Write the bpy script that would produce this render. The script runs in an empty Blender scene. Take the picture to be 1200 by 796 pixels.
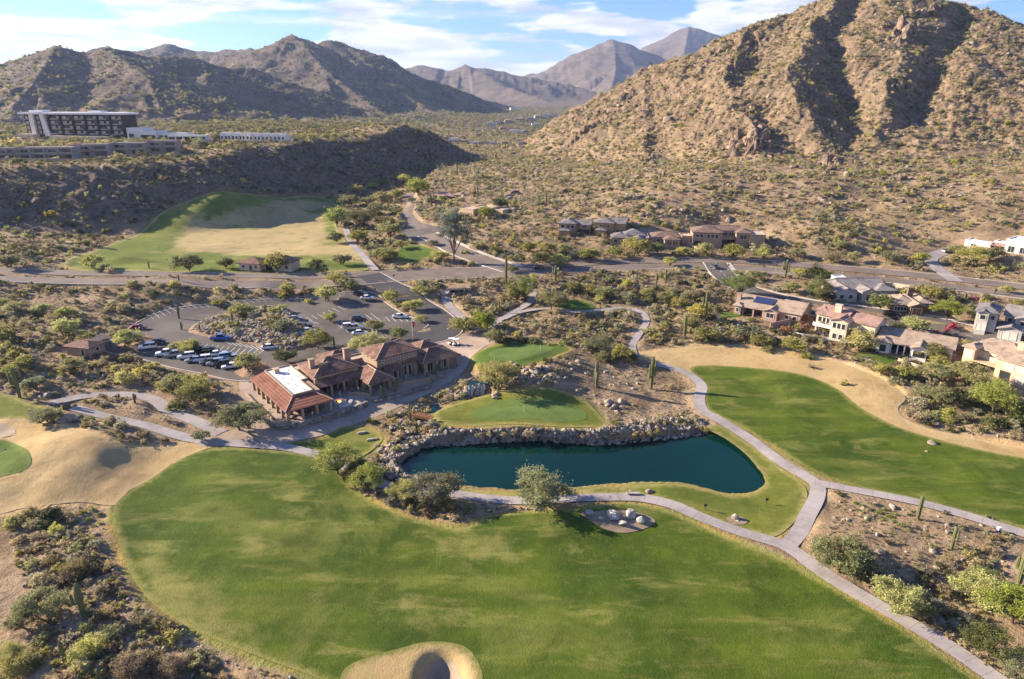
import bmesh, bpy, math, random, numpy as np
from mathutils import Vector, Matrix
from mathutils.geometry import delaunay_2d_cdt
random.seed(7); rng = np.random.default_rng(7)
R = math.radians
# ------------------------------------------------------------ camera, light, exposure
sc = bpy.context.scene
COL = sc.collection
F_, CH, PITCH = 800.0, 68.0, R(19.5)          # focal length in photo pixels, height (m), tilt
cam = bpy.data.objects.new('camera', bpy.data.cameras.new('camera')); COL.objects.link(cam)
cam.data.sensor_width = 36; cam.data.lens = 36 * F_ / 1200
cam.data.clip_start = 1; cam.data.clip_end = 40000
cam.location = (0, 0, CH); cam.rotation_euler = (R(90) - PITCH, 0, 0)
sc.camera = cam
SUN_EL, SUN_AZ = R(21), R(-73)                # azimuth measured clockwise from +Y
sd = Vector((math.sin(SUN_AZ)*math.cos(SUN_EL), math.cos(SUN_AZ)*math.cos(SUN_EL), math.sin(SUN_EL)))
sun = bpy.data.objects.new('sun', bpy.data.lights.new('sun', 'SUN')); COL.objects.link(sun)
sun.data.energy = 5.0; sun.data.angle = R(0.53); sun.data.color = (1.0, 0.85, 0.65)
sun.rotation_euler = sd.to_track_quat('Z', 'Y').to_euler()
sun.location = (-200, 50, 300)
sc.view_settings.view_transform = 'Standard'; sc.view_settings.look = 'None'
sc.view_settings.gamma = 1; sc.view_settings.use_curve_mapping = False
sc.view_settings.exposure = 1.62
sc.cycles.max_bounces = 5; sc.cycles.diffuse_bounces = 2; sc.cycles.glossy_bounces = 2
sc.cycles.transmission_bounces = 3; sc.cycles.transparent_max_bounces = 4; sc.cycles.volume_bounces = 0
sc.cycles.use_denoising = True
sc.cycles.caustics_reflective = False; sc.cycles.caustics_refractive = False

# ------------------------------------------------------------ node helpers
class NT:
    def __init__(s, tree): s.t = tree
    def n(s, typ, ins=None, **pr):
        nd = s.t.nodes.new(typ)
        for k, v in pr.items(): setattr(nd, k, v)
        for k, v in (ins or {}).items():
            i = nd.inputs[k]
            if isinstance(v, bpy.types.NodeSocket): s.t.links.new(v, i)
            elif isinstance(v, bpy.types.Node): s.t.links.new(v.outputs[0], i)
            else:
                if i.type == 'RGBA' and len(v) == 3: v = (*v, 1)
                i.default_value = v
        return nd
    def mix(s, f, a, b, mode='MIX'):
        nd = s.t.nodes.new('ShaderNodeMix'); nd.data_type = 'RGBA'; nd.blend_type = mode
        for i, v in ((0, f), (6, a), (7, b)):
            k = nd.inputs[i]
            if isinstance(v, bpy.types.NodeSocket): s.t.links.new(v, k)
            elif i == 0: k.default_value = v
            else: k.default_value = (*v[:3], 1)
        return nd.outputs[2]
    def m(s, op, a, b=0.0, c=None, clamp=False):
        nd = s.t.nodes.new('ShaderNodeMath'); nd.operation = op; nd.use_clamp = clamp
        for i, v in enumerate((a, b) + ((c,) if c is not None else ())):
            if isinstance(v, bpy.types.NodeSocket): s.t.links.new(v, nd.inputs[i])
            else: nd.inputs[i].default_value = v
        return nd.outputs[0]
    def ramp(s, v, lo, hi, a=0.0, b=1.0):
        nd = s.n('ShaderNodeMapRange', {0: v, 1: lo, 2: hi, 3: a, 4: b}); nd.interpolation_type = 'SMOOTHSTEP'
        return nd.outputs[0]
    def noise(s, vec, scale, detail=3, rough=0.55, dist=0.0):
        return s.n('ShaderNodeTexNoise', {'Vector': vec, 'Scale': scale, 'Detail': detail, 'Roughness': rough, 'Distortion': dist}).outputs[0]
    def attr(s, name): return s.n('ShaderNodeAttribute', attribute_name=name).outputs['Fac']
MATS = {}
def newmat(name):
    m = bpy.data.materials.new(name); m.use_nodes = True; m.node_tree.nodes.clear()
    t = NT(m.node_tree); MATS[name] = m
    out = t.n('ShaderNodeOutputMaterial')
    return m, t, out
def finish(t, out, col, rough=0.9, bump=None, bstr=0.4, bdist=0.1, spec=0.2, **kw):
    ins = {'Base Color': col, 'Roughness': rough, 'Specular IOR Level': spec}; ins.update(kw)
    if bump is not None:
        b = t.n('ShaderNodeBump', {'Height': bump, 'Strength': bstr, 'Distance': bdist}); ins['Normal'] = b.outputs[0]
    p = t.n('ShaderNodeBsdfPrincipled', ins)
    t.t.links.new(p.outputs[0], out.inputs[0]); return p
def pos(t, scl=(1, 1, 1)):
    g = t.n('ShaderNodeNewGeometry')
    if scl == (1, 1, 1): return g.outputs['Position']
    return t.n('ShaderNodeVectorMath', {0: g.outputs['Position'], 1: scl}, operation='MULTIPLY').outputs[0]
def plain(name, c, rough=0.8, var=0.15, scale=0.8, spec=0.3, **kw):
    """painted, rendered or stained surface with slight weathering"""
    m, t, o = newmat(name)
    co = t.n('ShaderNodeTexCoord').outputs['Object']
    n = t.noise(co, scale, 4)
    lo = tuple(x*(1-var) for x in c); hi = tuple(min(1, x*(1+var)) for x in c)
    finish(t, o, t.mix(t.ramp(n, .3, .7), lo, hi), rough, spec=spec, **kw); return m

# ------------------------------------------------------------ world
w = bpy.data.worlds.new('World'); sc.world = w; w.use_nodes = True; w.node_tree.nodes.clear()
t = NT(w.node_tree)
sky = t.n('ShaderNodeTexSky', sky_type='NISHITA'); sky.sun_disc = False
sky.sun_elevation = SUN_EL; sky.sun_rotation = SUN_AZ; sky.altitude = 700; sky.air_density = 1.0; sky.dust_density = 0.6; sky.ozone_density = 2.0
tc = t.n('ShaderNodeTexCoord').outputs['Generated']
v1 = t.n('ShaderNodeVectorMath', {0: tc, 1: (4.4, 4.4, 23.0)}, operation='MULTIPLY').outputs[0]
v1b = t.n('ShaderNodeVectorMath', {0: v1, 1: (3.6, 0.2, 1.1)}, operation='ADD').outputs[0]
c1 = t.noise(v1b, 1.2, 8, .52, .12)
v2 = t.n('ShaderNodeVectorMath', {0: tc, 1: (3.0, 3.0, 46.0)}, operation='MULTIPLY').outputs[0]
c2 = t.noise(v2, 1.2, 5, .5, .2)
zc = t.n('ShaderNodeSeparateXYZ', {0: tc}).outputs[2]
cov = t.m('ADD', t.ramp(c1, .41, .49), t.m('MULTIPLY', t.ramp(c2, .5, .72), .45), clamp=True)
veil = t.ramp(zc, .07, .0, 0, .7)
cov = t.m('MAXIMUM', cov, veil)
cov = t.m('MULTIPLY', cov, t.ramp(zc, .42, .16))
shade = t.ramp(t.noise(v1b, 2.6, 5, .6), .3, .7)
ccol = t.mix(shade, (4.6, 4.8, 5.5), (8.8, 8.6, 8.4))
skyb = t.mix(1.0, sky.outputs[0], (0.66, 0.92, 1.42), 'MULTIPLY')
skyc = t.mix(t.m('MULTIPLY', cov, .9), skyb, ccol)
bg = t.n('ShaderNodeBackground', {'Color': skyc, 'Strength': 0.05})
wo = t.n('ShaderNodeOutputWorld'); t.t.links.new(bg.outputs[0], wo.inputs[0])

# ------------------------------------------------------------ photo pixel -> place on the ground
CP, SP = math.cos(PITCH), math.sin(PITCH)
def rays(px, py):
    u = (np.asarray(px, float)-600)/F_; v = (398-np.asarray(py, float))/F_
    return u, CP + v*SP, -SP + v*CP
def P(px, py, z=0.0):
    a, b, c = rays(px, py); t_ = (z-CH)/c
    return float(a*t_), float(b*t_), float(z)
def PD(px, py, d):
    a, b, c = rays(px, py); t_ = d/b
    return float(a*t_), float(d), float(CH+c*t_)

def _grad(ix, iy, seed):
    h = (ix.astype(np.int64)*374761393 + iy.astype(np.int64)*668265263 + seed*1442695041) & 0x7fffffff
    h = ((h ^ (h >> 13))*1274126177) & 0x7fffffff
    a = (h ^ (h >> 16)) * (2*np.pi/2147483648.0)*7.0
    return np.cos(a), np.sin(a)
def pn(x, y, seed=0):
    x = np.asarray(x, float); y = np.asarray(y, float)
    ix = np.floor(x); iy = np.floor(y); fx = x-ix; fy = y-iy
    u = fx*fx*fx*(fx*(fx*6-15)+10); v = fy*fy*fy*(fy*(fy*6-15)+10)
    def d(ax, ay):
        gx, gy = _grad(ix+ax, iy+ay, seed); return gx*(fx-ax)+gy*(fy-ay)
    a = d(0, 0)*(1-u)+d(1, 0)*u; b = d(0, 1)*(1-u)+d(1, 1)*u
    return (a*(1-v)+b*v)*1.4
def fbm(x, y, o=3, seed=0):
    s = 0; a = 1
    for i in range(o): s = s + a*pn(x*2**i+i*17.3, y*2**i-i*9.1, seed+i); a *= .5
    return s
def ridged(x, y, o=3, seed=0):
    s = 0; a = 1; 
    for i in range(o): s = s + a*(1-2*np.abs(pn(x*2**i+i*7.3, y*2**i+i*5.1, seed+i))); a *= .5
    return s
def sst(a, b, x):
    t_ = np.clip((x-a)/(b-a), 0, 1); return t_*t_*(3-2*t_)

# ground heights read from the picture: px, py, z
CTRL = '''0 795 1.2|150 760 .3|300 795 -.3|600 795 0|900 795 .2|1199 795 1|1400 800 1.5|-200 800 2|300 1000 0|900 1000 0|600 1400 0|-300 1000 1|1500 1000 1
-150 650 2|0 650 1.2|100 690 .4|130 620 0|250 680 0|400 650 .2|550 700 -.4|800 690 .4|600 650 .2|1000 740 .3|1100 690 .2|1199 650 .6|350 600 0|300 560 .3
0 600 1|70 592 .6|-80 560 3.2|0 540 2.2|60 520 3.9|100 512 4.1|60 560 2.6|130 550 1.2|118 524 3.6|150 540 .5|160 548 .2|200 540 .3|0 480 3.6|60 480 3|-150 480 5
240 517 .6|150 500 1.4|200 510 1|120 465 2.4|180 470 2|230 492 1.2|60 450 3.4|0 420 5|-150 420 7|60 390 4|0 360 6
300 522 .3|400 545 .2|420 575 .3|500 600 .3|560 620 .4|470 585 .3|530 578 -.1|560 580 -.1|620 583 -.3|700 579 -.3|800 592 -.2|870 590 -.4|900 575 -.4|870 625 0|925 640 0|960 570 0|855 510 -.3|905 540 -.2
690 607 1.5|650 612 1.1|620 625 .7|740 612 .3|720 600 .5|770 640 .2|680 640 .2
845 495 .3|830 480 .5|1000 520 .2|1100 560 .2|1199 600 .3|1300 580 .4|1000 590 .3|1050 640 .4|1150 650 .6
820 440 .6|900 420 1.6|1000 440 1.8|1060 470 1.6|1120 500 1|1200 520 1.2|760 415 1
508 490 1.7|600 496 1.9|700 498 1.7|600 465 2.2|650 480 2.1|560 450 3|540 465 .9|520 470 .4|500 485 .2|470 500 0|450 520 -.2|440 540 -.2|740 490 1|790 490 .4
600 415 3.6|650 408 3.6|560 425 3.2|640 440 4.3|600 445 3.8|690 440 2.4|740 450 1.2|780 465 .5|700 470 1.6
540 440 1|520 452 .8|480 468 .6|440 482 .5|400 497 .4|340 512 .4|420 520 .1|380 520 .2
300 455 1.4|340 440 1.5|400 440 1.5|470 420 1.5|530 405 1.5|350 490 1.0|560 395 1.8|300 490 1
145 412 2.6|200 430 1.9|260 443 1.6|200 395 2.4|280 400 2|330 430 1.6|400 400 1.7|250 358 2.0|350 352 2.0|180 364 2.4|300 352 2.0|430 347 2.4|450 375 2|500 392 1.8|340 385 2.6|290 380 3
0 316 8.5|150 320 7|300 323 6|450 321 5.2|560 317 5.5|0 328 8.2|150 332 6.6|300 337 6.0|200 338 6.4|400 335 5.2|420 331 5|-150 320 10|-150 330 9.6|480 340 3.8|505 362 2.6|528 385 1.9
700 308 6.5|850 306 6.5|950 310 6.5|1050 319 6.5|1200 335 6.5|700 316 6.2|850 315 6|950 324 5.6|1050 334 5.4|1200 349 5|1350 350 7
560 345 3.2|523 353 1.8|600 375 2.6|560 375 2.2|640 360 3|700 363 2.8|755 368 2.6|740 405 1.4|650 385 2.8|700 395 2.2|800 380 2.6|850 400 2|780 340 4.4|660 335 4.6|600 340 4.2
880 372 3|930 385 2.6|990 398 2.2|1060 415 2.2|1150 440 2|1230 450 2|900 345 4.4|1000 365 4|1060 372 4|1140 395 3.2|1200 412 3|970 352 4.6|1060 350 5|1140 370 4.4
-100 300 12|0 303 10|60 300 8|130 312 6.5|200 316 6|320 318 6|430 316 5.6|130 292 6.5|250 280 5|300 255 4.6|220 240 5|380 235 6|400 270 6|340 290 5.2|380 300 5.6|300 300 5.4
440 300 6|470 280 7|530 300 7|600 305 7|480 262 8|440 240 7|470 240 8|430 215 7|520 235 11|560 245 13|510 270 9|560 285 9.5|620 290 9
650 295 8|700 288 9|800 290 9|880 290 9|1000 300 9|1120 300 9|1200 310 10|1300 320 12|690 270 12|850 270 12|1000 275 16|1150 288 13|1180 296 12
500 205 9|560 190 10|620 225 17|680 240 17|750 250 18|600 200 18|540 165 10|480 190 8|450 205 7
800 255 16.5|900 255 17|1000 250 19|1100 252 20|1200 258 20|780 225 24|880 225 25|980 225 26|1080 228 26|1200 230 27|820 200 31|950 200 32|1080 200 33|1250 205 34|700 215 21'''
cp = []
for tok in CTRL.replace('\n', '|').split('|'):
    a, b, c = map(float, tok.split()); cp.append(P(a, b, c))
cp = np.array(cp)
for q in [(-700, 900, 25), (0, 1200, 9), (500, 1100, 15), (900, 700, 25), (-600, 300, 20), (600, 250, 12), (-400, -100, 5), (400, -100, 3), (0, -300, 0), (0, 900, 9), (-250, 1000, 20), (-900, 500, 30)]:
    cp = np.vstack([cp, q])
C0 = 7.0
def _phi(d2): return -np.sqrt(d2 + C0*C0)
D2 = ((cp[:, None, :2]-cp[None, :, :2])**2).sum(2)
n = len(cp); A = np.zeros((n+1, n+1)); A[:n, :n] = _phi(D2) + np.eye(n)*1.5; A[:n, n] = A[n, :n] = 1
wgt = np.linalg.solve(A, np.append(cp[:, 2], 0))
def rbf(x, y):
    out = np.full(x.shape, wgt[n])
    for i in range(n): out += wgt[i]*_phi((x-cp[i, 0])**2+(y-cp[i, 1])**2)
    return out

# crest lines of the hills: (photo x, photo y, distance) per vertex
def crest(s): return np.array([PD(*map(float, q.split())) for q in s.split('|')])
R_MAIN = crest('716 149 640|736 130 690|752 108 725|776 85 712|792 71 670|830 68 640|848 55 650|870 42 670|900 29 690|930 20 700|960 8 705|985 -1 705|1010 -9 700|1045 -10 695|1075 -5 690|1098 5 680|1122 20 670|1142 33 660|1166 31 640|1186 36 620|1210 52 600|1250 80 590|1300 90 600|1400 60 650')
R_SP = [crest(s) for s in ('985 -2 700|958 38 622|924 88 524|936 138 458|980 188 408', '1060 -6 690|1062 42 604|1046 88 520|1026 130 462|1020 168 425',
        '1142 33 655|1136 90 522|1118 140 462|1096 200 404|1090 240 374', '870 43 668|850 100 560|866 150 470|900 180 425', '1210 52 600|1196 110 500|1180 160 440|1170 220 380',
        '762 84 700|752 150 560|764 190 480')]
LEFT = [(crest('-200 78 1050|-60 70 1120|0 76 1170|28 70 1190|50 60 1210|66 54 1220|85 58 1240|100 61 1250|122 55 1270|150 60 1300|175 66 1320|200 65 1340|225 65 1370|262 81 1420|290 77 1450|312 88 1480|350 112 1540|395 132 1620|440 146 1700|470 152 1760'), .52, 30, 1),
        (crest('66 54 1220|40 95 1020|10 130 900'), .42, 30, 2), (crest('122 55 1270|172 90 1080|190 132 960'), .42, 30, 3),
        (crest('150 66 2700|172 58 2700|194 51 2700|215 56 2700|232 60 2700|252 60 2700|278 57 2700|300 57 2650|322 64 2600|345 75 2600'), .42, 30, 5),
        (crest('300 75 2000|318 56 2020|332 46 2050|342 41 2080|354 46 2100|372 51 2130|386 47 2150|398 49 2180|420 60 2230|445 74 2300|470 86 2380|495 93 2450|530 104 2560|560 114 2660|600 124 2800|640 131 2950'), .50, 28, 6),
        (crest('342 41 2080|385 85 1800|425 115 1650|455 140 1500'), .5, 28, 7), (crest('398 49 2180|450 95 1950|490 122 1800|520 140 1650'), .5, 25, 8),
        (crest('420 100 4600|478 84 4600|495 75 4600|515 80 4600|533 84 4550|545 77 4550|565 80 4500|590 84 4500|610 88 4450|650 95 4400|700 108 4200|740 118 4000'), .38, 45, 9),
        (crest('545 77 4550|590 100 4000|640 116 3600'), .5, 45, 10),
        (crest('600 90 6200|640 84 6100|660 76 6000|675 68 5900|690 59 5800|705 49 5700|718 45 5700|732 48 5700|748 62 5700|766 78 5800|800 92 5800|850 98 5800|900 98 5800|980 100 5800'), .58, 55, 11),
        (crest('718 45 5700|722 80 5000|716 104 4500'), .5, 55, 12), (crest('808 31 7000|800 70 6300|806 95 5600'), .5, 55, 13),
        (crest('690 96 7400|730 84 7300|755 68 7250|770 55 7200|785 43 7100|798 34 7000|808 31 7000|820 33 7000|836 41 7000|858 50 7000|900 65 7000|1000 70 7000'), .60, 60, 14),
        (crest('900 60 3500|1200 40 3500|1500 30 3500'), .4, 40, 15), (crest('-900 60 3000|-500 40 3000|-200 66 2800'), .4, 40, 16)]
def ridge_h(x, y, cr, slope, zf, concave=1.3):
    best = np.full(x.shape, -1e3); bs = np.zeros(x.shape); bd = np.zeros(x.shape); s0 = 0.0
    for a, b in zip(cr[:-1], cr[1:]):
        ab = b[:2]-a[:2]; L = float(np.hypot(*ab))
        t_ = np.clip(((x-a[0])*ab[0]+(y-a[1])*ab[1])/(L*L), 0, 1)
        d = np.hypot(x-a[0]-ab[0]*t_, y-a[1]-ab[1]*t_)
        zc_ = a[2]+(b[2]-a[2])*t_
        hh = np.maximum(zc_-zf, 1.0); W = hh/slope*concave
        h = zf + hh*np.clip(1-d/W, 0, 1)**concave - np.maximum(d-W, 0)*.05
        k = h > best; best = np.where(k, h, best); bs = np.where(k, s0+t_*L, bs); bd = np.where(k, d, bd); s0 += L
    return best, bs, bd
def smax(a, b, k):
    h = np.clip(.5+.5*(a-b)/k, 0, 1); return b+(a-b)*h + k*h*(1-h)

MESA_E = [P(*q) for q in ((-500, 222, 35), (-250, 206, 35), (-120, 199, 35), (0, 194.5, 35), (110, 192, 35), (215, 188, 35), (232, 181, 36), )] + [PD(*q) for q in ((320, 167, 492), (400, 160, 548), (450, 158, 585), (478, 160, 625), (491, 166, 645))]
MESA = np.array([q[:2] for q in MESA_E] + [(-125, 780), (-240, 950), (-900, 1050), (-1400, 700), (-1100, 300)])
def poly_sdf(x, y, poly):
    d2 = np.full(x.shape, 1e12); ins = np.zeros(x.shape, bool)
    for a, b in zip(poly, np.roll(poly, -1, 0)):
        e = b-a; t_ = np.clip(((x-a[0])*e[0]+(y-a[1])*e[1])/(e@e), 0, 1)
        d2 = np.minimum(d2, (x-a[0]-e[0]*t_)**2+(y-a[1]-e[1]*t_)**2)
        c = ((a[1] <= y) != (b[1] <= y)); xi = a[0]+(y-a[1])/(e[1] if abs(e[1]) > 1e-9 else 1e-9)*e[0]
        ins ^= c & (x < xi)
    return np.where(ins, 1, -1)*np.sqrt(d2)

# polar height grid around the viewpoint (fine in view, coarse to the sides)
th = np.concatenate([np.arange(-80, -40, .6), np.arange(-40, 40.01, .085), np.arange(40.5, 80.1, .6)])*np.pi/180
rr = [8.0]
while rr[-1] < 12000:
    r_ = rr[-1]; rr.append(r_*(1.02 if r_ < 60 else 1.0034 if r_ < 720 else 1.0055 if r_ < 2600 else 1.012))
rr = np.array(rr); LR = np.log(rr)
TH, RR = np.meshgrid(th, rr)
GX = RR*np.sin(TH); GY = RR*np.cos(TH)
near = rr < 1400
Z0 = np.full(GX.shape, 0.0)
Z0[near] = rbf(GX[near], GY[near])
floor_ = 8 + np.maximum(0, RR-1400)*.0115
Z0 = np.where(RR > 700, Z0*(1-sst(700, 1200, RR)) + floor_*sst(700, 1200, RR), Z0)
MT = np.zeros(GX.shape)                        # how much of a hill this is
NZ = np.zeros(GX.shape)                        # rough relief, kept off the mown and paved ground
sel = (RR > 230) & (RR < 1100) & (GX > -60)
x, y = GX[sel], GY[sel]
base = Z0[sel]
wx = x+fbm(x/70, y/70, 3, 301)*7; wy = y+fbm(x/70, y/70, 3, 302)*7
hm, s_, d_ = ridge_h(x, y, R_MAIN, .44, 12, 1.12)
hl, _, _ = ridge_h(x, y, R_MAIN, .68, 12, 1.12); q_ = sst(110, 250, x); hm = hm*q_+hl*(1-q_)
nz = ridged(s_/70, d_/260, 3, 21)*3.2*sst(0, 60, d_)
for i, cr in enumerate(R_SP):
    h2, s2, d2 = ridge_h(wx, wy, cr, .58, 10, 1.0)
    hm = smax(hm, h2, 7.0)
kk = sst(330, 430, np.hypot(x, y)); hz = smax(hm, base, 5.0+9*kk); amt = sst(-16, 20, hm-base)*sst(300, 400, np.hypot(x, y))
for gl in (crest('1004 0 695|985 50 640|966 100 545|984 128 500|1008 165 445|1032 204 405|1030 232 380'), crest('1128 40 655|1110 80 570|1086 120 505|1062 160 450|1046 195 415|1036 222 392')):
    _, gs, gd = ridge_h(wx, wy, gl, .5, 0)
    dm = np.full(x.shape, 1e9)
    for a, b_ in zip(gl[:-1], gl[1:]):
        e_ = b_[:2]-a[:2]; t_ = np.clip(((wx-a[0])*e_[0]+(wy-a[1])*e_[1])/(e_@e_), 0, 1); dm = np.minimum(dm, np.hypot(wx-a[0]-e_[0]*t_, wy-a[1]-e_[1]*t_))
    hz = hz - 7.5*np.exp(-(dm/(10.5+3*pn(x/30, y/30, 9)))**2)*sst(2, 25, hz-base)
Z0[sel] = hz; MT[sel] = amt
NZ[sel] = amt*(nz + ridged(x/45, y/45, 4, 5)*2.0 + fbm(x/9, y/9, 4, 8)*1.3 + ridged(x/20, y/20, 3, 88)*1.5 + np.maximum(ridged(x/7.5, y/7.5, 3, 188), 0)*.9)
far = RR > 850
for cr, sl, zf, sd_ in LEFT:
    dmin = cr[:, 1].min()
    sel = (RR > dmin*.45) & far
    if dmin > 3000: sel &= RR > 2500
    x, y = GX[sel], GY[sel]; sc_ = dmin/1200.0
    h, s_, d_ = ridge_h(x, y, cr, sl, zf, 1.25)
    g = (ridged(s_/(90*sc_), d_/(420*sc_), 4, sd_)-.6)*9*sc_*sst(0, 110*sc_, d_)
    g += (ridged(x/(120*sc_), y/(120*sc_), 4, sd_+40)-.5)*7*sc_*sst(0, 80*sc_, d_) + fbm(x/(28*sc_), y/(28*sc_), 3, sd_+9)*2.6*sc_
    k = sst(0, 25*sc_, h-Z0[sel])
    Z0[sel] = smax(h, Z0[sel], 6*sc_); NZ[sel] = np.where(h > Z0[sel]-12*sc_, np.maximum(NZ[sel]*(1-k), 0)+g*k, NZ[sel]); MT[sel] = np.maximum(MT[sel], k)
# mesa with the hotel
sel = (RR > 200) & (RR < 1300) & (GX < 60)
x, y = GX[sel], GY[sel]
sdm = poly_sdf(x, y, MESA)
top = 34.6 + 3.4*sst(430, 500, y) + 2*sst(-200, -60, x) + fbm(x/80, y/80, 2, 3)*.8 + 7*np.exp(-((x+112)**2+(y-612)**2)/30**2)
fall = 4 + fbm(x/60, y/60, 2, 31)*12
hm = np.where(sdm > -3, top, top + (sdm+3)*.53)
amt = sst(-2, 6, hm-Z0[sel])
zz = smax(hm, Z0[sel], 5); zz = np.minimum(zz, np.maximum(top, Z0[sel]))
flat = sst(-12, -2, sdm)
Z0[sel] = zz; MT[sel] = np.maximum(MT[sel], amt*(1-flat))
NZ[sel] = np.where(amt > .02, amt*(1-flat)*((ridged(x/38, y/38, 3, 77)-.3)*2.2+fbm(x/9, y/9, 3, 71)*.7), NZ[sel])

def lookup(arr, x, y):
    x = np.asarray(x, float); y = np.asarray(y, float)
    a = np.arctan2(x, y); l = np.log(np.maximum(np.hypot(x, y), 8.01))
    i = np.clip(np.searchsorted(th, a)-1, 0, len(th)-2); j = np.clip(np.searchsorted(LR, l)-1, 0, len(rr)-2)
    fa = np.clip((a-th[i])/(th[i+1]-th[i]), 0, 1); fl = np.clip((l-LR[j])/(LR[j+1]-LR[j]), 0, 1)
    return (arr[j, i]*(1-fa)+arr[j, i+1]*fa)*(1-fl)+(arr[j+1, i]*(1-fa)+arr[j+1, i+1]*fa)*fl
def trace(px, py, arr, dz=0.0):
    """where the line of sight through a photo pixel first meets the ground"""
    a, b, c = rays(px, py); out = []
    for a_, b_, c_ in zip(np.atleast_1d(a), np.atleast_1d(b), np.atleast_1d(c)):
        hr = math.hypot(a_, b_); rad = rr[5:]
        zr = CH + c_/hr*rad; X = a_/hr*rad; Y = b_/hr*rad
        h = lookup(arr, X, Y)+dz; k = np.nonzero(zr <= h)[0]
        k = k[0] if len(k) else len(rad)-1
        if k > 0:
            f0 = zr[k-1]-h[k-1]; f1 = zr[k]-h[k]; f = f0/(f0-f1) if f0 != f1 else 0
        else: f = 0; k = 1
        rd = rad[k-1]+(rad[k]-rad[k-1])*f; X = a_/hr*rd; Y = b_/hr*rd
        out.append((X, Y, float(lookup(arr, X, Y))))
    return np.array(out)
def pts(s): return np.array([tuple(map(float, q.split())) for q in s.replace('\n', '|').split('|') if q.strip()])
def smooth(pl, closed=True, k=5):
    pl = np.asarray(pl, float); n_ = len(pl); out = []
    for i in range(n_ if closed else n_-1):
        p = [pl[(i+j) % n_] if closed else pl[min(max(i+j, 0), n_-1)] for j in (-1, 0, 1, 2)]
        for t_ in np.arange(k)/k:
            out.append(.5*((2*p[1])+(-p[0]+p[2])*t_+(2*p[0]-5*p[1]+4*p[2]-p[3])*t_**2+(-p[0]+3*p[1]-3*p[2]+p[3])*t_**3))
    if not closed: out.append(pl[-1])
    return np.array(out)
def wpoly(s, z=None, closed=True, k=5):
    q = pts(s)
    w_ = trace(q[:, 0], q[:, 1], Z0) if z is None else np.array([P(a, b, z) for a, b in q])
    return smooth(w_[:, :2], closed, k)
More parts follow.
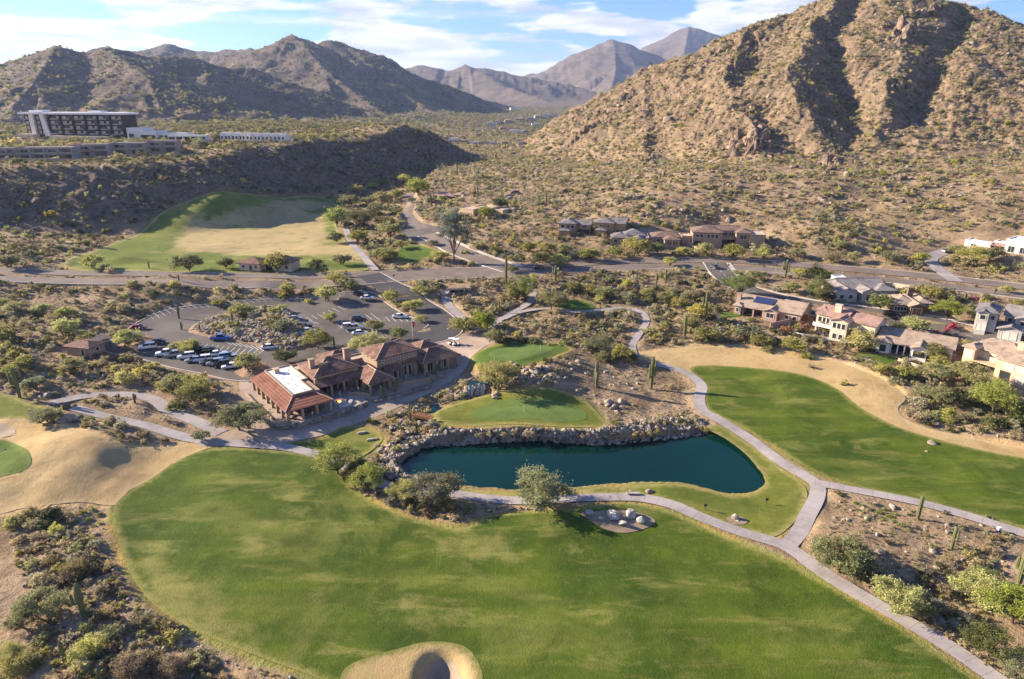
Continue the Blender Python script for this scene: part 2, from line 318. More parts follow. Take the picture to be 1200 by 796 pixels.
# ------------------------------------------------------------ outlines of turf, paving and water (photo pixels traced to the ground)
PL = {
 'main': '132 600|150 577|178 560|208 540|238 529|285 526|340 530|375 538|398 552|408 568|430 585|470 603|520 617|545 619|575 606|615 601|655 598|700 593|735 590|770 596|800 606|840 624|880 640|920 656|950 672|990 696|1040 728|1100 768|1160 812|1230 870|1200 960|900 1000|600 1000|430 880|400 812|365 792|318 776|268 757|222 736|182 710|158 682|142 645',
 'tanfront': '398 800|408 780|440 768|470 760|500 753|530 754|550 762|562 780|566 800|560 840|470 860|410 830',
 'bunker': '492 798|495 782|503 771|516 767|530 770|538 781|543 797|540 817|505 820',
 'lawn': '150 0|',
 'right': '808 432|830 428|868 429|920 435|955 443|982 457|1004 476|1030 491|1060 504|1110 518|1200 536|1320 560|1400 640|1300 652|1200 620|1130 601|1060 583|990 566|945 547|905 522|868 500|838 487|824 472|826 452',
 'arc': '748 417|775 411|820 406|870 405|925 411|975 422|1025 440|1052 456|1061 468|1052 480|1062 492|1090 503|1140 513|1230 530|1330 548|1320 566|1200 541|1100 521|1020 494|985 470|940 448|870 434|815 436|800 434',
 'bank': '533 572|597 576.5|640 576.5|680 574.5|712 570.5|760 568.5|800 569|830 575|852 580|875 580|892 573|897 563|889 549|872 530|850 514|830 503|845 500|880 521|915 548|944 571|942 595|925 618|905 629|870 620|820 602|780 587|745 579|700 579|660 581|620 583|570 580|535 577',
 'lower': '508 487|516 480|533 474|560 465|590 458|625 456|660 460|685 470|700 484|709 497|692 501|650 500|600 497|560 499|530 499|512 493',
 'puttlow': '553 489|562 478|588 468|620 466|650 469|678 478|688 491|660 495|620 491|590 492',
 'upper': '555 420|568 410|592 403|620 401|650 403|667 409|650 417|632 424|606 431|582 435|562 431',
 'puttup': '572 417|590 408|620 404|648 407|640 414|615 422|590 425',
 'leftgreen': '-40 510|5 515|28 526|37 540|28 551|2 560|-40 570',
 'leftrough': '-60 455|-20 457|12 464|34 474|70 483|55 491|0 491|-60 491',
 'lefttan': '-80 490|0 491|40 489|75 500|112 509|140 524|170 524|205 522|238 517|250 523|225 533|200 547|175 562|150 576|135 592|100 589|60 592|20 597|-80 608',
 'bunkerleft': '-60 500|-10 495|8 498|18 505|8 511|-60 512',
 'clublawn': '322 521|345 517|368 515|386 507|404 499|424 501|440 506|449 514|440 524|428 533|414 538|390 533|350 526',
 'range': '76 312|84 302|104 296|128 288|165 272|188 251|212 240|240 232|300 228|350 229|382 233|394 240|394 262|402 280|418 290|434 314|400 318|330 319|240 319|150 318|110 319',
 'practice': '467 292|480 287|500 290|515 297|500 303|478 306|462 301',
 'fargreen': '386 235|400 231|420 230|428 234|415 238|395 240',
 'tee': '653 355|672 352|690 356|697 361|680 365|660 363',
 'houselawn': '1008 414|1030 416|1055 422|1045 427|1015 423|1003 418',
 'houselawnb': '848 366|872 364|870 369|846 371',
 'plaza': '540 392|560 386|580 398|566 408|553 419|546 431|534 443|514 456|490 467|466 478|440 489|418 497|400 501|380 509|360 514|335 519|322 522|288 523|262 520|234 524|230 512|262 507|285 499|292 494|286 470|280 452|284 445|300 450|330 440|380 425|430 405|480 398|515 400',
 'lot': '116 408|132 398|143 392|158 380|182 368|215 360|262 355|320 351|380 347|425 342|441 345|448 350|462 362|480 371|502 380|492 387|470 393|452 398|430 401|400 411|372 421|352 430|330 437|312 442|300 447|270 446|235 438|200 431|165 421|130 414',
 'pond': '533 572|597 576.5|640 576.5|680 574.5|712 570.5|760 568.5|800 569|830 575|852 580|875 580|892 573|897 563|889 549|872 530|850 514|828 506|800 510|760 513|720 518|690 519|655 516|620 514|590 516|560 517|535 519|508 521|490 527|475 537|463 548|480 560|505 567',
 'court': '524 270|500 263|482 262|472 268|476 277|490 284|506 288|520 284|530 276',
 'isle': '226 387|238 378|262 370|292 363|325 361|340 366|346 376|362 385|374 396|368 403|340 411|318 409|296 402|262 398|240 392',
 'isle_small': '143 404|152 399|170 394|178 397|176 402|160 407|150 408',
 'isle_front': '280 436|288 429|304 426|313 430|306 437|290 441',
}
del PL['lawn']
W = {}
for k, v in PL.items():
    W[k] = wpoly(v, -1.0 if k == 'pond' else None, True, 4)
LINES = {  # centre line, width (m)
 'cart_path': ('1260 862|1175 802|1110 757|1050 722|990 687|955 664|920 640|870 624|820 605.5|785 591.5|745 583.5|700 583.5|660 585.5|620 587.5|570 584.5|530 578|495 574|462 571|435 564|415 553|392 540|345 526|300 521.5|240 517|203 509|167 498|119 487|86 478', 2.7),
 'cart_path.1': ('920 642|936 625|946 605|957 583|957 568|940 556|916 542|880 515|842 492|824 482|819 468|822 452|806 438|785 431|764 426', 2.7),
 'cart_path.2': ('955 566|1010 576|1080 590|1140 607|1200 626|1290 655', 2.5),
 'cart_path.3': ('260 508|227 493|198 482|181 469|155 463|119 463|91 466|60 473', 3.0),
 'cart_path.4': ('566 390|583 377|602 366|620 355|625 342|618 332', 2.3),
 'cart_path.5': ('590 374|610 366|640 362|670 366|701 364|730 361|751 366|757 373|756 381|748 393|741 406|745 420', 2.1),
 'cart_path.6': ('522 340|523 353|530 363|540 371|552 380|566 390', 3.0),
 'cart_path.7': ('440 317|425 300|412 285|405 268', 3.0),
 'road': ('-260 318|-60 316|0 317.5|150 321|300 323.5|400 323|450 321|500 318.5|560 317|620 314|700 308|760 306|850 306|950 312|1050 320.5|1120 327.5|1200 336.5|1330 352', 6.5),
 'road.1': ('-260 328|-60 325.5|0 326.5|150 330|300 332.5|400 330.5|450 327.5|500 324.5|560 322.5|620 320|700 314.5|760 312.5|850 313|950 320.5|1050 329.5|1200 347|1330 364', 6.5),
 'road.2': ('432 322|452 334|478 347|502 364|520 380|521 390|500 396|470 396', 9.5),
 'road.3': ('600 316|575 308|555 301|535 293|518 284|500 275', 8.5),
 'road.4': ('496 268|480 256|478 247|482 238|478 228', 6.0),
 'road.5': ('838 308|848 322|866 335|892 345|926 353|965 361|1010 368|1063 375|1100 385|1150 398|1230 420', 8.5),
 'driveway': ('1120 330|1090 305|1112 294|1135 292', 5.0),
}
def strip_pts(s, width, k=6):
    c = wpoly(s, None, False, k)
    tt = np.gradient(c, axis=0); tt /= np.hypot(tt[:, 0], tt[:, 1])[:, None]+1e-9
    nn = np.stack([-tt[:, 1], tt[:, 0]], 1)
    return c, nn
ST = {k: (*strip_pts(s, w_), w_) for k, (s, w_) in LINES.items()}

# raster masks, 0.5 m
X0, Y0, RS, NXR, NYR = -240.0, 40.0, 0.5, 980, 1000
def raster(polys):
    m_ = np.zeros((NYR, NXR), np.float32)
    for p in polys:
        q = (p-np.array([X0, Y0]))/RS
        j0, j1 = max(0, int(q[:, 1].min())), min(NYR-1, int(q[:, 1].max())+1)
        if j1 <= j0: continue
        a, b = q, np.roll(q, -1, 0)
        for j in range(j0, j1+1):
            yy = j+.5; c = (a[:, 1] <= yy) != (b[:, 1] <= yy)
            if not c.any(): continue
            xs = np.sort(a[c, 0]+(yy-a[c, 1])/(b[c, 1]-a[c, 1])*(b[c, 0]-a[c, 0]))
            for x0, x1 in zip(xs[::2], xs[1::2]):
                i0, i1 = int(max(0, round(x0))), int(min(NXR, round(x1)))
                if i1 > i0: m_[j, i0:i1] = 1
    return m_
def box(m_, r):
    for ax in (0, 1):
        p = np.pad(m_, [(r+1, r) if a == ax else (0, 0) for a in (0, 1)], mode='edge')
        c = np.cumsum(p, ax, dtype=np.float64); L = m_.shape[ax]
        hi = np.take(c, np.arange(2*r+1, 2*r+1+L), ax); lo = np.take(c, np.arange(L), ax)
        m_ = ((hi-lo)/(2*r+1)).astype(np.float32)
    return m_
def blur(m_, r): return box(box(m_, r), r)
def samp(m_, x, y, out=0.0):
    u = (np.asarray(x)-X0)/RS-.5; v = (np.asarray(y)-Y0)/RS-.5
    i = np.floor(u).astype(int); j = np.floor(v).astype(int)
    ok = (i >= 0) & (j >= 0) & (i < NXR-1) & (j < NYR-1)
    i2 = np.clip(i, 0, NXR-2); j2 = np.clip(j, 0, NYR-2); fu = np.clip(u-i2, 0, 1); fv = np.clip(v-j2, 0, 1)
    r_ = (m_[j2, i2]*(1-fu)+m_[j2, i2+1]*fu)*(1-fv)+(m_[j2+1, i2]*(1-fu)+m_[j2+1, i2+1]*fu)*fv
    return np.where(ok, r_, out)
def strip_poly(c, nn, w_): return np.vstack([c+nn*w_/2, (c-nn*w_/2)[::-1]])
TURF = ['main', 'right', 'bank', 'lower', 'upper', 'leftgreen', 'leftrough', 'clublawn', 'range', 'practice', 'fargreen', 'tee', 'houselawn', 'houselawnb']
TAN = ['tanfront', 'arc', 'lefttan']
PAVE = ['plaza', 'lot', 'court']
RM = {k: raster([W[k]]) for k in ('main', 'right', 'bank', 'range', 'lefttan', 'arc', 'pond', 'bunker', 'bunkerleft', 'isle', 'isle_small', 'isle_front')}
R_TURF = raster([W[k] for k in TURF]); R_TAN = raster([W[k] for k in TAN])
R_PAVE = raster([W[k] for k in PAVE] + [strip_poly(*ST[k]) for k in ST])
isl = np.maximum(np.maximum(RM['isle'], RM['isle_small']), RM['isle_front'])
R_ALL = np.maximum(np.maximum(np.maximum(R_TURF, R_TAN), R_PAVE), RM['pond'])
B_ALL = blur(R_ALL, 3); B_TURF = blur(R_TURF, 3); B_TAN = blur(R_TAN, 4); B_PAVE = blur(R_PAVE, 2); B_POND = blur(RM['pond'], 1)
NOGO = box(np.maximum(R_ALL*(1-isl), 0), 2)      # where no desert plant or stone grows
# relief made by hand: bunkers, waterfall rocks
def bump(arr, px, py, r, h, ax=1.0):
    global Z0
    c = trace([px], [py], arr)[0]; d2 = ((GX-c[0])/r)**2+((GY-c[1])/(r*ax))**2
    return h*np.exp(-d2)
Z0 -= samp(blur(RM['bunker'], 1), GX, GY)*1.9
Z0 -= samp(blur(RM['bunkerleft'], 2), GX, GY)*.5
Z0 += bump(Z0, 145, 306, 8, 2.5, .5) + bump(Z0, 640, 445, 6, .8) + bump(Z0, 335, 246, 9, 3.6, 1.6) + bump(Z0, 292, 258, 8, 3.4, 1.6) + bump(Z0, 245, 252, 9, 3.0, 1.5) + bump(Z0, 262, 240, 9, 3.0, 1.5) + bump(Z0, 215, 262, 8, 2.2, 1.5)
Z0 += samp(blur(RM['lefttan'], 4), GX, GY)*(fbm(GX/7, GY/7, 3, 66)*.30 + ridged(GX/3.5+GY/9, GY/6, 2, 67)*.12)
Z0 += samp(B_TURF+B_TAN, GX, GY).clip(0, 1)*fbm(GX/26, GY/26, 2, 55)*.55*sst(60, 75, RR)*(1-sst(450, 600, RR))
nm = 1-sst(.05, .6, samp(B_ALL, GX, GY))
desert = (0.55*fbm(GX/11, GY/11, 3, 12) + .9*fbm(GX/34, GY/34, 2, 14))*(1-sst(600, 900, RR))
Z1 = Z0 + nm*(NZ + desert*(1-MT)) 
Z1 += samp(blur(isl, 3), GX, GY)*(.8+.4*fbm(GX/5, GY/5, 2, 4))
Z1 -= samp(box(np.maximum(np.maximum(R_TURF, R_TAN), R_PAVE), 1), GX, GY)*.10*(1-samp(isl, GX, GY))
pm = samp(B_POND, GX, GY)
Z1 = Z1*(1-sst(.35, .85, pm)) - 3.0*sst(.35, .85, pm)
wc_ = P(560, 464, .8)
Z1 = np.where(((GX-wc_[0])/3.6)**2+((GY-wc_[1]+1.2)/2.6)**2 < 1, np.minimum(Z1, .7), Z1)
# stream bed under the little bridge
for a, b, r_, d_ in ((506, 478, 2.2, 1.4), (500, 490, 2.2, 1.6), (492, 500, 2.0, 1.2), (487, 513, 2.2, 1.0), (515, 468, 2.2, .8), (530, 464, 2.5, .5)):
    c = trace([a], [b], Z0)[0]; Z1 -= d_*np.exp(-((GX-c[0])**2+(GY-c[1])**2)/r_**2)

def mesh_from(name, V, Fq, mat, smooth_=True, attrs=None):
    me = bpy.data.meshes.new(name)
    V = np.asarray(V, np.float32); Fq = np.asarray(Fq, np.int32); k = Fq.shape[1]
    me.vertices.add(len(V)); me.vertices.foreach_set('co', V.ravel())
    me.loops.add(Fq.size); me.loops.foreach_set('vertex_index', Fq.ravel())
    me.polygons.add(len(Fq)); me.polygons.foreach_set('loop_start', np.arange(0, Fq.size, k, dtype=np.int32))
    me.polygons.foreach_set('loop_total', np.full(len(Fq), k, np.int32))
    me.polygons.foreach_set('use_smooth', np.full(len(Fq), smooth_))
    for an, (dom, av) in (attrs or {}).items():
        at = me.attributes.new(an, 'FLOAT', dom); at.data.foreach_set('value', np.asarray(av, np.float32).ravel())
    me.update(calc_edges=True)
    if mat: me.materials.append(mat)
    return me
def link(name, me, parent=None, loc=None, rz=0):
    o = bpy.data.objects.new(name, me); COL.objects.link(o)
    if parent: o.parent = parent
    if loc is not None: o.location = loc
    if rz: o.rotation_euler = (0, 0, rz)
    return o
def tag(o, label=None, cat=None, group=None, kind=None):
    for k, v in (('label', label), ('category', cat), ('group', group), ('kind', kind)):
        if v: o[k] = v
    return o
# --- ground material
m, t, o = newmat('desert_ground')
p = pos(t)
big = t.noise(p, .012, 4); mid = t.noise(p, .09, 5, .6); fine = t.noise(p, 1.1, 4, .65); tiny = t.noise(p, 5.0, 3, .6)
col = t.mix(t.ramp(mid, .35, .66), (.205, .142, .082), (.37, .265, .165))
col = t.mix(t.ramp(fine, .48, .72), col, (.185, .122, .08))
col = t.mix(t.m('MULTIPLY', t.ramp(tiny, .5, .7), .5), col, (.50, .38, .28))
scrub = t.n('ShaderNodeTexVoronoi', {'Vector': p, 'Scale': .42, 'Randomness': 1.0}); sc1 = t.ramp(scrub.outputs['Distance'], .50, .30)
sc1 = t.m('MULTIPLY', sc1, t.ramp(t.noise(p, .05, 3), .42, .6))
scc = t.mix(t.ramp(t.noise(p, .6, 2), .4, .6), (.115, .10, .045), (.20, .155, .07))
mt = t.attr('hill'); farm = t.attr('far')
col = t.mix(t.m('MULTIPLY', sc1, t.m('ADD', .45, t.m('MULTIPLY', mt, .35))), col, scc)
nz = t.n('ShaderNodeSeparateXYZ', {0: t.n('ShaderNodeNewGeometry').outputs['Normal']}).outputs[2]
rocky = t.m('MULTIPLY', t.m('MULTIPLY', t.ramp(nz, .88, .70), t.ramp(t.noise(p, .16, 5, .6), .35, .62)), mt)
col = t.mix(t.m('MULTIPLY', mt, .75), col, t.mix(t.ramp(mid, .35, .65), (.165, .118, .075), (.28, .20, .13)))
rc = t.mix(t.noise(p, .5, 4), (.09, .066, .05), (.25, .185, .135))
col = t.mix(rocky, col, rc)
hcol = t.mix(t.ramp(t.noise(p, .022, 6, .62), .36, .64), (.085, .073, .068), (.20, .160, .135))
hcol = t.mix(t.m('MULTIPLY', t.ramp(t.noise(p, .11, 4, .6), .5, .68), .7), hcol, (.10, .095, .045))
col = t.mix(t.m('MULTIPLY', farm, .8), col, hcol)
tanm = t.m('ADD', t.attr('tan'), t.m('MULTIPLY', t.m('SUBTRACT', fine, .5), .6))
tcol = t.mix(t.ramp(t.noise(p, .25, 4), .35, .65), (.42, .29, .135), (.52, .37, .19))
col = t.mix(t.ramp(tanm, .12, .40), col, tcol)
tur = t.m('ADD', t.attr('turf'), t.m('MULTIPLY', t.m('SUBTRACT', t.noise(p, 1.4, 4, .7), .5), .7))
gcol = t.mix(t.ramp(mid, .35, .6), (.36, .25, .075), (.20, .21, .055))
col = t.mix(t.ramp(tur, .10, .42), col, gcol)
col = t.mix(t.m('MULTIPLY', t.attr('gravel'), .9), col, t.mix(tiny, (.22, .13, .09), (.40, .26, .18)))
bmp = t.m('ADD', t.m('MULTIPLY', fine, .35), t.m('MULTIPLY', tiny, .12))
bmp = t.m('ADD', bmp, t.m('MULTIPLY', t.m('MULTIPLY', t.noise(p, .22, 5, .6), t.m('ADD', mt, t.m('MULTIPLY', farm, 2.0))), 2.6))
col = t.mix(t.m('MULTIPLY', t.attr('mesa'), .75), col, t.mix(t.ramp(t.noise(p, .35, 5, .65), .35, .65), (.07, .057, .047), (.165, .125, .10)))  # mesa slope painted darker: its shade put into the rock and scrub colour
finish(t, o, col, .95, bmp, .9, 1.0, spec=.1)
DESERT = m
# --- mown grass
def grass(name, a, b, straw, amt=.5, edge=True, sc_=1.0, stripes=0.0, attrgreen=False, wamt=.8):
    m, t, o = newmat(name); p = pos(t)
    n1 = t.noise(p, .045*sc_, 4, .6); n2 = t.noise(p, .3*sc_, 4, .6); n3 = t.noise(p, 4.0, 3, .7); n4 = t.noise(p, .9, 4, .7)
    col = t.mix(t.ramp(n1, .33, .66), a, b)
    st = t.n('ShaderNodeMapping', {'Vector': p, 'Rotation': (0, 0, .75), 'Scale': (.06, .19, .1)}).outputs[0]; s1 = t.noise(st, 1.3*sc_, 6, .68, .6)
    col = t.mix(t.m('MULTIPLY', t.ramp(s1, .50, .70), amt), col, straw)
    col = t.mix(t.m('MULTIPLY', t.ramp(n2, .5, .75), .35), col, tuple(x*.62 for x in a))
    s2 = t.noise(p, .028*sc_, 6, .62, 2.2); col = t.mix(t.m('MULTIPLY', t.ramp(s2, .50, .64), .5), col, tuple(x*.5+y*.5 for x, y in zip(b, straw)))
    s3 = t.noise(p, .07*sc_, 5, .6, 1.2); col = t.mix(t.m('MULTIPLY', t.ramp(s3, .52, .66), .45), col, tuple(x*.6 for x in a))
    col = t.mix(t.m('MULTIPLY', t.ramp(n4, .5, .75), .4), col, tuple(x*.6+y*.4 for x, y in zip(b, straw)))
    if stripes:
        wv = t.n('ShaderNodeTexWave', {'Vector': p, 'Scale': .045, 'Distortion': 3.0, 'Detail': 2, 'Detail Scale': .3}, bands_direction='Y').outputs['Fac']
        col = t.mix(t.m('MULTIPLY', t.ramp(wv, .3, .7), stripes), col, tuple(x*.7 for x in a))
    if attrgreen:
        g = t.m('MULTIPLY', t.ramp(t.m('ADD', t.attr('worn'), t.m('MULTIPLY', t.m('SUBTRACT', t.m('ADD', t.m('MULTIPLY', n2, .5), t.m('MULTIPLY', s1, .5)), .5), 3.4)), .2, 1.1), wamt)
        col = t.mix(g, col, t.mix(t.ramp(n1, .4, .6), straw, tuple(x*.8 for x in straw)))
    if edge:
        e = t.m('ADD', t.attr('edge'), t.m('MULTIPLY', t.m('SUBTRACT', t.noise(p, .8, 5, .75), .5), .75))
        col = t.mix(t.ramp(e, .88, .42), col, straw)
    col = t.mix(t.m('MULTIPLY', t.ramp(n3, .4, .75), .35), col, tuple(x*.55 for x in a))
    finish(t, o, col, .9, t.m('ADD', n3, t.m('MULTIPLY', n2, 1.5)), .7, .16, spec=.12); return m
FAIR = grass('fairway_grass', (.043, .078, .008), (.098, .134, .012), (.27, .25, .075), .62, stripes=.22, attrgreen=True)
BANKG = grass('bank_grass', (.095, .125, .018), (.15, .168, .028), (.34, .28, .10), .5)
GREENG = grass('green_grass', (.070, .118, .016), (.092, .14, .022), (.16, .20, .045), .3, edge=True)
PUTT = grass('putting_grass', (.105, .16, .038), (.125, .18, .046), (.15, .21, .07), .2, edge=False, stripes=.15)
RANGEG = grass('range_grass', (.10, .145, .02), (.17, .20, .035), (.46, .35, .17), .35, sc_=.7, attrgreen=True, wamt=1.0)
TANG = grass('dormant_grass', (.40, .275, .125), (.50, .36, .175), (.52, .38, .20), .5, sc_=1.6)
for mm in (TANG,):
    pass
# --- pavements
def paving(name, a, b, scale, joint=None, rough=.85):
    m, t, o = newmat(name); p = pos(t)
    n1 = t.noise(p, scale, 5, .6); n2 = t.noise(p, 6, 3, .7); n3 = t.noise(p, .12, 3)
    col = t.mix(t.ramp(n1, .3, .7), a, b); col = t.mix(t.m('MULTIPLY', t.ramp(n2, .45, .7), .25), col, tuple(x*.7 for x in a))
    col = t.mix(t.m('MULTIPLY', t.ramp(n3, .4, .62), .5), col, tuple(x*1.25 for x in b))
    if joint:
        j = t.m('FRACT', t.m('DIVIDE', t.attr('along'), joint)); j = t.m('LESS_THAN', j, .035)
        col = t.mix(t.m('MULTIPLY', j, .55), col, tuple(x*.45 for x in a))
    finish(t, o, col, rough, n2, .3, .02, spec=.25); return m
CONC = paving('path_concrete', (.27, .235, .225), (.35, .31, .30), .5, 2.4)
ROADM = paving('road_asphalt', (.15, .118, .098), (.20, .16, .135), .3)
LOTM = paving('lot_asphalt', (.085, .072, .064), (.125, .108, .095), .15)
DARKA = paving('fresh_asphalt', (.055, .052, .053), (.075, .07, .07), .15)
KERBM = paving('kerb_concrete', (.44, .38, .32), (.52, .46, .40), .6)
PAVER = paving('paver_stone', (.30, .225, .175), (.38, .295, .235), .8)
LINE = paving('line_paint', (.60, .60, .58), (.74, .73, .71), 1.5)
DIRT = paving('bare_earth', (.19, .135, .09), (.31, .23, .155), 1.2)
SANDM = paving('bunker_sand', (.25, .19, .135), (.33, .255, .185), .8)
m, t, o = newmat('pond_water'); p = pos(t)
wn = t.n('ShaderNodeBump', {'Height': t.noise(pos(t, (1, 1.6, 1)), .9, 5, .6), 'Strength': .09, 'Distance': .25})
wc = t.mix(t.ramp(t.noise(p, .03, 2), .35, .65), (.001, .019, .015), (.002, .027, .021))
fr = t.n('ShaderNodeBsdfPrincipled', {'Base Color': wc, 'Roughness': .04, 'IOR': 1.33, 'Specular IOR Level': .5, 'Normal': wn.outputs[0]})
t.t.links.new(fr.outputs[0], o.inputs[0]); WATER = m

# --- one sheet of ground to the horizon
nr, nc = Z1.shape
_sd = {}
def sdm_all(x, y):
    if 'a' not in _sd: _sd['a'] = poly_sdf(x, y, MESA)
    return _sd['a']
V = np.stack([GX, GY, Z1], -1).reshape(-1, 3)
ix = np.arange(nr*nc).reshape(nr, nc)
Fq = np.stack([ix[:-1, :-1], ix[:-1, 1:], ix[1:, 1:], ix[1:, :-1]], -1).reshape(-1, 4)
grav = samp(blur(isl, 1), GX, GY)
MESA_SHADE = np.where((GX < 60) & (RR < 1300), MT*sst(-110, -70, sdm_all(GX, GY))*(1-sst(-8, 2, sdm_all(GX, GY))), 0)  # weight of the shade painted on the mesa slope
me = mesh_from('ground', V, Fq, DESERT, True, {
    'hill': ('POINT', MT), 'far': ('POINT', sst(800, 1500, RR)), 'turf': ('POINT', samp(B_TURF, GX, GY)), 'tan': ('POINT', samp(B_TAN, GX, GY)), 'gravel': ('POINT', grav), 'mesa': ('POINT', MESA_SHADE)})
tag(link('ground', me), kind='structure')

PT = {}
def patches(spec):
    """worn, straw coloured patches of turf: px, py, half width, half height in the photo"""
    out = np.zeros((NYR, NXR), np.float32)
    for q in pts(spec):
        ang = np.linspace(0, 2*np.pi, 14)[:-1]
        w_ = trace(q[0]+q[2]*np.cos(ang), q[1]+q[3]*np.sin(ang), Z0)
        out = np.maximum(out, raster([w_[:, :2]]))
    return out
WORN = patches('205 690 34 22|185 650 18 22|225 725 30 12|290 750 40 10|170 660 14 18|260 735 34 14|330 765 40 10|235 712 30 16|345 590 16 22|395 620 30 7|460 605 34 6|560 640 55 14|645 622 20 10|480 715 45 14|510 740 30 8|620 740 20 10|415 765 40 6|385 700 20 12|880 648 26 6|1120 598 40 5|1010 572 40 4|1180 615 40 6|668 612 12 8|800 770 60 10|300 640 22 10|690 710 30 6|'
               '1008 515 9 3.5|915 545 30 4|980 540 12 3')
WORN2 = patches('300 278 90 22|315 258 58 18|320 293 80 8|250 266 40 12|408 296 22 14|350 240 40 6|235 285 34 12|372 262 12 12')
BUNK6 = blur(RM['bunker'], 6); BUNK1 = blur(RM['bunker'], 1)
WORN = blur(WORN, 4); WORN2 = blur(WORN2, 5)
def sheet(name, poly, mat, off, z=None, sp=1.4, kind='structure', parent=None, holes=()):
    lo, hi = poly.min(0), poly.max(0)
    # resample edge
    e = []
    for a, b in zip(poly, np.roll(poly, -1, 0)):
        k = max(1, int(np.hypot(*(b-a))/sp)); e += [a+(b-a)*i/k for i in range(k)]
    e = np.array(e)
    gx, gy = np.meshgrid(np.arange(lo[0], hi[0], sp), np.arange(lo[1], hi[1], sp))
    gx = gx + (np.arange(gx.shape[0])[:, None] % 2)*sp*.5
    gx, gy = gx.ravel(), gy.ravel()
    s_ = poly_sdf(gx, gy, e) if len(gx)*len(e) < 4e7 else poly_sdf(gx, gy, poly)
    k = s_ > sp*.45; g = np.stack([gx[k], gy[k]], 1)
    vs = [Vector(map(float, v)) for v in np.vstack([e, g])]
    n_ = len(e)
    r_ = delaunay_2d_cdt(vs, [], [list(range(n_))], 1, 1e-5)
    vv = np.array([tuple(v) for v in r_[0]]); fc = [f for f in r_[2] if len(f) == 3]
    fc = np.array(fc); 
    zz = lookup(Z0, vv[:, 0], vv[:, 1])+off if z is None else np.full(len(vv), z)
    for hp, mg in holes:
        cc = vv[fc].mean(1); fc = fc[poly_sdf(cc[:, 0], cc[:, 1], hp) < mg]
    a, b, c = vv[fc[:, 0]], vv[fc[:, 1]], vv[fc[:, 2]]
    cr = (b[:, 0]-a[:, 0])*(c[:, 1]-a[:, 1])-(b[:, 1]-a[:, 1])*(c[:, 0]-a[:, 0]); fc[cr < 0] = fc[cr < 0][:, ::-1]
    sd_ = poly_sdf(vv[:, 0], vv[:, 1], poly)
    me = mesh_from(name, np.column_stack([vv, zz]), fc, mat, True, {'edge': ('POINT', np.clip(.5+sd_/4.0, 0, 1)), 'worn': ('POINT', samp(WORN2 if name == 'driving_range' else WORN, vv[:, 0], vv[:, 1]))})
    return tag(link(name, me, parent), kind=kind)
W['bed'] = wpoly('680 602|697 600|725 598|750 602|768 611|756 620|733 625|712 622|694 612', None, True, 4)
sheet('dormant_turf', W['arc'], TANG, .02)
sheet('dormant_turf', W['lefttan'], TANG, .02)
sheet('fairway', W['main'], FAIR, .04, sp=1.1, holes=[(W['tanfront'], .9), (W['bed'], .7)]); sheet('fairway', W['right'], FAIR, .05)
TANF = grass('dormant_fringe', (.36, .25, .115), (.46, .335, .165), (.15, .165, .035), .12, sc_=1.6)
sheet('dormant_turf', W['tanfront'], TANF, .085, sp=.5, holes=[(W['bunker'], .35)])
sheet('bunker_sand', W['bunker'], SANDM, .11, sp=.4); sheet('bunker_sand', W['bunkerleft'], SANDM, .06)
W['bed'] = W['bed']
W['bed_'] = wpoly('680 602|697 600|725 598|750 602|768 611|756 620|733 625|712 622|694 612', None, True, 4); W['bed2'] = wpoly('851 608|858 605|868 606|876 611|872 615|858 615', None, True, 4)
for k in ('bed', 'bed2'): sheet('earth_bed', W[k], DIRT, .10, sp=.8)
sheet('lake_bank_lawn', W['bank'], BANKG, .03)
sheet('green_apron', W['lower'], BANKG, .04); sheet('putting_green', W['puttlow'], PUTT, .08)
sheet('green_apron', W['upper'], GREENG, .04); sheet('putting_green', W['puttup'], PUTT, .08)
sheet('putting_green', W['leftgreen'], GREENG, .07); sheet('rough_lawn', W['leftrough'], BANKG, .04)
sheet('clubhouse_lawn', W['clublawn'], BANKG, .05)
sheet('driving_range', W['range'], RANGEG, .05, sp=3)
for k in ('practice', 'fargreen', 'tee', 'houselawn', 'houselawnb'): sheet('small_lawn', W[k], GREENG, .05, sp=1.5)
sheet('clubhouse_plaza', W['plaza'], PAVER, .05)
sheet('parking_lot', W['lot'], LOTM, .05, sp=2)
sheet('cul_de_sac', W['court'], LOTM, .08, sp=2)
pond = W['pond']; cpt = pond.mean(0)
pd_ = pond-np.roll(pond, 1, 0); nrm = np.stack([pd_[:, 1], -pd_[:, 0]], 1); nrm /= np.hypot(nrm[:, 0], nrm[:, 1])[:, None]+1e-9
test = poly_sdf(pond[:5, 0]+nrm[:5, 0], pond[:5, 1]+nrm[:5, 1], pond)
if test.mean() > 0: nrm = -nrm
sheet('pond_water', pond+nrm*.9, WATER, 0, z=-1.0, sp=6)

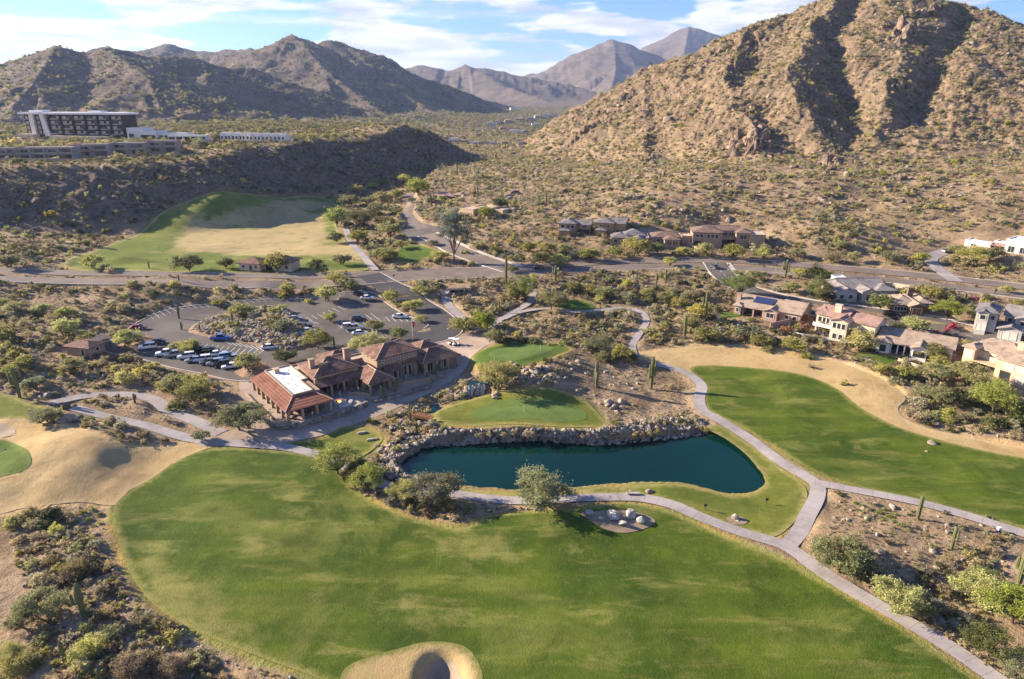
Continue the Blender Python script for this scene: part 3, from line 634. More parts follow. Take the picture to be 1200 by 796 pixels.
def ribbon(name, c, nn, off, w_, mat, z_off, across=4, kind='structure', parent=None, h=None, arr=None):
    """a strip of paving that follows the ground"""
    arr = Z0 if arr is None else arr
    s_ = np.concatenate([[0], np.cumsum(np.hypot(*np.diff(c, axis=0).T))]); n_ = max(2, int(s_[-1]/1.3))
    q = np.linspace(0, s_[-1], n_); cx = np.stack([np.interp(q, s_, c[:, i]) for i in (0, 1)], 1); nx = np.stack([np.interp(q, s_, nn[:, i]) for i in (0, 1)], 1)
    nx /= np.hypot(nx[:, 0], nx[:, 1])[:, None]
    us = np.linspace(-w_/2, w_/2, across)+off; rows = []
    for u in us:
        pp = cx+nx*u; rows.append(np.column_stack([pp, lookup(arr, pp[:, 0], pp[:, 1])+z_off]))
    if h:
        a, b = rows[0], rows[-1]; dn = np.array([0, 0, h+.15]); rows = [a-dn] + [r+0 for r in rows] + [b-dn]
    V = np.stack(rows, 1); k = V.shape[1]; V = V.reshape(-1, 3)
    ii = np.arange(n_*k).reshape(n_, k)
    Fq = np.stack([ii[:-1, :-1], ii[:-1, 1:], ii[1:, 1:], ii[1:, :-1]], -1).reshape(-1, 4)[:, ::-1]
    me = mesh_from(name, V, Fq, mat, h is None, {'along': ('POINT', np.repeat(q, k)), 'edge': ('POINT', np.ones(len(V)))})
    return tag(link(name, me, parent), kind=kind)
for i, (k, (c, nn, w_)) in enumerate(ST.items()):
    nm_ = k.split('.')[0]
    mt_ = {'cart_path': CONC, 'road': ROADM, 'driveway': CONC}[nm_]
    if k == 'road.2': mt_ = DARKA
    if k in ('road.5',): mt_ = LOTM
    ribbon(nm_, c, nn, 0, w_, mt_, (.105 if nm_ == 'cart_path' else .06)+i*.004)
    if k in ('road', 'road.1', 'road.3', 'road.5'):
        for sgn in (-1, 1):
            if k == 'road' and sgn == 1 or k == 'road.1' and sgn == -1 or k in ('road.3', 'road.5'):
                ribbon('kerb', c, nn, sgn*(w_/2+.25), .45 if k[-1] in '35' else .3, KERBM, .16, 2, h=.14)
    if k in ('road.2',):
        ribbon('kerb', c[:-6], nn[:-6], (w_/2+.2), .4, KERBM, .16, 2, h=.14)
c, nn, w_ = ST['road.5']; ribbon('pavement', c, nn, w_/2+1.0, 1.2, KERBM, .12, 2)
c, nn, w_ = ST['road.3']; ribbon('pavement', c, nn, -(w_/2+1.1), 1.3, KERBM, .12, 2)
# kerb round the parking lot and its planted islands
def ring(poly, lo=0, hi=None):
    q = np.vstack([poly, poly[:1]])[lo:hi]; tt = np.gradient(q, axis=0); tt /= np.hypot(tt[:, 0], tt[:, 1])[:, None]+1e-9
    return q, np.stack([-tt[:, 1], tt[:, 0]], 1)
for k in ('isle', 'isle_small', 'isle_front'): ribbon('kerb', *ring(W[k]), 0, .25, KERBM, .2, 2, h=.15)
ribbon('kerb', *ring(W['lot'], 0, 60), 0, .25, KERBM, .19, 2, h=.15)
ribbon('kerb', *ring(W['lot'], 88, None), 0, .25, KERBM, .19, 2, h=.15)
# ------------------------------------------------------------ haze

def boxmesh(name, x0, x1, y0, y1, z0, z1, mat=None):
    V = [(x, y, z) for z in (z0, z1) for y in (y0, y1) for x in (x0, x1)]
    return mesh_from(name, V, [(0, 2, 3, 1), (4, 5, 7, 6), (0, 1, 5, 4), (2, 6, 7, 3), (0, 4, 6, 2), (1, 3, 7, 5)], mat, False)
m, t, o = newmat('haze_air')
v = t.n('ShaderNodeVolumePrincipled', {'Color': (.48, .62, 1.0), 'Density': 5.5e-5, 'Anisotropy': .25})
t.t.links.new(v.outputs[0], o.inputs[1])
lo_, hi_ = float(Z1.min()), float(Z1.max())
hz = link('haze', boxmesh('haze', -12500, 12500, -2600, 12500, lo_-1.0, max(hi_, 75)+12, m)); tag(hz, kind='stuff')
# ============================================================ PLANTS
def leafmat(name, a, b, trans=.45):
    m, t, o = newmat(name)
    oi = t.n('ShaderNodeObjectInfo').outputs['Random']
    col = t.mix(t.attr('tint'), a, b)
    hs = t.n('ShaderNodeHueSaturation', {'Hue': t.m('ADD', .485, t.m('MULTIPLY', oi, .03)), 'Saturation': t.m('ADD', .68, t.m('MULTIPLY', t.m('FRACT', t.m('MULTIPLY', oi, 7.3)), .3)),
             'Value': t.m('ADD', .88, t.m('MULTIPLY', t.m('FRACT', t.m('MULTIPLY', oi, 3.7)), .42)), 'Color': col}).outputs[0]
    d = t.n('ShaderNodeBsdfPrincipled', {'Base Color': hs, 'Roughness': .7, 'Specular IOR Level': .15})
    tr = t.n('ShaderNodeBsdfTranslucent', {'Color': hs})
    mx = t.n('ShaderNodeMixShader', {0: trans, 1: d.outputs[0], 2: tr.outputs[0]})
    t.t.links.new(mx.outputs[0], o.inputs[0]); return m
LM = {'p': leafmat('palo_verde_leaf', (0.3, 0.281, 0.0562), (0.525, 0.488, 0.125)), 'm': leafmat('mesquite_leaf', (0.196, 0.189, 0.0473), (0.392, 0.358, 0.101)),
      'g': leafmat('ironwood_leaf', (.185, .19, .075), (.33, .33, .145)), 'b': leafmat('bright_leaf', (0.18, 0.222, 0.024), (0.348, 0.384, 0.054)),
      'd': leafmat('dark_leaf', (0.0747, 0.0862, 0.0253), (0.167, 0.172, 0.0517)), 'e': leafmat('eucalyptus_leaf', (0.1, 0.135, 0.11), (0.21, 0.25, 0.2)),
      'y': leafmat('yellow_leaf', (0.362, 0.304, 0.0435), (0.58, 0.478, 0.087)), 'o': leafmat('orange_leaf', (0.3, 0.13, 0.03), (0.45, 0.22, 0.06)),
      'r': leafmat('red_flower', (0.35, 0.01, 0.03), (0.55, 0.03, 0.07), .2), 't': leafmat('straw_leaf', (.33, .26, .12), (.54, .44, .22)),
      'n': leafmat('brown_twig_leaf', (.19, .14, .065), (.33, .25, .12)), 's': leafmat('sage_leaf', (0.276, 0.246, 0.144), (0.456, 0.42, 0.264))}
BARK = plain('tree_bark', (.13, .095, .07), .95, .3, 3)
PBARK = plain('palo_verde_bark', (.14, .145, .06), .9, .3, 3)
def orient_quads(c, s, up=.3, asp=1.8, rs=None):
    n_ = len(c); nrm_ = rs.normal(size=(n_, 3)); nrm_[:, 2] += up*np.sign(nrm_[:, 2]); nrm_ /= np.linalg.norm(nrm_, axis=1)[:, None]
    a = np.cross(nrm_, rs.normal(size=(n_, 3))); a /= np.linalg.norm(a, axis=1)[:, None]; b = np.cross(nrm_, a)
    s = np.asarray(s)[:, None]; a = a*s*asp*.5; b = b*s*.5
    V = np.stack([c-a*.9-b*.2, c-a*.1-b, c+a, c+a*.1+b*.9], 1).reshape(-1, 3)
    return V, np.arange(len(V)).reshape(-1, 4)
def crown_mesh(name, mat, seed, rx, rz, zc, clumps, leaves, leaf, flat=.5, irr=.3, sig=.15, lo=-.55, up=.3):
    rs = np.random.default_rng(seed); C = []
    ph = rs.uniform(0, 6.28, 6)
    while len(C) < clumps:
        d = rs.normal(size=3); d /= np.linalg.norm(d)
        if d[2] < lo: continue
        az = math.atan2(d[1], d[0])
        rad = rs.uniform(.35, 1)**.55*(1+irr*(math.sin(2*az+ph[0])*.5+math.sin(3*az+ph[1])*.5+math.sin(5*az+ph[2]+3*d[2])*.35))
        z_ = d[2]*rad*rz; 
        if z_ < 0: z_ *= flat
        C.append((d[0]*rad*rx, d[1]*rad*rx, zc+z_))
    C = np.array(C); cs = rs.uniform(.6, 1.35, clumps); ct = rs.uniform(0, 1, clumps)
    k = rs.integers(0, clumps, leaves)
    pnt = C[k]+rs.normal(size=(leaves, 3))*(sig*rx*cs[k])[:, None]*np.array([1, 1, .7])
    pnt[:, 2] = np.maximum(pnt[:, 2], .03)
    V, Fq = orient_quads(pnt, rs.uniform(.6, 1.3, leaves)*leaf, up, 1.8, rs)
    tint = np.clip(ct[k]*.6+rs.uniform(0, .4, leaves), 0, 1)
    me = mesh_from(name, V, Fq, mat, False, {'tint': ('FACE', tint)})
    return me, C
def tube(V, Fq, p0, p1, r0, r1, k=6):
    p0, p1 = np.array(p0, float), np.array(p1, float); d = p1-p0; d /= np.linalg.norm(d)+1e-9
    a = np.cross(d, [0, 0, 1.0] if abs(d[2]) < .9 else [1.0, 0, 0]); a /= np.linalg.norm(a); b = np.cross(d, a); n0 = len(V)
    for p_, r_ in ((p0, r0), (p1, r1)):
        for i in range(k):
            q = 2*math.pi*i/k; V.append(tuple(p_+(a*math.cos(q)+b*math.sin(q))*r_))
    for i in range(k): Fq.append((n0+i, n0+(i+1) % k, n0+k+(i+1) % k, n0+k+i))
def trunk_mesh(name, mat, seed, C, r, stems, zc, fork=.3):
    rs = np.random.default_rng(seed+99); V, Fq = [], []
    idx = rs.choice(len(C), min(len(C), 16), replace=False)
    for s in range(stems):
        a = 2*math.pi*s/stems+rs.uniform(-.5, .5); sp_ = .12*zc if stems > 1 else 0
        b0 = (math.cos(a)*r*.6*(stems > 1), math.sin(a)*r*.6*(stems > 1), -.3)
        f = np.array([math.cos(a)*sp_*2.2, math.sin(a)*sp_*2.2, zc*fork*(1+rs.uniform(0, .3))])
        tube(V, Fq, b0, f, r, r*.72, 7)
        for c in C[idx[s::stems]]:
            mid = f*.5+c*.5+np.array([0, 0, zc*.05])+rs.normal(size=3)*.05*zc
            tube(V, Fq, f-(f*.02), mid, r*.6, r*.34, 5); tube(V, Fq, mid, c, r*.34, r*.08, 4)
    return mesh_from(name, V, Fq, mat, True)
# crowns are built one metre wide and scaled; two levels of fineness
TREES = {}
def proto_tree(code, lvl, v):
    key = (code, lvl, v)
    if key in TREES: return TREES[key]
    n_, lf = ((7600, .021) if lvl == 0 else (2300, .046) if lvl == 1 else (900, .068))
    seed = hash((ord(code), lvl, v)) % 100000
    sh = {'p': (.5, .26, .44, 62, .10, .45, 3), 'm': (.5, .26, .40, 60, .11, .4, 2), 'g': (.5, .27, .40, 64, .10, .5, 2), 'b': (.5, .36, .46, 60, .115, .35, 1), 'd': (.5, .36, .42, 56, .12, .35, 1),
          'e': (.5, .62, .80, 60, .12, .45, 1), 'y': (.5, .34, .46, 50, .11, .4, 2), 'o': (.5, .38, .46, 46, .12, .4, 1)}.get(code, (.5, .32, .45, 50, .11, .4, 2))
    me, C = crown_mesh('crown', LM[code], seed, sh[0]*.82, sh[1], sh[2], sh[3] if lvl == 0 else int(sh[3]*.8), n_, lf, .45, .34, sh[4]*(1.15 if lvl == 0 else 1.5), -.5)
    tr = trunk_mesh('trunk', PBARK if code == 'p' else BARK, seed, C, .028, sh[6], sh[2]-.1)
    TREES[key] = (me, tr); return TREES[key]
BUSH = {}
def proto_bush(code, lvl, v):
    key = (code, lvl, v)
    if key in BUSH: return BUSH[key]
    n_, lf, cl = ((5200, .027, 60) if lvl == 0 else (900, .062, 30) if lvl == 1 else (300, .10, 16))
    seed = hash((ord(code)+7, lvl, v)) % 100000
    me, C = crown_mesh('bush', LM[code], seed, .42, .42 if code not in 'tn' else .5, .16, cl, n_, lf*(1.0 if code not in 't' else .8), .4, .3, .17, -.25, .0)
    BUSH[key] = me; return me
KIND = {'p': ('palo_verde_tree', 'yellow green airy', 'palo verde tree'), 'm': ('mesquite_tree', 'olive green spreading', 'mesquite tree'), 'g': ('ironwood_tree', 'grey green feathery', 'desert tree'), 'b': ('leafy_tree', 'bright green rounded', 'leafy tree'),
        'd': ('evergreen_tree', 'dark green dense', 'evergreen tree'), 'e': ('eucalyptus_tree', 'tall blue grey', 'eucalyptus tree'), 'y': ('yellow_tree', 'golden yellow', 'tree'), 'o': ('autumn_tree', 'orange leaved', 'tree'), 'r': ('bougainvillea_bush', 'crimson flowering', 'bougainvillea'),
        't': ('straw_bush', 'straw coloured dry', 'bush'), 'n': ('brittle_bush', 'brown twiggy', 'bush'), 's': ('sage_bush', 'pale sage grey', 'bush')}
LAND = '''633 590 lone tree by the pond|862 608 white boulder pile on the lawn|925 640 cart path junction|515 780 sand bunker|1075 600 tall armless saguaro by the cart path|960 720 lower right cart path|100 715 saguaro in the lower left scrub|30 560 left putting green|120 540 tan grass mound|165 480 looped cart path|23 450 tall saguaro at the left edge|95 405 small hut|120 404 dark carport|215 425 crowded row of parked cars
285 385 rocky parking island|400 350 far end of the parking lot|160 385 red parked car|260 396 blue parked car|430 400 clubhouse rear entrance|360 460 white flat roof of the clubhouse|410 470 clubhouse terrace|510 430 right wing of the clubhouse|590 415 upper putting green|600 480 lower putting green|560 460 waterfall|490 490 wooden footbridge|430 545 clubhouse lawn|480 575 earth bed by the pond|700 450 boulder field beside the greens|763 440 saguaro beside the cart path bend
725 607 pale boulders in the grass hollow|850 415 dormant grass arc|900 370 house with solar panels|985 380 two storey house with balcony|1010 345 grey roofed house|1075 355 brown hip roofed house|1075 405 white fronted house|1160 430 tan two storey house at the right edge|1165 375 grey two storey houses|1165 285 modern white house|850 275 long brown hillside house|760 275 house with the round tower|700 265 pair of tan hillside houses
560 245 flat roofed tan house|520 225 low house with long brown roof|532 300 blue grey eucalyptus|485 270 dark cul de sac|310 305 driving range building|250 265 driving range|120 305 driving range mound|570 340 road underpass|510 370 access road bend|680 358 small tee lawn|750 380 bend of the upper cart path|840 312 road junction|1100 320 upper right road|100 322 left end of the main road|640 315 main road|480 160 reddish knoll|100 230 dark mesa slope|300 200 mesa slope|170 180 stepped lodges|90 150 large hotel
1000 150 shaded ravine|880 165 red rock outcrop|970 190 second rock outcrop|760 190 dark crags on the left shoulder|1040 20 mountain top|1150 150 right mountain flank|650 210 lower mountain apron|1100 250 foot of the right mountain|800 120 left shoulder of the mountain|900 230 lower mountain slope|1000 615 gravel beside the cart path junction|1110 640 short armed saguaro|1190 670 many armed saguaro|1150 470 thicket below the tan houses|1010 480 tongue of dormant grass|940 410 desert strip behind the houses|560 170 far valley villas|690 130 distant town'''
LAND = [(float(a), float(b), c) for a, b, c in (q.split(' ', 2) for q in LAND.replace('\n', '|').split('|'))]
def where(px, py, skip=()):
    b = min((l for l in LAND if l[2] not in skip), key=lambda l: (l[0]-px)**2+((l[1]-py)*1.7)**2)
    dx, dy = px-b[0], (py-b[1])*1.7
    if math.hypot(dx, dy) < 11: r_ = 'close to'
    elif abs(dx) > abs(dy): r_ = 'right of' if dx > 0 else 'left of'
    else: r_ = 'in front of' if dy > 0 else 'beyond'
    return r_+' the '+b[2]
NAMED = []     # (object, look, px, py, kind word) to receive telling labels at the end
def project(x, y, z):
    dz = z-CH; d = y*CP-dz*SP; up = y*SP+dz*CP
    return 600+F_*x/d, 398-F_*up/d, d
def name_later(o, look, noun, cat, px, py, group): o['category'] = cat; o['group'] = group; NAMED.append([o, look, noun, px, py])
def plant(code, px, py, wpx, at=None, lift=0.0):
    bush = code.isupper() or code == 'r'; c = code.lower()
    x, y, z = trace([px], [py], Z1)[0] if at is None else at
    dep = project(x, y, z)[2]; W_ = wpx*dep/F_
    lvl = 0 if wpx > 32 else 1 if wpx > 13 else 2
    kn, look, noun = KIND[c]; s = W_*1.12
    if bush:
        o = link(kn if c in 'rtns' else 'desert_shrub', proto_bush(c, lvl if wpx > 8 else 2, random.randrange(3)), None, (x, y, z-.05*s), random.uniform(0, 6.28))
        k = random.uniform(.85, 1.15); o.scale = (s*.97, s*.97, s*k*.85)
        big = 'large' if W_ > 4 else 'small' if W_ < 1.6 else 'round'
        name_later(o, f'{big} {look}', 'bush' if c in 'pmgbdetnsyo' else 'bougainvillea', 'shrub', px, py, 'desert shrubs and bushes')
    else:
        me, tr = proto_tree(c, lvl, random.randrange(3))
        o = link(kn, None, None, (x, y, z), random.uniform(0, 6.28)); o.scale = (s, s, s*random.uniform(.72, .86)*(1.25 if c == 'e' else .84 if c == 'g' else 1))
        link('crown', me, o); link('trunk', tr, o)
        big = 'large' if W_ > 8.5 else 'small' if W_ < 4 else 'medium'
        name_later(o, f'{big} {look}', 'tree', 'tree', px, py, noun+'s')
    return o
PLANTS = '''633 592 g 74|511 588 g 62|474 586 p 36|432 575 b 44|418 566 d 34|396 556 b 56|424 560 g 40|286 504 g 62|236 516 g 20|584 456 p 52|690 408 p 16|985 668 g 72|1000 678 d 44|1050 718 p 58|1072 722 m 40|1148 712 p 60|1186 730 b 60|1158 768 d 54|1190 796 g 40|1148 690 b 34
1093 424 m 34|1094 448 p 36|1134 452 p 46|1098 472 g 38|1120 474 d 30|1163 484 b 52|1183 492 d 34|1060 444 m 24|1033 440 p 20|1010 402 y 26|1150 470 m 30|1080 462 G 20|1185 470 B 18|866 348 b 38|958 352 b 34|967 354 d 20|878 398 g 32|890 406 m 22|929 412 m 26|1007 412 y 32|968 392 m 24|940 378 o 15|942 389 o 13|920 391 o 12|884 328 p 16|936 324 p 14|927 343 p 19|955 328 d 24|969 330 d 18
1092 350 m 26|1109 376 b 38|1031 364 b 24|1071 391 p 28|1051 391 d 19|1068 343 r 10|1115 385 r 13|1108 389 r 9|1141 352 r 11|1030 336 o 12|1140 372 m 14|616 352 b 36|606 352 m 26|648 364 m 38|708 350 g 24|735 354 g 20|735 337 p 14|700 412 g 34|706 424 g 22|728 420 p 27|655 314 p 24|636 308 m 20|818 374 y 26|826 398 m 24|808 384 m 20|785 312 p 16|581 402 m 26|566 388 b 30|596 400 D 12|612 400 D 14|625 402 D 14
532 308 e 38|395 266 b 27|395 285 d 18|425 269 d 34|420 285 m 24|455 268 m 22|401 311 m 20|371 320 d 20|457 280 p 28|455 307 m 24|435 296 g 18|442 304 m 20|516 306 p 18|490 230 b 28|483 238 g 12|503 238 g 14|418 228 p 18|410 242 m 22|473 216 p 16|438 222 p 12|446 218 m 16|449 238 m 20|570 256 b 20|585 246 d 18|507 288 g 14|600 320 m 14|395 334 p 24|410 340 m 20|430 240 m 14|465 232 m 14|440 252 m 20|470 292 p 16
283 372 m 28|258 360 p 15|320 367 p 12|318 384 m 17|331 388 g 24|150 406 p 28|222 413 p 24|206 411 p 16|179 433 p 13|290 432 p 28|335 425 d 24|201 458 m 28|228 460 m 32|232 472 m 40|207 478 D 22|147 448 P 26|373 408 m 37|431 418 p 42|467 399 b 20|440 388 m 20|317 383 m 14|388 377 p 17|383 353 p 26|338 344 p 20|361 356 p 9|492 346 p 17|485 364 p 22|494 378 p 14|458 353 m 22|546 390 m 28|536 384 p 18|325 318 m 32|265 315 d 20
110 315 p 27|124 318 G 16|222 318 d 30|11 313 g 26|22 368 p 24|50 370 p 20|4 360 p 16|8 400 m 28|78 396 p 32|102 404 m 24|77 374 p 20|60 256 y 12|95 375 m 12|17 440 m 26|32 432 m 22|41 455 g 28|85 435 p 24|194 455 P 22|52 496 g 36|65 492 G 22|12 402 M 26|20 418 M 22|130 320 T 14|49 722 g 58|26 735 m 34|14 616 P 20|56 606 D 26|33 606 M 16|58 616 D 16|66 624 P 18|93 672 N 34|77 684 N 26|42 684 T 24|130 748 g 28|103 768 P 42|13 770 P 34|20 788 P 36|40 780 M 24|160 788 N 46|200 790 N 34|117 726 N 18|85 752 S 20|46 766 M 22|170 744 P 14|60 660 N 22|110 640 S 14
565 385 m 24|672 392 M 14|660 404 B 12|640 404 T 10|740 425 d 16|716 424 M 18|760 392 M 18|772 398 M 18|795 362 m 20|805 352 m 18|780 355 m 18|760 350 m 20|690 345 m 18|672 342 m 18|850 382 M 14|840 398 M 16|900 412 M 16|945 420 M 16|620 296 m 18|640 298 p 22|660 300 p 22|690 306 m 24|745 300 p 30|720 302 m 20|770 298 b 18|800 300 p 16|825 300 p 22|860 304 m 26|895 304 p 20|935 302 m 16|975 308 m 18|1000 306 p 16|1140 312 p 34|1160 306 m 26|1170 318 M 20|1120 298 m 18
1080 308 p 18|1040 306 m 18|985 292 m 16|600 285 M 14|560 290 M 16|580 296 M 16|545 298 P 12|545 250 M 10|515 248 M 12|1014 424 g 14|1110 486 P 18|1128 494 M 20|1078 476 S 20|1066 486 T 14|1080 492 T 18|1095 490 G 20|1104 468 D 18|1180 344 p 14|1196 362 m 18|895 330 D 9|905 368 M 9|880 376 M 10|1100 432 p 22|1062 428 S 14|1120 444 m 20|1140 474 p 26|1175 476 m 24|1195 500 D 30|1165 500 D 26|1048 450 G 14|990 452 P 12|950 432 T 10'''
PLANTS += '''|1002 590 B 6|1010 594 B 7|1018 598 B 8|1024 592 B 6|1030 602 B 8|1036 598 B 7|1042 606 B 8|1048 612 B 7|1056 616 B 8|1020 606 B 6|1012 601 B 6|1034 610 B 6|1064 622 B 7|1004 598 B 5|1050 604 B 6|963 647 T 9|971 653 T 9|979 658 T 10|987 663 T 9|995 668 T 10|1003 674 T 9|1015 681 T 10|1027 691 T 9|1043 699 T 10|1057 707 T 10|1083 729 T 13|1097 737 T 12|1111 747 T 13|1127 757 T 12|1142 769 T 13|1157 779 T 12|1092 642 G 10|1160 608 G 8|1108 602 G 7|97 602 B 8|108 598 B 7|116 604 B 8|104 610 B 7|118 614 B 6|90 612 B 6|112 628 B 5|108 640 B 5|120 635 B 5|232 168 G 14|238 172 G 16|246 164 y 10|258 164 D 18|268 160 Y 12|280 164 G 12|222 166 Y 10|214 168 Y 10|150 172 Y 12|162 172 Y 10|134 176 P 12|104 172 Y 12|118 170 Y 12|84 172 Y 12|72 174 Y 10|56 172 Y 10|20 168 Y 14|8 170 Y 12|32 172 Y 12|345 160 Y 9|356 160 Y 8|368 160 Y 9|380 161 Y 8|392 160 P 9|404 160 P 8|425 160 P 9|138 186 P 14|24 192 D 16|265 172 P 9|247 174 P 8'''
for q in PLANTS.replace('\n', '|').split('|'):
    a, b, c, d = q.split(); plant(c, float(a), float(b), float(d))
# --- cacti
m, t, o = newmat('saguaro_skin')
co = t.n('ShaderNodeTexCoord').outputs['Object']; n1 = t.noise(co, 3, 3)
col = t.mix(t.attr('tint'), (.075, .085, .035), (.17, .175, .08)); col = t.mix(t.m('MULTIPLY', t.ramp(n1, .45, .7), .5), col, (.20, .17, .09))
finish(t, o, col, .8); CACT = m
def ribbed(V, Fq, T, path, rad, k=20):
    n0 = len(V); path = np.array(path, float)
    for i, p_ in enumerate(path):
        d = path[min(i+1, len(path)-1)]-path[max(i-1, 0)]; d /= np.linalg.norm(d)
        a = np.cross(d, [0, 1.0, .01]); a /= np.linalg.norm(a); b = np.cross(d, a)
        for j in range(k):
            q = 2*math.pi*j/k; r_ = rad[i]*(1.0 if j % 2 else .86)
            V.append(tuple(p_+(a*math.cos(q)+b*math.sin(q))*r_)); T.append(float(j % 2))
    for i in range(len(path)-1):
        for j in range(k): Fq.append((n0+i*k+j, n0+i*k+(j+1) % k, n0+(i+1)*k+(j+1) % k, n0+(i+1)*k+j))
def saguaro(px, py, hpx, arms=0, look='', at=None):
    x, y, z = trace([px], [py], Z1)[0] if at is None else at
    pj = project(x, y, z); H_ = hpx*pj[2]/F_/max(.5, math.cos(math.atan2(CH-z, math.hypot(x, y)))); rs = np.random.default_rng(int(px*7+py))
    V, Fq, T = [], [], []; r = max(.24, min(.42, H_*.066)); hs = np.linspace(0, 1, 10)
    lean = rs.uniform(-.03, .03, 2)*H_
    ribbed(V, Fq, T, [(lean[0]*h*h, lean[1]*h*h, h*H_-.1) for h in hs]+[(lean[0], lean[1], H_*1.0+.02)], [r*(.75+.4*math.sin(min(h, .9)*2.6)) if h < .95 else r*.6 for h in hs]+[.02])
    for i in range(arms):
        a = rs.uniform(0, 6.28); h0 = rs.uniform(.35, .55)*H_; h1 = min(H_*.97, h0+rs.uniform(.22, .42)*H_); R_ = r*2.6
        dx, dy = math.cos(a), math.sin(a)*.8
        pa = [(dx*R_*f, dy*R_*f, h0+g) for f, g in ((.2, 0), (.6, .0), (.88, .08*R_), (1, .3*R_))]+[(dx*R_, dy*R_, h0+.3*R_+(h1-h0)*f) for f in (.3, .6, .9)]+[(dx*R_, dy*R_, h1+.35*R_)]
        ribbed(V, Fq, T, pa, [r*.55, r*.6, r*.65, r*.66, r*.68, r*.66, r*.5, .02], 14)
    o = link('saguaro_cactus', mesh_from('saguaro_cactus', V, Fq, CACT, False, {'tint': ('POINT', T)}), None, (x, y, z))
    size = 'tall' if H_ > 5.5 else 'short' if H_ < 3 else 'slender'
    name_later(o, f'{size} {"armless" if not arms else "branching" if arms > 2 else "armed"} green', 'saguaro cactus', 'cactus', px, py, 'saguaro cacti in the desert')
for q in '1075 609 28 0|1115 643 25 1|1193 686 46 4|98 722 38 2|77 778 27 0|118 800 16 0|95 802 12 0|23.5 466 36 3|763 456 38 2|699 454 30 2|481 493 20 1|426 466 17 0|447 469 17 1|452 468 15 0|464 463 20 1|513 440 14 1|210 374 17 0|213 387 10 1|234 387 7 0|149 425 8 0|329 370 11 0|311 366 8 0|298 378 10 0|273 379 12 0|280 383 9 0|158.5 473 12 1|651 331 20 1|769 335 15 1|780 331 15 2|826 376 34 1|802 396 26 0|920 326 22 4|593 336 34 0|415 158 9 0|592 176 9 0|376 402 14 0|392 408 14 0|545 346 10 0|585 366 13 0|1040 250 9 0|560 230 12 0|640 240 12 0|505 240 14 0|600 262 10 0|666 232 10 0|536 205 14 0|970 295 10 1|1130 352 9 1|1165 345 8 1|40 282 9 0|210 330 8 0|138 258 9 0|175 315 9 0|340 345 9 0'.split('|'):
    a, b, c, d = map(float, q.split()); saguaro(a, b, c, int(d))
# --- rocks
m, t, o = newmat('desert_rock'); co = t.n('ShaderNodeTexCoord').outputs['Object']
oi = t.n('ShaderNodeObjectInfo').outputs['Random']; p = pos(t)
col = t.mix(t.ramp(t.noise(p, 1.3, 4, .6), .3, .7), (.20, .165, .13), (.42, .36, .29)); col = t.mix(t.m('MULTIPLY', oi, .6), col, (.27, .205, .15))
finish(t, o, col, .92, t.noise(p, 3.5, 4, .65), .8, .12, spec=.15); ROCK = m
m, t, o = newmat('red_crag_rock'); p = pos(t)
col = t.mix(t.ramp(t.noise(p, .22, 6, .65), .34, .66), (.09, .065, .05), (.31, .23, .17))
finish(t, o, col, .92, t.noise(p, .8, 5, .65), .9, .6, spec=.15); CRAG = m
m, t, o = newmat('pale_boulder'); p = pos(t)
col = t.mix(t.ramp(t.noise(p, 1.6, 5, .6), .3, .7), (.27, .25, .22), (.44, .41, .365))
finish(t, o, col, .9, t.noise(p, 4, 4, .65), .6, .08, spec=.2); PALE = m
def ico(sub):
    bm = bmesh.new(); bmesh.ops.create_icosphere(bm, subdivisions=sub, radius=1)
    V = np.array([v.co[:] for v in bm.verts]); Fq = np.array([[v.index for v in f.verts] for f in bm.faces]); bm.free(); return V, Fq

ICO = {1: ico(1), 2: ico(2), 3: ico(3)}
def rock_vf(sub, rs, sq=(1, .8, .65), rough=.28):
    V, Fq = ICO[sub]; o3 = rs.uniform(0, 50, 3)
    f = 1+rough*(pn(V[:, 0]*1.3+o3[0], V[:, 1]*1.3+V[:, 2]+o3[1], 3)+.5*pn(V[:, 0]*3+o3[1], V[:, 2]*3+V[:, 1]*2+o3[2], 4))
    V = V*f[:, None]
    for _ in range(7):       # broken faces
        d = rs.normal(size=3); d /= np.linalg.norm(d); h = rs.uniform(.55, .85); q = V@d; V = V-np.outer(np.maximum(q-h, 0)*.9, d)
    return V*np.array(sq), Fq
ROCKS = {}
for mt_, mk in ((ROCK, 'r'), (CRAG, 'c'), (PALE, 'w')):
    for v in range(5):
        rs = np.random.default_rng(v*13+3); V_, F_q = rock_vf(2 if mk != 'c' else 3, rs, (1, rs.uniform(.65, .95), rs.uniform(.5, .8)))
        ROCKS[mk, v] = mesh_from('boulder', V_, F_q, mt_, False)
NROCK = [0]
def boulder(px, py, wpx, mk='r', tall=1.0, at=None, look=None, cnt=True, up=0.0):
    x, y, z = trace([px], [py], Z1)[0] if at is None else at
    s = wpx*project(x, y, z)[2]/F_/2
    o = link('boulder', ROCKS[mk, random.randrange(5)], None, (x, y, z+s*.18*tall+up), random.uniform(0, 6.28)); o.scale = (s, s, s*tall)
    o.rotation_euler = (random.uniform(-.2, .2), random.uniform(-.2, .2), o.rotation_euler.z)
    nm_ = {'r': 'grey brown', 'c': 'reddish jagged', 'w': 'pale grey'}[mk]
    name_later(o, f'{"large" if s > 1.3 else "small" if s < .5 else "middling"} {look or nm_}', 'boulder', 'boulder', px, py, 'boulders and rocks'); NROCK[0] += 1
    return o
for q in '719 608 19|738 607 20|691 605 12|752 614 14|729 617 12|704 611 8'.split('|'):
    a, b, c = map(float, q.split()); boulder(a, b-1, c, 'w', .7, up=.42)
boulder(862, 609, 11, 'w', 1.5, up=.2); boulder(864.5, 611.5, 8, 'w', .7); boulder(953, 637, 10, 'w', .9)
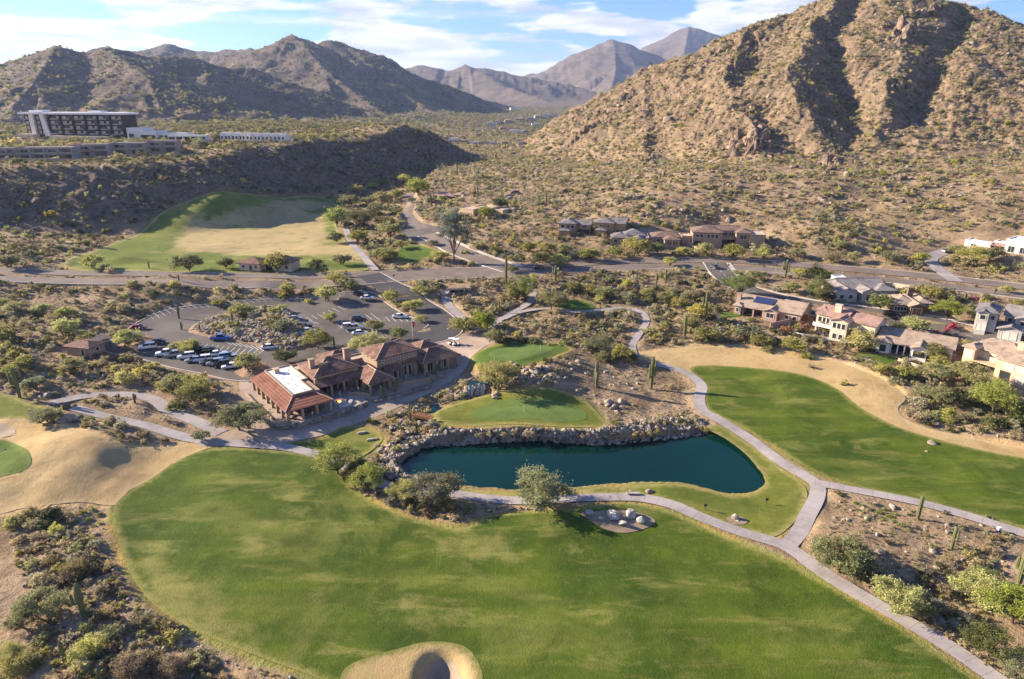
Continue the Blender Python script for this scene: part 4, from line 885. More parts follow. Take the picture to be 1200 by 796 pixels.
for q in '740 577 9|760 577 11|618 597 8|628 598 8|581 595 5|600 596 6|652 594 6|425 575 8|435 573 7|442 578 8|430 581 6|74 494 16|83 492 20|93 490 10|72 475 9|55 465 14|64 463 10|48 466 8|40 465 8|86 476 7|1012 575 4|1020 580 4|1128 618 4|1150 616 5|1163 618 6|1170 620 5|1100 606 4|1145 600 4|1155 708 9|1092 520 12|1098 498 8|1086 530 6|150 750 9|128 745 7|214 735 6|192 760 8|260 790 6|380 788 4|140 700 7|120 690 6|170 720 6'.split('|'):
    a, b, c = map(float, q.split()); boulder(a, b, c, 'r', .9)
def cluster(cx, cy, rx, ry, n_, s0, s1, mk='r', tall=1.0, seed=0):
    rs = np.random.default_rng(seed+int(cx))
    for i in range(n_):
        a = rs.uniform(0, 6.28); r_ = math.sqrt(rs.uniform()); boulder(cx+math.cos(a)*rx*r_, cy+math.sin(a)*ry*r_, rs.uniform(s0, s1), mk, tall*rs.uniform(.8, 1.2))
cluster(625, 440, 34, 12, 30, 5, 13); cluster(665, 440, 22, 8, 10, 4, 9); cluster(725, 475, 14, 10, 12, 5, 12); cluster(740, 445, 22, 8, 8, 3, 8); cluster(605, 432, 14, 6, 8, 6, 12); cluster(712, 420, 12, 5, 6, 4, 9); cluster(675, 425, 8, 5, 5, 5, 9)
cluster(556, 455, 13, 5, 10, 7, 14); cluster(280, 382, 44, 13, 46, 3.5, 8); cluster(160, 402, 14, 3, 7, 4, 7); cluster(296, 434, 10, 4, 4, 3, 6); cluster(480, 362, 12, 10, 10, 3, 6); cluster(525, 348, 12, 5, 8, 3, 6)
cluster(472, 503, 14, 9, 18, 4, 10); cluster(500, 498, 10, 6, 12, 4, 10); cluster(452, 528, 12, 10, 14, 4, 9); cluster(535, 462, 12, 6, 12, 5, 12); cluster(580, 462, 8, 6, 6, 5, 11); cluster(500, 515, 12, 3, 7, 4, 9)
def outcrop(cx, cy, rx, ry, n_, s0, s1, tall, look):
    """bedrock breaking through the slope: one mass of jagged blocks"""
    rs = np.random.default_rng(int(cx)); V, Fq, n0 = [], [], 0; c = trace([cx], [cy], Z1)[0]
    for i in range(n_):
        a = rs.uniform(0, 6.28); r_ = math.sqrt(rs.uniform()); x, y, z = trace([cx+math.cos(a)*rx*r_], [cy+math.sin(a)*ry*r_], Z1)[0]
        if abs(y-c[1]) > 60: continue
        s = rs.uniform(s0, s1)*project(x, y, z)[2]/F_/2*(1.25-.5*r_); V_, F_q = rock_vf(3 if s0 > 5 else 2, rs, (.75, rs.uniform(.6, .9), rs.uniform(.8, 1.1)*tall*(1.2-.5*r_)), .35)
        lean = rs.uniform(-.35, .35); V_ = V_*s; V_[:, 0] += V_[:, 2]*lean; V.append(V_+np.array([x-c[0], y-c[1], z-c[2]+s*.1])); Fq.append(F_q+n0); n0 += len(V_)
    tag(link('rock_outcrop', mesh_from('rock_outcrop', np.vstack(V), np.vstack(Fq), CRAG, False), None, tuple(c)), look, 'rock outcrop', 'rock outcrops on the slopes')
outcrop(880, 170, 22, 11, 26, 8, 20, 1.7, 'large jagged red rock outcrop low on the left spur')
outcrop(893, 160, 8, 8, 8, 9, 17, 1.8, 'upright peak of the large red outcrop')
outcrop(855, 180, 14, 8, 10, 5, 11, 1.4, 'lower left shoulder of the large red outcrop')
outcrop(972, 194, 14, 9, 16, 6, 14, 1.6, 'smaller reddish outcrop right of the large jagged one')
outcrop(1050, 210, 9, 5, 6, 5, 10, 1.2, 'pale blocks at the mouth of the shaded ravine')
outcrop(1062, 38, 16, 12, 16, 8, 18, 1.4, 'broad crag just below the mountain top')
outcrop(1085, 12, 20, 6, 10, 7, 14, 1.3, 'crest crag right of the mountain top')
outcrop(762, 188, 7, 5, 12, 5, 10, 1.4, 'dark crag on the lower left slope of the mountain')
outcrop(778, 206, 8, 6, 6, 4, 8, 1.2, 'second dark crag below the left slope crag')
outcrop(708, 138, 20, 8, 10, 4, 9, 1.3, 'brown crag where the left shoulder meets the valley')
outcrop(540, 263, 11, 9, 10, 6, 12, 1.3, 'tall boulder outcrop beside the cul de sac')
outcrop(590, 214, 8, 4, 6, 3, 6, 1.0, 'little dark outcrop in the middle of the apron')
outcrop(1055, 102, 12, 6, 8, 5, 10, 1.2, 'crag on the central spur above the ravine')
outcrop(968, 40, 14, 6, 8, 5, 10, 1.2, 'crag near the summit left of the dark gully')
outcrop(850, 64, 14, 5, 6, 5, 9, 1.2, 'rocky knob on the left skyline of the mountain')
# ---------- countless small plants and stones of the desert: instanced, one object per kind of stuff
def scatter_pts(n_, r0, r1, a0=-41, a1=41, power=1.0):
    u = rng.uniform(0, 1, n_); r_ = (r0**(2*power)+(r1**(2*power)-r0**(2*power))*u)**(1/(2*power)); a = np.radians(rng.uniform(a0, a1, n_))
    x, y = r_*np.sin(a), r_*np.cos(a); z = lookup(Z1, x, y)
    ok = (samp(NOGO, x, y) < .02)
    q = project(x, y, z); ok &= (q[1] < 860) & (q[0] > -80) & (q[0] < 1280)
    return x[ok], y[ok], z[ok]
BUILT = []          # house footprints to keep clear: x, y, radius
HCLR = [trace([a], [b], Z0)[0][:2].tolist()+[r_] for a, b, r_ in ((900, 368, 13), (985, 388, 12), (1012, 346, 12), (1068, 362, 11), (1072, 412, 12), (1160, 440, 14), (1160, 380, 14), (1190, 392, 10), (850, 278, 18), (810, 280, 10), (775, 280, 14), (740, 278, 10), (705, 268, 12), (672, 264, 12), (1160, 290, 18), (1190, 294, 16), (558, 246, 12), (520, 228, 12), (312, 310, 12), (92, 410, 7), (118, 404, 7), (1048, 385, 8))]
c_ = P(410, 450, 1.5)
def clear_of(x, y):
    ok = np.ones(len(x), bool)
    for a, b, r_ in HCLR: ok &= (x-a)**2+(y-b)**2 > (r_*.85)**2
    # clubhouse and its terrace
    u = (x+48.5)*.7915+(y-134)*.6112; v = -(x+48.5)*.6112+(y-134)*.7915
    ok &= ~((u > -7) & (u < 50) & (v > -5) & (v < 30))
    for a, b, r_ in ((-345, 568, 55), (-300, 470, 0)): ok &= ~((np.abs(x-a) < r_) & (np.abs(y-b) < 22))
    for k in np.linspace(0, 1, 24):
        ok &= (x+320-117*k)**2+(y-406-34*k)**2 > 9**2
        ok &= (x+228-60*k)**2+(y-535+20*k)**2 > 9**2
    return ok
def MT_s(x, y): return lookup(MT, x, y)
def stuff(name, label, x, y, z, s, var, srcs, zs=None):
    n_ = len(x); me = bpy.data.meshes.new(name); me.vertices.add(n_)
    me.vertices.foreach_set('co', np.stack([x, y, z], 1).astype(np.float32).ravel())
    for an, ty, arr in (('scl', 'FLOAT', s), ('rot', 'FLOAT', rng.uniform(0, 6.28, n_)), ('vr', 'INT', var)):
        at = me.attributes.new(an, ty, 'POINT'); at.data.foreach_set('value', np.asarray(arr, np.float32 if ty == 'FLOAT' else np.int32))
    o = link(name, me); tag(o, label, kind='stuff')
    ng = bpy.data.node_groups.new(name, 'GeometryNodeTree'); ng.interface.new_socket('Geometry', in_out='INPUT', socket_type='NodeSocketGeometry'); ng.interface.new_socket('Geometry', in_out='OUTPUT', socket_type='NodeSocketGeometry')
    g = NT(ng); gi = g.n('NodeGroupInput'); go = g.n('NodeGroupOutput'); jn = g.n('GeometryNodeJoinGeometry')
    def na(nm_, ty): 
        k = g.n('GeometryNodeInputNamedAttribute', data_type=ty); k.inputs['Name'].default_value = nm_; return k
    sc_ = na('scl', 'FLOAT').outputs[0]; ro = na('rot', 'FLOAT').outputs[0]; vr = na('vr', 'INT')
    vro = [q for q in vr.outputs if q.enabled][0] if any(q.enabled for q in vr.outputs) else vr.outputs[0]
    cx = g.n('ShaderNodeCombineXYZ', {'Z': ro}).outputs[0]
    for i, src in enumerate(srcs):
        oi_ = g.n('GeometryNodeObjectInfo'); oi_.inputs['Object'].default_value = src; oi_.transform_space = 'ORIGINAL'
        cmp_ = g.n('FunctionNodeCompare', data_type='INT', operation='EQUAL'); g.t.links.new(vro, cmp_.inputs[2]); cmp_.inputs[3].default_value = i
        ip = g.n('GeometryNodeInstanceOnPoints', {'Points': gi.outputs[0], 'Selection': cmp_.outputs[0], 'Instance': oi_.outputs['Geometry'], 'Scale': sc_, 'Rotation': cx})
        g.t.links.new(ip.outputs[0], jn.inputs[0])
    g.t.links.new(jn.outputs[0], go.inputs[0])
    md = o.modifiers.new('scatter', 'NODES'); md.node_group = ng
    return o
# single shrubs: the ones that show largest, the rest as undergrowth
xs, ys, zs = scatter_pts(62000, 70, 340, power=.64)
dn = .5+.5*fbm(xs/22, ys/22, 2, 61)
ok = (dn+.3*sst(150, 110, np.hypot(xs, ys)) > rng.uniform(-.3, .95, len(xs))+.75*sst(190, 330, np.hypot(xs, ys))) & clear_of(xs, ys); xs, ys, zs = xs[ok], ys[ok], zs[ok]
ss = (rng.gamma(2.6, .34, len(xs))*(1+.5*sst(130, 260, np.hypot(xs, ys)))).clip(.35, 4.2)
dd = np.hypot(xs, ys); pxs, pys, dps = project(xs, ys, zs)
# fewer on the bare gravel beside the junction and along the fairway edges
bare = (np.hypot((pxs-1040)/110, (pys-620)/45) < 1) | (np.hypot((pxs-740)/90, (pys-450)/45) < 1) | (np.hypot((pxs-165)/38, (pys-482)/14) < 1) | (np.abs(pxs-(122+(pys-610)*1.0)) < 36)*(pys > 590)*(pxs < 400)
keep = ~bare | (rng.uniform(0, 1, len(xs)) < .22); xs, ys, zs, ss, pxs, pys, dps, bare = [q[keep] for q in (xs, ys, zs, ss, pxs, pys, dps, bare)]
ss = np.where(bare, ss*.5, ss)
vis = (pxs > 0) & (pxs < 1200) & (pys < 796)
app = np.where(vis, ss/dps, 0); order = np.argsort(-app)
NB = sum(1 for o_ in NAMED if o_[2] == 'bush'); NI = 285-NB
codes = np.array(list('tnmtpptpsgtt')); cpick = rng.integers(0, len(codes), len(xs))
hue = fbm(xs/30, ys/30, 2, 91)
for i in order[:NI]:
    c = codes[cpick[i]]
    plant(c.upper(), pxs[i], pys[i], ss[i]/dps[i]*F_, at=(xs[i], ys[i], zs[i]))
SRC = [link('desert_shrub', proto_bush(c, 2, v), None, None) for c, v in (('t', 0), ('n', 0), ('m', 0), ('p', 0), ('s', 0), ('g', 0), ('d', 0), ('t', 1), ('n', 1))]
for i, o_ in enumerate(SRC):
    j = order[NI+i]; o_.location = (xs[j], ys[j], zs[j]); o_.scale = (ss[j],)*3; name_later(o_, 'small dry', 'bush', 'shrub', pxs[j], pys[j], 'desert shrubs and bushes')
r_ = order[NI+9:]
vv = rng.integers(0, 9, len(r_))
stuff('desert_undergrowth', 'low dry desert scrub scattered over the open ground', xs[r_], ys[r_], zs[r_], ss[r_]*.95, vv, SRC)
x, y, z = scatter_pts(60000, 70, 300, power=.7); ok = clear_of(x, y) & (fbm(x/8, y/8, 2, 33) > rng.uniform(-.9, .5, len(x))); x, y, z = x[ok], y[ok], z[ok]
stuff('desert_tufts', 'tiny dry tufts between the desert shrubs', x, y, z, rng.uniform(.18, .5, len(x)), rng.choice([0, 1, 7, 8, 4, 3], len(x)), SRC)
x, y, z = scatter_pts(210000, 300, 1000, power=.66); q = lookup(MT, x, y)
ok = clear_of(x, y) & (rng.uniform(0, 1, len(x)) < .30+.55*sst(-.1, .5, fbm(x/24, y/24, 3, 44)))
x, y, z = x[ok], y[ok], z[ok]
s_ = (rng.gamma(2.4, .50, len(x))*(1+.15*(1-sst(420, 560, np.hypot(x, y))))).clip(.5, 5.0)*(.8+.3*sst(300, 700, np.hypot(x, y)))
dark = poly_sdf(x, y, MESA) > -160
hill_var = np.where(x < -60, rng.choice([5, 6, 2, 1, 6, 3], len(x)), rng.choice([3, 0, 4, 0, 3, 2, 8, 0, 5], len(x)))
stuff('hillside_scrub', 'scrub dotting the hillsides and mountain flanks', x, y, z, s_, hill_var, SRC)
x, y, z = scatter_pts(26000, 1000, 3200, power=.5); s_ = rng.uniform(2.5, 6.5, len(x))
stuff('distant_scrub', 'scrub and low trees of the far valley', x, y, z, s_, rng.choice([3, 2, 5, 2], len(x)), SRC)
RS_ = [link('boulder', ROCKS['r', v], None, None) for v in range(4)]+[link('boulder', ROCKS['c', 1], None, None)]
for i, o_ in enumerate(RS_):
    a, b = (560+i*14, 372+3*i) if i < 4 else (820, 190); x, y, z = trace([a], [b], Z1)[0]; o_.location = (x, y, z+.1); o_.scale = (.6,)*3 if i < 4 else (2,)*3
    name_later(o_, 'small rough', 'boulder', 'boulder', a, b, 'boulders and rocks')
x, y, z = scatter_pts(30000, 70, 330, power=.7); ok = clear_of(x, y) & (fbm(x/14, y/14, 3, 35) > rng.uniform(-.5, .9, len(x)))
x, y, z = x[ok], y[ok], z[ok]; stuff('desert_stones', 'loose stones on the desert ground', x, y, z+.03, rng.gamma(2, .12, len(x)).clip(.08, .9), rng.integers(0, 4, len(x)), RS_)
ix_ = rng.integers(0, len(W['isle']), 1); p_ = W['isle']; lo, hi = p_.min(0), p_.max(0)
x = rng.uniform(lo[0], hi[0], 9000); y = rng.uniform(lo[1], hi[1], 9000); ok = poly_sdf(x, y, p_) > .3; x, y = x[ok], y[ok]
stuff('island_rubble', 'brown rubble heaped on the parking island', x, y, lookup(Z1, x, y)+.05, rng.gamma(4, .11, len(x)).clip(.15, 1.0), rng.integers(0, 4, len(x)), RS_)
x, y, z = scatter_pts(90000, 300, 980, power=.7); q = lookup(MT, x, y); k = fbm(x/26, y/26, 3, 36)
ok = (k > rng.uniform(-.5, 1.2, len(x))) & ((q > .15) | (y > 310) & (x > -40)); x, y, z = x[ok], y[ok], z[ok]
stuff('hillside_rocks', 'broken rock strewn over the mountain flanks', x, y, z, rng.gamma(1.6, .40, len(x)).clip(.2, 3.6), np.where(rng.uniform(0, 1, len(x)) < .75, 4, 0), RS_)
# ============================================================ BUILDINGS
def tile(name, a, b, sc_=1.0, fine=1.0):
    m, t, o = newmat(name); co = t.n('ShaderNodeTexCoord').outputs['Object']
    v = t.n('ShaderNodeTexVoronoi', {'Vector': co, 'Scale': 3.2*fine}).outputs['Color']; v = t.n('ShaderNodeSeparateColor', {0: v}).outputs[0]
    n1 = t.noise(co, .5, 4, .6)
    col = t.mix(v, a, b); col = t.mix(t.m('MULTIPLY', t.ramp(n1, .42, .68), .75), col, tuple(x*.6 for x in a))
    bz = t.n('ShaderNodeTexWave', {'Vector': co, 'Scale': 1.6, 'Distortion': .6}, bands_direction='Z').outputs['Fac']
    finish(t, o, col, .85, bz, .5, .08, spec=.2); return m
def stucco(name, c, v=.1): return plain(name, c, .92, v, .35, .15)
TILE = tile('mission_roof_tile', (.15, .078, .058), (.31, .185, .135), fine=1.4); TILE2 = tile('red_flat_tile', (.21, .088, .058), (.25, .105, .07))
RT = {'tan': tile('tan_roof_tile', (.34, .25, .19), (.42, .32, .25)), 'grey': tile('grey_roof_tile', (.25, .22, .21), (.33, .29, .275)), 'brown': tile('brown_roof_tile', (.19, .125, .095), (.28, .19, .15)),
      'pink': tile('rose_roof_tile', (.33, .205, .165), (.40, .26, .21)), 'slate': tile('slate_roof_tile', (.17, .155, .16), (.24, .22, .22)), 'white': plain('white_roof_coating', (.78, .77, .75), .7, .05), 'sand': plain('sand_roof_coating', (.50, .41, .32), .8, .08)}
WM = {'club': stucco('club_stucco', (.34, .245, .175)), 'tan': stucco('tan_stucco', (.46, .34, .25)), 'beige': stucco('beige_stucco', (.56, .46, .36)), 'white': stucco('white_stucco', (.74, .71, .67), .05), 'brown': stucco('brown_stucco', (.20, .13, .09)),
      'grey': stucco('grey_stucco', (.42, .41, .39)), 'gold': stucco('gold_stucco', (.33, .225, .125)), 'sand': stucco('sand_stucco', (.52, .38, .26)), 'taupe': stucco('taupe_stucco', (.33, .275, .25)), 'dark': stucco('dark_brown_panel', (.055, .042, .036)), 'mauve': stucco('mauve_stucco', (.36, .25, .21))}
m, t, o = newmat('window_glass'); n1 = t.noise(t.n('ShaderNodeTexCoord').outputs['Object'], .7, 2)
finish(t, o, t.mix(n1, (.015, .018, .022), (.05, .055, .06)), .12, spec=.6); GLASS = m
TRIM = plain('painted_trim', (.60, .56, .50), .7, .06); DARKTRIM = plain('dark_bronze_trim', (.07, .05, .04), .6); WOOD = plain('stained_wood', (.22, .10, .045), .7, .3, 2); SHADE = plain('rolled_window_shade', (.62, .50, .38), .8, .05)
RIDGE = plain('mortar_ridge', (.42, .30, .23), .9)
class MB:
    def __init__(s): s.V, s.F = [], []
    def box(s, x0, x1, y0, y1, z0, z1):
        n_ = len(s.V); s.V += [(x, y, z) for z in (z0, z1) for y in (y0, y1) for x in (x0, x1)]
        s.F += [tuple(n_+i for i in f) for f in ((0, 2, 3, 1), (4, 5, 7, 6), (0, 1, 5, 4), (2, 6, 7, 3), (0, 4, 6, 2), (1, 3, 7, 5))]; return s
    def poly(s, P_, th=0.0):
        n_ = len(s.V); s.V += [tuple(p_) for p_ in P_]; k = len(P_); s.F.append(tuple(range(n_, n_+k)))
        if th:
            s.V += [(p_[0], p_[1], p_[2]-th) for p_ in P_]; s.F.append(tuple(range(n_+2*k-1, n_+k-1, -1)))
            for i in range(k): s.F.append((n_+i, n_+k+i, n_+k+(i+1) % k, n_+(i+1) % k))
        return s
    def cyl(s, x, y, z0, z1, r, k=10, r2=None):
        n_ = len(s.V); r2 = r if r2 is None else r2
        for z, q in ((z0, r), (z1, r2)): s.V += [(x+q*math.cos(2*math.pi*i/k), y+q*math.sin(2*math.pi*i/k), z) for i in range(k)]
        s.F += [(n_+i, n_+(i+1) % k, n_+k+(i+1) % k, n_+k+i) for i in range(k)]+[tuple(range(n_+k, n_+2*k)), tuple(range(n_+k-1, n_-1, -1))]; return s
    def mesh(s, name, mat, sm=False):
        me = bpy.data.meshes.new(name); me.from_pydata([tuple(map(float, v)) for v in s.V], [], s.F); me.materials.append(mat)
        if sm: me.polygons.foreach_set('use_smooth', [True]*len(me.polygons))
        me.update(); return me
    def link(s, name, mat, parent=None, sm=False): return link(name, s.mesh(name, mat, sm), parent)
class Bld:
    def __init__(s, name, label, cat, A, B=None, wall='tan', roof='tan', z=None, yaw=None, group=None):
        a = A if len(A) == 3 else tuple(trace([A[0]], [A[1]], Z0)[0])
        if B is not None:
            b = B if len(B) == 3 else tuple(trace([B[0]], [B[1]], Z0)[0]); yaw = math.atan2(b[1]-a[1], b[0]-a[0]); s.W = math.hypot(b[0]-a[0], b[1]-a[1])
        zz = a[2] if z is None else z
        s.root = bpy.data.objects.new(name, None); COL.objects.link(s.root); s.root.location = (a[0], a[1], zz); s.root.rotation_euler = (0, 0, yaw)
        tag(s.root, label, cat, group); s.wm, s.rm = WM[wall], RT.get(roof, TILE) if isinstance(roof, str) else roof; s.wb = MB(); s.rs = []; s.tr = MB()
    def wing(s, x0, x1, y0, y1, h, roof='hip', z0=0, ov=.55, pitch=.36, ridge=None, base=2.5, mat=None):
        s.wb.box(x0, x1, y0, y1, z0-base if z0 == 0 else z0, h+(0.02 if roof != 'flat' else 0)); q = MB(); X0_, X1_, Y0_, Y1_ = x0-ov, x1+ov, y0-ov, y1+ov
        w_, d = X1_-X0_, Y1_-Y0_; ridge = ridge or ('x' if w_ >= d else 'y')
        if roof == 'flat':
            q.box(x0+.25, x1-.25, y0+.25, y1-.25, h-.3, h-.1+.12)
            s.tr.box(x0-.06, x1+.06, y0-.06, y0+.25, h-.05, h+.35).box(x0-.06, x1+.06, y1-.25, y1+.06, h-.05, h+.35).box(x0-.06, x0+.25, y0+.25, y1-.25, h-.05, h+.35).box(x1-.25, x1+.06, y0+.25, y1-.25, h-.05, h+.35)
        elif roof == 'hip':
            r_ = min(w_, d)/2; zr = h+r_*pitch
            if w_ >= d: a, b = (X0_+r_, (Y0_+Y1_)/2, zr), (X1_-r_, (Y0_+Y1_)/2, zr)
            else: a, b = ((X0_+X1_)/2, Y0_+r_, zr), ((X0_+X1_)/2, Y1_-r_, zr)
            c = [(X0_, Y0_, h), (X1_, Y0_, h), (X1_, Y1_, h), (X0_, Y1_, h)]
            if w_ >= d: Fs = [(c[0], c[1], b, a), (c[1], c[2], b), (c[2], c[3], a, b), (c[3], c[0], a)]
            else: Fs = [(c[0], c[1], a), (c[1], c[2], b, a), (c[2], c[3], b), (c[3], c[0], a, b)]
            for f in Fs: q.poly(f)
            caps = [(c[0], a), (c[1], b if w_ >= d else a), (c[2], b), (c[3], a if w_ >= d else b), (a, b)]
            k = MB().box(X0_, X1_, Y0_, Y1_, h-.22, h-.005); q.V += k.V; q.F += [tuple(i+len(q.V)-8 for i in f) for f in k.F]
            q.box(min(a[0], b[0])-.12, max(a[0], b[0])+.12, min(a[1], b[1])-.12, max(a[1], b[1])+.12, zr-.05, zr+.1)
        else:
            if ridge == 'x':
                zr = h+d/2*pitch; ym = (Y0_+Y1_)/2
                q.poly([(X0_, Y0_, h), (X1_, Y0_, h), (X1_, ym, zr), (X0_, ym, zr)], .2).poly([(X1_, Y1_, h), (X0_, Y1_, h), (X0_, ym, zr), (X1_, ym, zr)], .2)
                for xx, f in ((x0, 1), (x1, -1)): s.wb.poly([(xx, y0, h), (xx, y1, h), (xx, (y0+y1)/2, zr-.25)][::f])
                q.box(X0_, X1_, ym-.12, ym+.12, zr-.05, zr+.08)
            else:
                zr = h+w_/2*pitch; xm = (X0_+X1_)/2
                q.poly([(X0_, Y1_, h), (X0_, Y0_, h), (xm, Y0_, zr), (xm, Y1_, zr)], .2).poly([(X1_, Y0_, h), (X1_, Y1_, h), (xm, Y1_, zr), (xm, Y0_, zr)], .2)
                for yy, f in ((y0, 1), (y1, -1)): s.wb.poly([(x1, yy, h), (x0, yy, h), ((x0+x1)/2, yy, zr-.25)][::f])
                q.box(xm-.12, xm+.12, Y0_, Y1_, zr-.05, zr+.08)
        o = q.link('roof', mat or s.rm, s.root); s.rs.append(o)
        if roof == 'hip' and s.root.name.startswith('clubhouse'):
            V_, F_q = [], []
            for p0, p1 in caps: tube(V_, F_q, p0, p1, .13, .13, 5)
            link('ridge_cap', mesh_from('ridge_cap', V_, F_q, RIDGE, True), o)
        return s
    def lean(s, pts_, mat=None, th=.18): s.rs.append(MB().poly(pts_, th).link('roof', mat or s.rm, s.root)); return s
    def win(s, face, at, u, z, w_, h, kind='window', mat=None, frame=None):
        """a window u metres along the wall standing at y=at (front/back) or x=at (left/right)"""
        g, fr, e = MB(), MB(), .07
        def bx(q, u0, u1, d0, d1, z0, z1):
            if face == 'f': q.box(u0, u1, at-d1, at-d0, z0, z1)
            elif face == 'b': q.box(u0, u1, at+d0, at+d1, z0, z1)
            elif face == 'l': q.box(at-d1, at-d0, u0, u1, z0, z1)
            else: q.box(at+d0, at+d1, u0, u1, z0, z1)
        bx(g, u-w_/2, u+w_/2, -.05, .04, z, z+h)
        for a, b, c, d in ((u-w_/2-e, u-w_/2+e, z-e, z+h+e), (u+w_/2-e, u+w_/2+e, z-e, z+h+e), (u-w_/2+e, u+w_/2-e, z-e, z+e), (u-w_/2+e, u+w_/2-e, z+h-e, z+h+e)): bx(fr, a, b, .003, .10, c, d)
        if w_ > 1.6: bx(fr, u-.04, u+.04, .042, .09, z+e, z+h-e)
        o = g.link(kind, mat or GLASS, s.root); fr.link('frame', frame or TRIM, o); return s
    def rowwin(s, face, at, us, z, w_, h, **k):
        for u in us: s.win(face, at, u, z, w_, h, **k)
        return s
    def part(s, name, mb, mat, parent=None): return mb.link(name, mat, parent or s.root)
    def chimney(s, x, y, z0, z1, w_=1.2): 
        o = MB().box(x-w_/2, x+w_/2, y-.5, y+.5, z0, z1).box(x-w_/2-.12, x+w_/2+.12, y-.62, y+.62, z1, z1+.18).link('chimney', s.wm, s.rs[-1] if s.rs else s.root); return s
    def done(s):
        if s.root.get('group') == 'houses at the foot of the mountain': s.root.scale.z = .88
        s.wb.link('wall', s.wm, s.root)
        if s.tr.V: s.tr.link('parapet', s.wm, s.root)
        return s
# ---------- clubhouse
b = Bld('clubhouse', 'long clubhouse with red brown tile roofs and one white flat roof beside the pond', 'clubhouse', (-48.5, 134.0, 1.55), yaw=math.atan2(.61, .79), wall='club', roof=TILE)
wb = b.wb
wb.box(2.9, 9.2, 4.3, 22.5, -1.5, 3.75); wb.box(2.8, 7.5, 4.2, 4.5, 3.75, 4.15); wb.box(2.8, 3.1, 4.5, 22.4, 3.75, 4.15); wb.box(7.4, 7.7, 4.5, 11.7, 3.75, 4.15); wb.box(7.7, 9.3, 11.5, 11.8, 3.75, 4.15); wb.box(9.0, 9.3, 11.8, 22.4, 3.75, 4.15); wb.box(2.8, 9.3, 22.4, 22.7, 3.75, 4.15)
o_ = MB().box(3.1, 7.4, 4.5, 22.4, 3.755, 3.9).box(7.405, 9.0, 11.8, 22.4, 3.755, 3.895).link('roof', RT['white'], b.root)
for i, (u, v) in enumerate(((4.2, 8), (5.6, 9.5), (4.4, 12), (6.0, 13.5), (4.6, 15.5), (6.4, 17), (8, 14), (5, 19), (7.6, 19.5), (6.2, 6.2))): MB().cyl(u, v, 3.9, 4.25, .14).link('roof_vent', TRIM, o_)
MB().box(4.2, 5.4, 19.3, 20.5, 3.9, 4.9).box(4.05, 5.55, 19.15, 20.65, 4.9, 5.0).link('rooftop_unit', WM['tan'], o_)
b.lean([(-.8, 22.9, 2.75), (-.8, -.8, 2.75), (2.75, 4.1, 3.7), (2.75, 22.9, 3.7)], TILE2); b.lean([(-.8, -.8, 2.75), (10.2, -.8, 2.75), (7.6, 4.1, 3.7), (2.75, 4.1, 3.7)], TILE2); b.lean([(10.2, -.8, 2.75), (10.2, 7.4, 2.75), (9.3, 11.4, 3.7), (7.75, 11.4, 3.72), (7.6, 4.1, 3.7)], TILE2)
V_, F_q = [], []
for p0, p1 in (((-.8, -.8, 2.8), (2.75, 4.1, 3.75)), ((10.2, -.8, 2.8), (7.6, 4.1, 3.75)), ((19.9, 1.6, 3.0), (23.4, 4.2, 5.03)), ((26.9, 1.6, 3.0), (23.4, 4.2, 5.03)), ((23.4, 4.2, 5.03), (23.4, 12, 5.03))): tube(V_, F_q, p0, p1, .13, .13, 5)
link('ridge_cap', mesh_from('ridge_cap', V_, F_q, RIDGE, True), b.root)
cl = []
for v in np.arange(-.2, 22.6, 3.2): cl.append((-.25, v))
for u in (3.1, 6.4, 9.6): cl.append((u, -.25))
cl += [(9.7, 3.6), (10.2, 8.0), (13.4, 8.0), (16.6, 8.0), (19.8, 7.8), (20.8, 2.6), (26.0, 2.6), (20.8, 5.8), (26.0, 5.8), (27.4, 6.4), (30.2, 6.4), (33, 6.4), (35.0, 6.0), (37.2, 4.9), (40.6, 4.9), (44.0, 4.9), (47.1, 4.9), (47.1, 8.4)]
for u, v in cl: MB().box(u-.27, u+.27, v-.27, v+.27, -1.2, 2.62 if u < 20.5 else 2.95).link('column', WM['club'], b.root)
b.lean([(9.3, 7.3, 2.8), (20.4, 7.3, 2.8), (20.4, 10.0, 3.85), (10.4, 10.0, 3.85)]).lean([(9.3, 7.3, 2.8), (10.4, 10.0, 3.85), (10.4, 16, 3.85), (9.4, 16, 3.2)])
b.wing(10.5, 21.5, 10.0, 20.0, 4.7, 'hip', pitch=.4, ov=.45); b.chimney(11.6, 14.3, 4.6, 7.4); b.chimney(20.6, 14.2, 5.2, 8.2, 1.6)
b.wb.box(12.6, 15.0, 12.4, 12.7, 6, 6.6)
b.lean([(19.9, 12.0, 2.95), (19.9, 1.6, 2.95), (23.4, 4.2, 5.0), (23.4, 12.0, 5.0)]).lean([(19.9, 1.6, 2.95), (26.9, 1.6, 2.95), (23.4, 4.2, 5.0)]).lean([(26.9, 1.6, 2.95), (26.9, 12.0, 2.95), (23.4, 12.0, 5.0), (23.4, 4.2, 5.0)])
wb.box(21.6, 25.2, 7.0, 12.2, -1.2, 3.6); b.rowwin('f', 7.0, (22.5, 24.3), .1, 1.4, 2.4)
b.wing(25.8, 37.0, 8.2, 17.0, 6.1, 'hip', pitch=.36, ov=.7); b.rowwin('f', 8.2, (27.4, 28.9, 30.4, 31.9, 33.4, 34.9, 36.1), 4.7, .62, .62); b.rowwin('f', 8.2, (28, 31, 34), 0, 2.1, 2.5)
b.rowwin('l', 25.8, (10, 12, 14, 16), 4.7, .62, .62)
b.lean([(26.9, 5.6, 2.95), (31.3, 5.6, 2.95), (31.3, 8.1, 3.9), (26.9, 8.1, 3.9)])
b.wing(38.0, 46.6, 6.4, 12.6, 3.05, 'hip', pitch=.42, ov=1.6); b.wing(34.2, 39.5, 9.0, 13.4, 3.6, 'hip', pitch=.4, ov=1.8)
